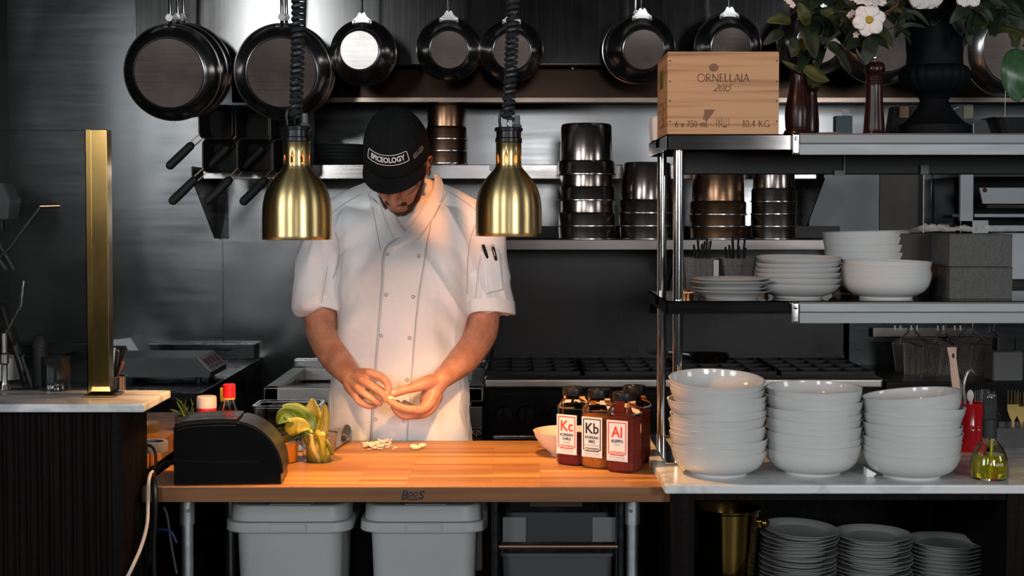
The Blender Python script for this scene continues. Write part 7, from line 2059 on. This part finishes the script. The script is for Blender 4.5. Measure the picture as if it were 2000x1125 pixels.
def foldfield(p):
    x, y, z = p.x-CX, p.y, p.z
    side = max(0.0, min(1.0, (abs(x)-0.03)/0.12))
    a_ = noise.noise(Vector((x*11+3, y*7, z*2.6)))*0.013*(0.30+side)
    b_ = noise.noise(Vector((x*20+z*9*(1 if x > 0 else -1), y*10, z*11)))*0.0062*(0.35+side)
    # drag lines running from the armpits toward the placket
    s = abs(x)
    dr = math.sin((z*1.0+s*0.9)*62+noise.noise(Vector((x*6, y*6, z*6)))*3)*0.0036*math.exp(-((z-1.28)/0.12)**2)*math.exp(-((s-0.13)/0.06)**2)
    lo = math.sin(s*75+noise.noise(Vector((x*4, 0, z*5)))*4)*0.0042*max(0, min(1, (1.2-z)/0.25))*side
    c_ = noise.noise(p*55)*0.0007
    q_ = noise.noise(Vector((x*7+z*2.5*(1 if x > 0 else -1), y*5, z*2.2+4)))
    c_ += (max(0.0, 1-abs(q_)*3.2)**2)*0.0065*(0.25+side)
    q_ = noise.noise(Vector((x*13, y*9, z*9+(x*6 if x > 0 else -x*6)+11)))
    c_ += (max(0.0, 1-abs(q_)*3.5)**2)*0.0035*max(0, min(1, (abs(x)-0.12)/0.08))
    return a_+b_+dr+lo+c_
nrm = [v.normal.copy() for v in jme.vertices]
for v, n_ in zip(jme.vertices, nrm):
    if v.co.z < 1.555: v.co += n_*foldfield(v.co)
    if v.co.y < 3.900: v.co.y = 3.900+ (v.co.y-3.900)*0.1
jme.update()
_bm = BM(); _bm.from_mesh(jme); JT = BVHTree.FromBMesh(_bm); _bm.free()
for v in jme.vertices: v.co -= off
jacket = addmesh('chef_jacket', jme, CLOTH, chef)
part(jacket, 'white short sleeved chef jacket')
CAMP = Vector((0, 0, CAMZ))
def proj(px, py, lift=0.002, Yf=None):
    d = ray(px, py).normalized()
    h = JT.ray_cast(CAMP, d)
    if h[0] is None or h[0].y > 4.3:
        return W(px, py, Yf or 4.0)
    return h[0] - d*lift
def strip(rows, mat, nm, th=0.0022, parent=jacket):
    bm = BM(); vr = [[bm.verts.new(p) for p in r_] for r_ in rows]
    for a_, b_ in zip(vr, vr[1:]):
        for i in range(len(a_)-1): bm.faces.new((a_[i], a_[i+1], b_[i+1], b_[i]))
    o = obj(nm, bm, mat, parent, world=True)
    m_ = o.modifiers.new('thickness', 'SOLIDIFY'); m_.thickness = th; m_.offset = 0
    return o
def interp(tab, y):
    for (a_, y0), (b_, y1) in zip(tab, tab[1:]):
        if y0 <= y <= y1: return a_+(b_-a_)*(y-y0)/(y1-y0)
    return tab[0][0] if y < tab[0][1] else tab[-1][0]
# overlapping front panel, from the lapel down to the hem
LE = [(826, 402), (812, 425), (792, 452), (768, 472), (752, 484), (747, 505), (745, 560), (738, 640), (732, 720), (727, 800), (723, 870)]
RE = [(848, 402), (845, 420), (836, 470), (828, 520), (818, 580), (810, 660), (804, 740), (798, 820), (795, 870)]
rows = []
for k in range(79):
    y = 402+468*k/78
    x0, x1 = interp(LE, y), interp(RE, y)
    rows.append([proj(x0+(x1-x0)*j/14, y, 0.0035) for j in range(15)])
strip(rows, CLOTH2, 'front_panel')
def line(pts, nm, r=0.0007, mat=SEAM, lift=0.0016, dens=5):
    P = spline([(*q_,) for q_ in pts], dens)
    bm = BM(); tube(bm, [proj(x, y, lift) for x, y in P], r, 5)
    return obj(nm, bm, mat, jacket, world=True)
line([(x_+4, y_) for x_, y_ in LE[4:]], 'stitch_line', 0.0005, M('pale_seam', (0.52, 0.50, 0.49), 0.8), 0.0055)
line([(x_-1, y_) for x_, y_ in RE[1:]], 'stitch_line', 0.0005, SEAM, 0.0055)
line([(719, 376), (728, 408), (737, 455), (744, 490)], 'stitch_line')
line([(873, 376), (860, 400), (848, 425)], 'stitch_line')
line([(704, 380), (675, 396), (652, 414), (642, 424)], 'shoulder_seam')
line([(862, 366), (890, 383), (915, 399), (930, 412)], 'shoulder_seam')
line([(655, 452), (662, 480), (660, 515), (650, 545)], 'armhole_seam', 0.0012, M('pale_seam'))
line([(932, 430), (918, 470), (913, 520), (912, 575)], 'armhole_seam', 0.0012, M('pale_seam'))
line([(649, 690), (646, 740), (645, 800), (650, 860)], 'side_seam', 0.001, M('pale_seam'))
line([(893, 700), (900, 760), (906, 810), (910, 850)], 'side_seam', 0.001, M('pale_seam'))
line([(938, 500), (932, 545), (928, 590)], 'sleeve_seam', 0.001, M('pale_seam'))
line([(640, 520), (633, 560), (628, 592)], 'sleeve_seam', 0.001, M('pale_seam'))
# snap buttons
SNAP = M('steel_snap_ring', (0.45, 0.44, 0.43), 0.3, 1.0)
for px, py in ((757, 496), (818, 500), (754, 576), (807, 580), (744.5, 656), (800, 660), (795, 742), (737, 741), (734, 819), (789, 822), (752.5, 415), (833, 421), (803, 447)):
    c_ = proj(px, py, 0.0062); c2_ = proj(px+3, py, 0.0062); c3_ = proj(px, py+3, 0.0062)
    u_ = (c2_-c_).normalized(); v_ = (c3_-c_); v_ = (v_-u_*v_.dot(u_)).normalized()
    bm = BM(); tube(bm, [c_+u_*.0042*math.cos(a_)+v_*.0042*math.sin(a_) for a_ in [2*PI*i/18 for i in range(19)]], 0.0009, 6, caps=False)
    obj('snap_button', bm, SNAP, jacket, world=True)
# collar: stand band around the neck, open at the throat
def collar(side):
    rows = []
    n = 26
    for k in range(n+1):
        f = k/n
        # angle from the back (0) to the front
        a_ = R(180)*(0.02+0.86*f) if side > 0 else R(180)*(0.02+0.80*f)
        rx, ry = .092, .098
        base = Vector((CX+side*rx*math.sin(a_), 4.118+ry*math.cos(a_), 1.575-0.075*f**1.6))
        if side > 0: up_ = Vector((side*(-.004+.010*f)*math.sin(a_), .010*(1-f)-0.012*f, 0.050))
        else: up_ = Vector((side*(-.004+.010*f), .010*(1-f)-0.012*f, 0.046))
        rows.append([base+up_*(j/5)+Vector((side*math.sin(a_), math.cos(a_), 0))*0.005*math.sin(PI*j/5) for j in range(6)])
    return rows
strip(collar(1), CLOTH2, 'collar', 0.003); strip(collar(-1), CLOTH2, 'collar', 0.003)
# lapel roll on the picture right and collar fold on the picture left
def ribbon(A, B_, nm, lift=0.006):
    PA, PB = spline(A, 5), spline(B_, 5)
    rows = []
    k0 = min(range(len(PA)), key=lambda k_: abs(max(PA[k_][1], PB[k_][1])-404))
    NC = 8
    ref = []
    for j in range(NC):
        f = j/(NC-1)
        ref.append(proj(PA[k0][0]+(PB[k0][0]-PA[k0][0])*f, 404, lift+0.006*math.sin(PI*f)).y)
    for a_, b_ in zip(PA, PB):
        row = []
        for j in range(NC):
            f = j/(NC-1)
            x, y = a_[0]+(b_[0]-a_[0])*f, a_[1]+(b_[1]-a_[1])*f
            if y < 404: p = W(x, y, ref[j]+(404-y)*0.0010)
            else: p = proj(x, y, lift+0.006*math.sin(PI*f))
            row.append(p)
        rows.append(row)
    return strip(rows, CLOTH2, nm, 0.0026)
ribbon([(847, 341, 4.02), (848, 352, 4.02), (843, 372, 3.995), (829, 400, 3.972), (811, 427, 3.958), (788, 455, 3.95), (755, 481, 3.942)],
       [(856, 341, 4.05), (864, 354, 4.05), (866, 376, 4.035), (858, 402, 4.01), (842, 432, 3.975), (818, 464, 3.955), (770, 490, 3.942)], 'lapel')
ribbon([(722, 374, 4.0), (735, 392, 3.99), (747, 415, 3.98), (757, 440, 3.965), (775, 474, 3.955)],
       [(745, 372, 3.985), (760, 395, 3.97), (772, 418, 3.962), (784, 442, 3.952), (806, 462, 3.95)], 'collar_fold', 0.003)
# cuffs
for s_, nm, tl in ((sl, 'cuff', 0), (sr, 'cuff', 1)):
    P = spline(s_, 6)
    e = [Vector(p[:3]) for p in P]; d = (e[-1]-e[-3]).normalized(); r_ = P[-1][3]
    u_ = d.cross(Vector((0, 1, 0))).normalized(); v_ = d.cross(u_)
    rings = []
    for h_, rr in ((-.034, r_*1.00), (-.034, r_*1.065), (-.018, r_*1.075), (.002, r_*1.085), (.004, r_*1.05), (.002, r_*.95), (-.012, r_*.93)):
        rings.append([e[-1]+d*(h_+0.003*math.sin(2*a_+1))+(u_*math.cos(a_)+v_*math.sin(a_))*rr*(1+.02*math.sin(3*a_+2*tl)) for a_ in [2*PI*i/48 for i in range(48)]])
    bm = BM(); loft(bm, rings, True, False, False)
    obj(nm, bm, CLOTH2, jacket, world=True)
# sleeve pocket with two pens
PK = [(938, 489), (978, 490), (984, 566), (950, 574)]
rows = []
for k in range(13):
    f = k/12
    a_ = (938+(950-938)*f, 489+(574-489)*f); b_ = (976+(984-976)*f, 487+(566-487)*f)
    rows.append([proj(a_[0]+(b_[0]-a_[0])*j/8, a_[1]+(b_[1]-a_[1])*j/8, 0.0040, 4.04) for j in range(9)])
strip(rows, CLOTH2, 'sleeve_pocket', 0.002)
line([(950, 573), (966, 570), (984, 565)], 'pocket_seam', 0.0006, SEAM, 0.006)
def pen(label, a_, b_, mat, clipm):
    p0, p1 = proj(*a_, 0.013, 4.03), proj(*b_, 0.008, 4.03)
    t = thing('pen', label, 'pen', p1, group='pens in the sleeve pocket')
    obj('barrel', tube(BM(), [p0, p1, p1+(p1-p0)*0.9], [0.0046, 0.0046, 0.004], 12, round_ends=True), mat, t, world=True)
    obj('clip', tube(BM(), [p0+Vector((-.001, -.005, .0)), p0+(p1-p0)*0.5+Vector((0, -.0065, 0)), p0+(p1-p0)*1.35+Vector((0, -.0068, 0))], [0.0012, 0.0016, 0.0013], 8), clipm, t, world=True)
    return t, p0, (p1-p0)
pen('plain black pen in the sleeve pocket, left of the two', (944, 480), (948, 492), BLACKPL, BLACKPL)
t_, p0_, d_ = pen('black pen with silver clicker in the sleeve pocket, right of the two', (963, 484), (966, 496), BLACKPL, CHROME)
obj('clicker', tube(BM(), [p0_, p0_-d_*0.42], 0.0030, 10, round_ends=True), CHROME, t_, world=True)

# ---- cap
CR = (0.0925, 0.106, 0.137); CZ0 = 0.046; CYC = -0.006
def crown(az, e, k=1.0):
    # az 0 = front, e 0..1 from band to top
    el = e*PI/2
    ce, se = math.cos(el)**0.78, math.sin(el)
    return hp(CR[0]*k*ce*math.sin(az), CYC+CR[1]*k*ce*math.cos(az), CZ0+CR[2]*k*se*(1.0))
bm = BM()
rings = [[crown(2*PI*i/72, e) for i in range(72)] for e in (0, .06, .12, .2, .3, .4, .5, .6, .7, .8, .88, .95, .99)]
loft(bm, rings, True, False, True)
capo = obj('cap', bm, CAPM, chef, world=True)
part(capo, 'black baseball cap')
m_ = capo.modifiers.new('thickness', 'SOLIDIFY'); m_.thickness = 0.002; m_.offset = -1
bm = BM(); rows = []
for i in range(33):
    u_ = -1+2*i/32; a_ = R(68)*u_
    row = []
    for j in range(11):
        v_ = j/10
        x = CR[0]*math.sin(a_)*(1+0.03*v_)
        f = CYC+CR[1]*math.cos(a_)+0.054*v_*max(0, math.cos(a_*1.18))**0.55
        z = CZ0+0.005-0.004*v_**1.5-0.022*(u_**2)*(0.35+0.65*v_)+0.006*v_*(1-u_*u_)
        row.append(bm.verts.new(hp(x, f, z)))
    rows.append(row)
for a_, b_ in zip(rows, rows[1:]):
    for j in range(10): bm.faces.new((a_[j], a_[j+1], b_[j+1], b_[j]))
bill = obj('bill', bm, CAPM, capo, world=True)
m_ = bill.modifiers.new('thickness', 'SOLIDIFY'); m_.thickness = 0.0035; m_.offset = 0
bm = BM(); ball(bm, crown(0, 1.0, 1.012), 0.0085, (1, 1, .6), HM.to_3x3())
obj('button', bm, CAPM, capo, world=True)
for az in (0, 60, 120, 180, 240, 300):
    bm = BM(); tube(bm, [crown(R(az), e/24, 1.003) for e in range(2, 24)], 0.0009, 5)
    obj('panel_seam', bm, CAPDK, capo, world=True)
for az in (30, 90, -30, -90):
    c_ = crown(R(az), 0.62, 1.004); bm = BM(); ball(bm, c_, 0.003, (1, 1, 1))
    obj('eyelet', bm, CAPDK, capo, world=True)
bm = BM(); tube(bm, [crown(R(-75+150*i/30), 0.025, 1.008)+hp(0, 0, 0)*0 for i in range(31)], 0.0014, 6)
obj('brim_seam', bm, CAPDK, capo, world=True)
AZ0 = R(-2.0)
def oncap(x, y, k, e0=0.335, az0=AZ0, flip=1):
    return crown(az0+flip*x/0.088, e0+y/0.185, k)
tb = text_bm('SPICEOLOGY', 0.0205, offset=0.0007, xs=0.86, spacing=1.0)
bmesh.ops.subdivide_edges(tb, edges=tb.edges[:], cuts=1)
for v in tb.verts: v.co = oncap(v.co.x+0.0015, v.co.y, 1.012+(0.012 if v.co.z > 0 else 0.0))
lg = obj('logo_lettering', tb, WHITEINK, capo, world=True, smooth=False, recalc=False)
fr_w, fr_h = 0.0640, 0.0140
def framepts(w_, h_, r_):
    return [Vector((x, y, 0)) for x, y in rrect(2*w_, 2*h_, r_, 5)]
pf = framepts(fr_w, fr_h, 0.004)
dens = []
for a_, b_ in zip(pf, pf[1:]+pf[:1]):
    n_ = max(1, int((b_-a_).length/0.006))
    dens += [a_+(b_-a_)*i/n_ for i in range(n_)]
bm = BM(); tube(bm, [oncap(p.x, p.y, 1.014) for p in dens]+[oncap(dens[0].x, dens[0].y, 1.014)], 0.00105, 6, caps=False)
obj('logo_frame', bm, WHITEINK, capo, world=True)
pf = framepts(0.019, 0.0055, 0.0025)
bm = BM(); tube(bm, [oncap(p.x, p.y, 1.012, 0.26, R(62)) for p in pf+pf[:1]], 0.0006, 5, caps=False)
tb = text_bm('SPICEOLOGY', 0.0066, xs=0.9)
for v in tb.verts: v.co = oncap(v.co.x, v.co.y, 1.012+(0.006 if v.co.z > 0 else 0), 0.26, R(62))
merge(bm, tb)
obj('side_logo', bm, M('dull_grey_thread', (0.45, 0.45, 0.44), 0.8), capo, world=True, smooth=False, recalc=False)

# ---- beard and hair strands
HI = HM.inverted()
bm = BM(); hr = random.Random(5)
def strand(p, n_, dirv, ln, wd):
    s_ = dirv.cross(n_); s_ = s_.normalized() if s_.length > 1e-6 else Vector((1, 0, 0))
    q0 = p-n_*0.0008; q1 = p+n_*(ln*0.35)+dirv*ln*0.55; q2 = p+n_*(ln*0.45)+dirv*ln
    a_, b_ = bm.verts.new(q0-s_*wd), bm.verts.new(q0+s_*wd)
    c_, d_ = bm.verts.new(q1-s_*wd*.7), bm.verts.new(q1+s_*wd*.7)
    e_ = bm.verts.new(q2)
    bm.faces.new((a_, b_, d_, c_)); bm.faces.new((c_, d_, e_))
cnt = 0
for _ in range(26000):
    az = hr.uniform(-105, 105); z = hr.uniform(-0.124, 0.012)
    aa = abs(az)
    # lower boundary of the cheek line
    top_ = -0.062 if aa < 24 else (-0.070 if aa < 40 else (-0.070+(aa-40)/65*0.080))
    if z > top_ + hr.uniform(-.006, .003): continue
    if aa < 24 and -0.087 < z < -0.055: continue
    d = Vector((math.sin(R(az)), -math.cos(R(az)), 0))
    o_ = HM @ (d*0.25+Vector((0, -0.02, z))); dd = HM.to_3x3() @ (-d)
    h = BODYT.ray_cast(o_, dd, 0.3)
    if h[0] is None: continue
    loc = HI @ h[0]
    if (loc-Vector((0, -0.02, z))).length > 0.125: continue
    dw = (HM.to_3x3() @ Vector((0.25*math.sin(R(az))*hr.uniform(-1, 1), -0.25+hr.uniform(-.3, .3), -1))).normalized()
    strand(h[0], h[1], dw, hr.uniform(.006, .0125)*(1.25 if z < -0.10 else (.8 if z > -.05 else 1)), 0.00042)
    cnt += 1
for _ in range(900):   # moustache
    x = hr.uniform(-.028, .028); z = -0.0545-0.10*abs(x)+hr.uniform(-.005, .004)
    o_ = hp(x, .25, z); dd = HM.to_3x3() @ Vector((0, 1, 0))
    h = BODYT.ray_cast(o_, dd, 0.3)
    if h[0] is None: continue
    dw = (HM.to_3x3() @ Vector((0.55*math.copysign(1, x)+hr.uniform(-.3, .3), -0.1, -0.8))).normalized()
    strand(h[0], h[1], dw, hr.uniform(.004, .008), 0.0004)
part(obj('beard', bm, HAIRM, chef, world=True, smooth=False, recalc=False), 'short brown beard')
bm = BM()
for _ in range(5000):
    az = hr.uniform(100, 260); z = hr.uniform(-0.07, 0.03)
    if abs(az-180) > 68 and z < -0.02: continue
    d = Vector((math.sin(R(az)), -math.cos(R(az)), 0))
    h = BODYT.ray_cast(HM @ (d*0.25+Vector((0, -0.0, z))), HM.to_3x3() @ (-d), 0.3)
    if h[0] is None: continue
    if ((HI @ h[0])-Vector((0, 0, z))).length > 0.115: continue
    strand(h[0], h[1], (HM.to_3x3() @ Vector((0, 0.3, -1))).normalized(), hr.uniform(.006, .012), 0.0005)
part(obj('hair', bm, HAIRM, chef, world=True, smooth=False, recalc=False), 'short brown hair below the cap')

# ---- trousers and shoes (in the dark behind the block)
tr = BM()
loft(tr, [[Vector((CX-.008+a_*math.cos(t_), (y0+y1)/2+(y1-y0)/2*math.sin(t_), z)) for t_ in [2*PI*i/32 for i in range(32)]] for z, a_, y0, y1 in ((0.78, .17, 3.97, 4.23), (0.86, .178, 3.955, 4.23), (0.95, .172, 3.95, 4.21), (1.0, .165, 3.96, 4.20))])
for s in (-1, 1):
    limb(tr, [(CX+s*.085, 4.09, .88, .095), (CX+s*.10, 4.08, .70, .088), (CX+s*.11, 4.06, .48, .068), (CX+s*.115, 4.08, .25, .062), (CX+s*.12, 4.09, .07, .058)], 20)
tme = bake(tr, 'trousers', [('REMESH', dict(mode='VOXEL', voxel_size=0.010, adaptivity=0.0)), ('SMOOTH', dict(factor=0.5, iterations=5))])
for v in tme.vertices: v.co -= off
addmesh('trousers', tme, TROUS, chef)
for s in (-1, 1):
    bm = BM()
    x = CX+s*.12
    loft(bm, [[Vector((x+w_*math.cos(t_)+s*.010*(4.09-y)/.1, y, max(0.0, h_/2+h_/2*math.sin(t_)))) for t_ in [2*PI*i/20 for i in range(20)]] for y, w_, h_ in ((4.17, .02, .05), (4.15, .036, .085), (4.09, .042, .10), (4.02, .043, .085), (3.96, .048, .062), (3.91, .045, .05), (3.885, .025, .04))])
    obj('shoe', bm, M('black_shoe_leather', (0.012, 0.012, 0.012), 0.4), chef, world=True)
# garlic clove held between the fingertips
clove('garlic_clove', 'peeled garlic clove held between the chef\'s fingertips', W(762, 777, 3.783), (0, R(10), R(10)), 0.8, 'garlic cloves in the hands and on the block')
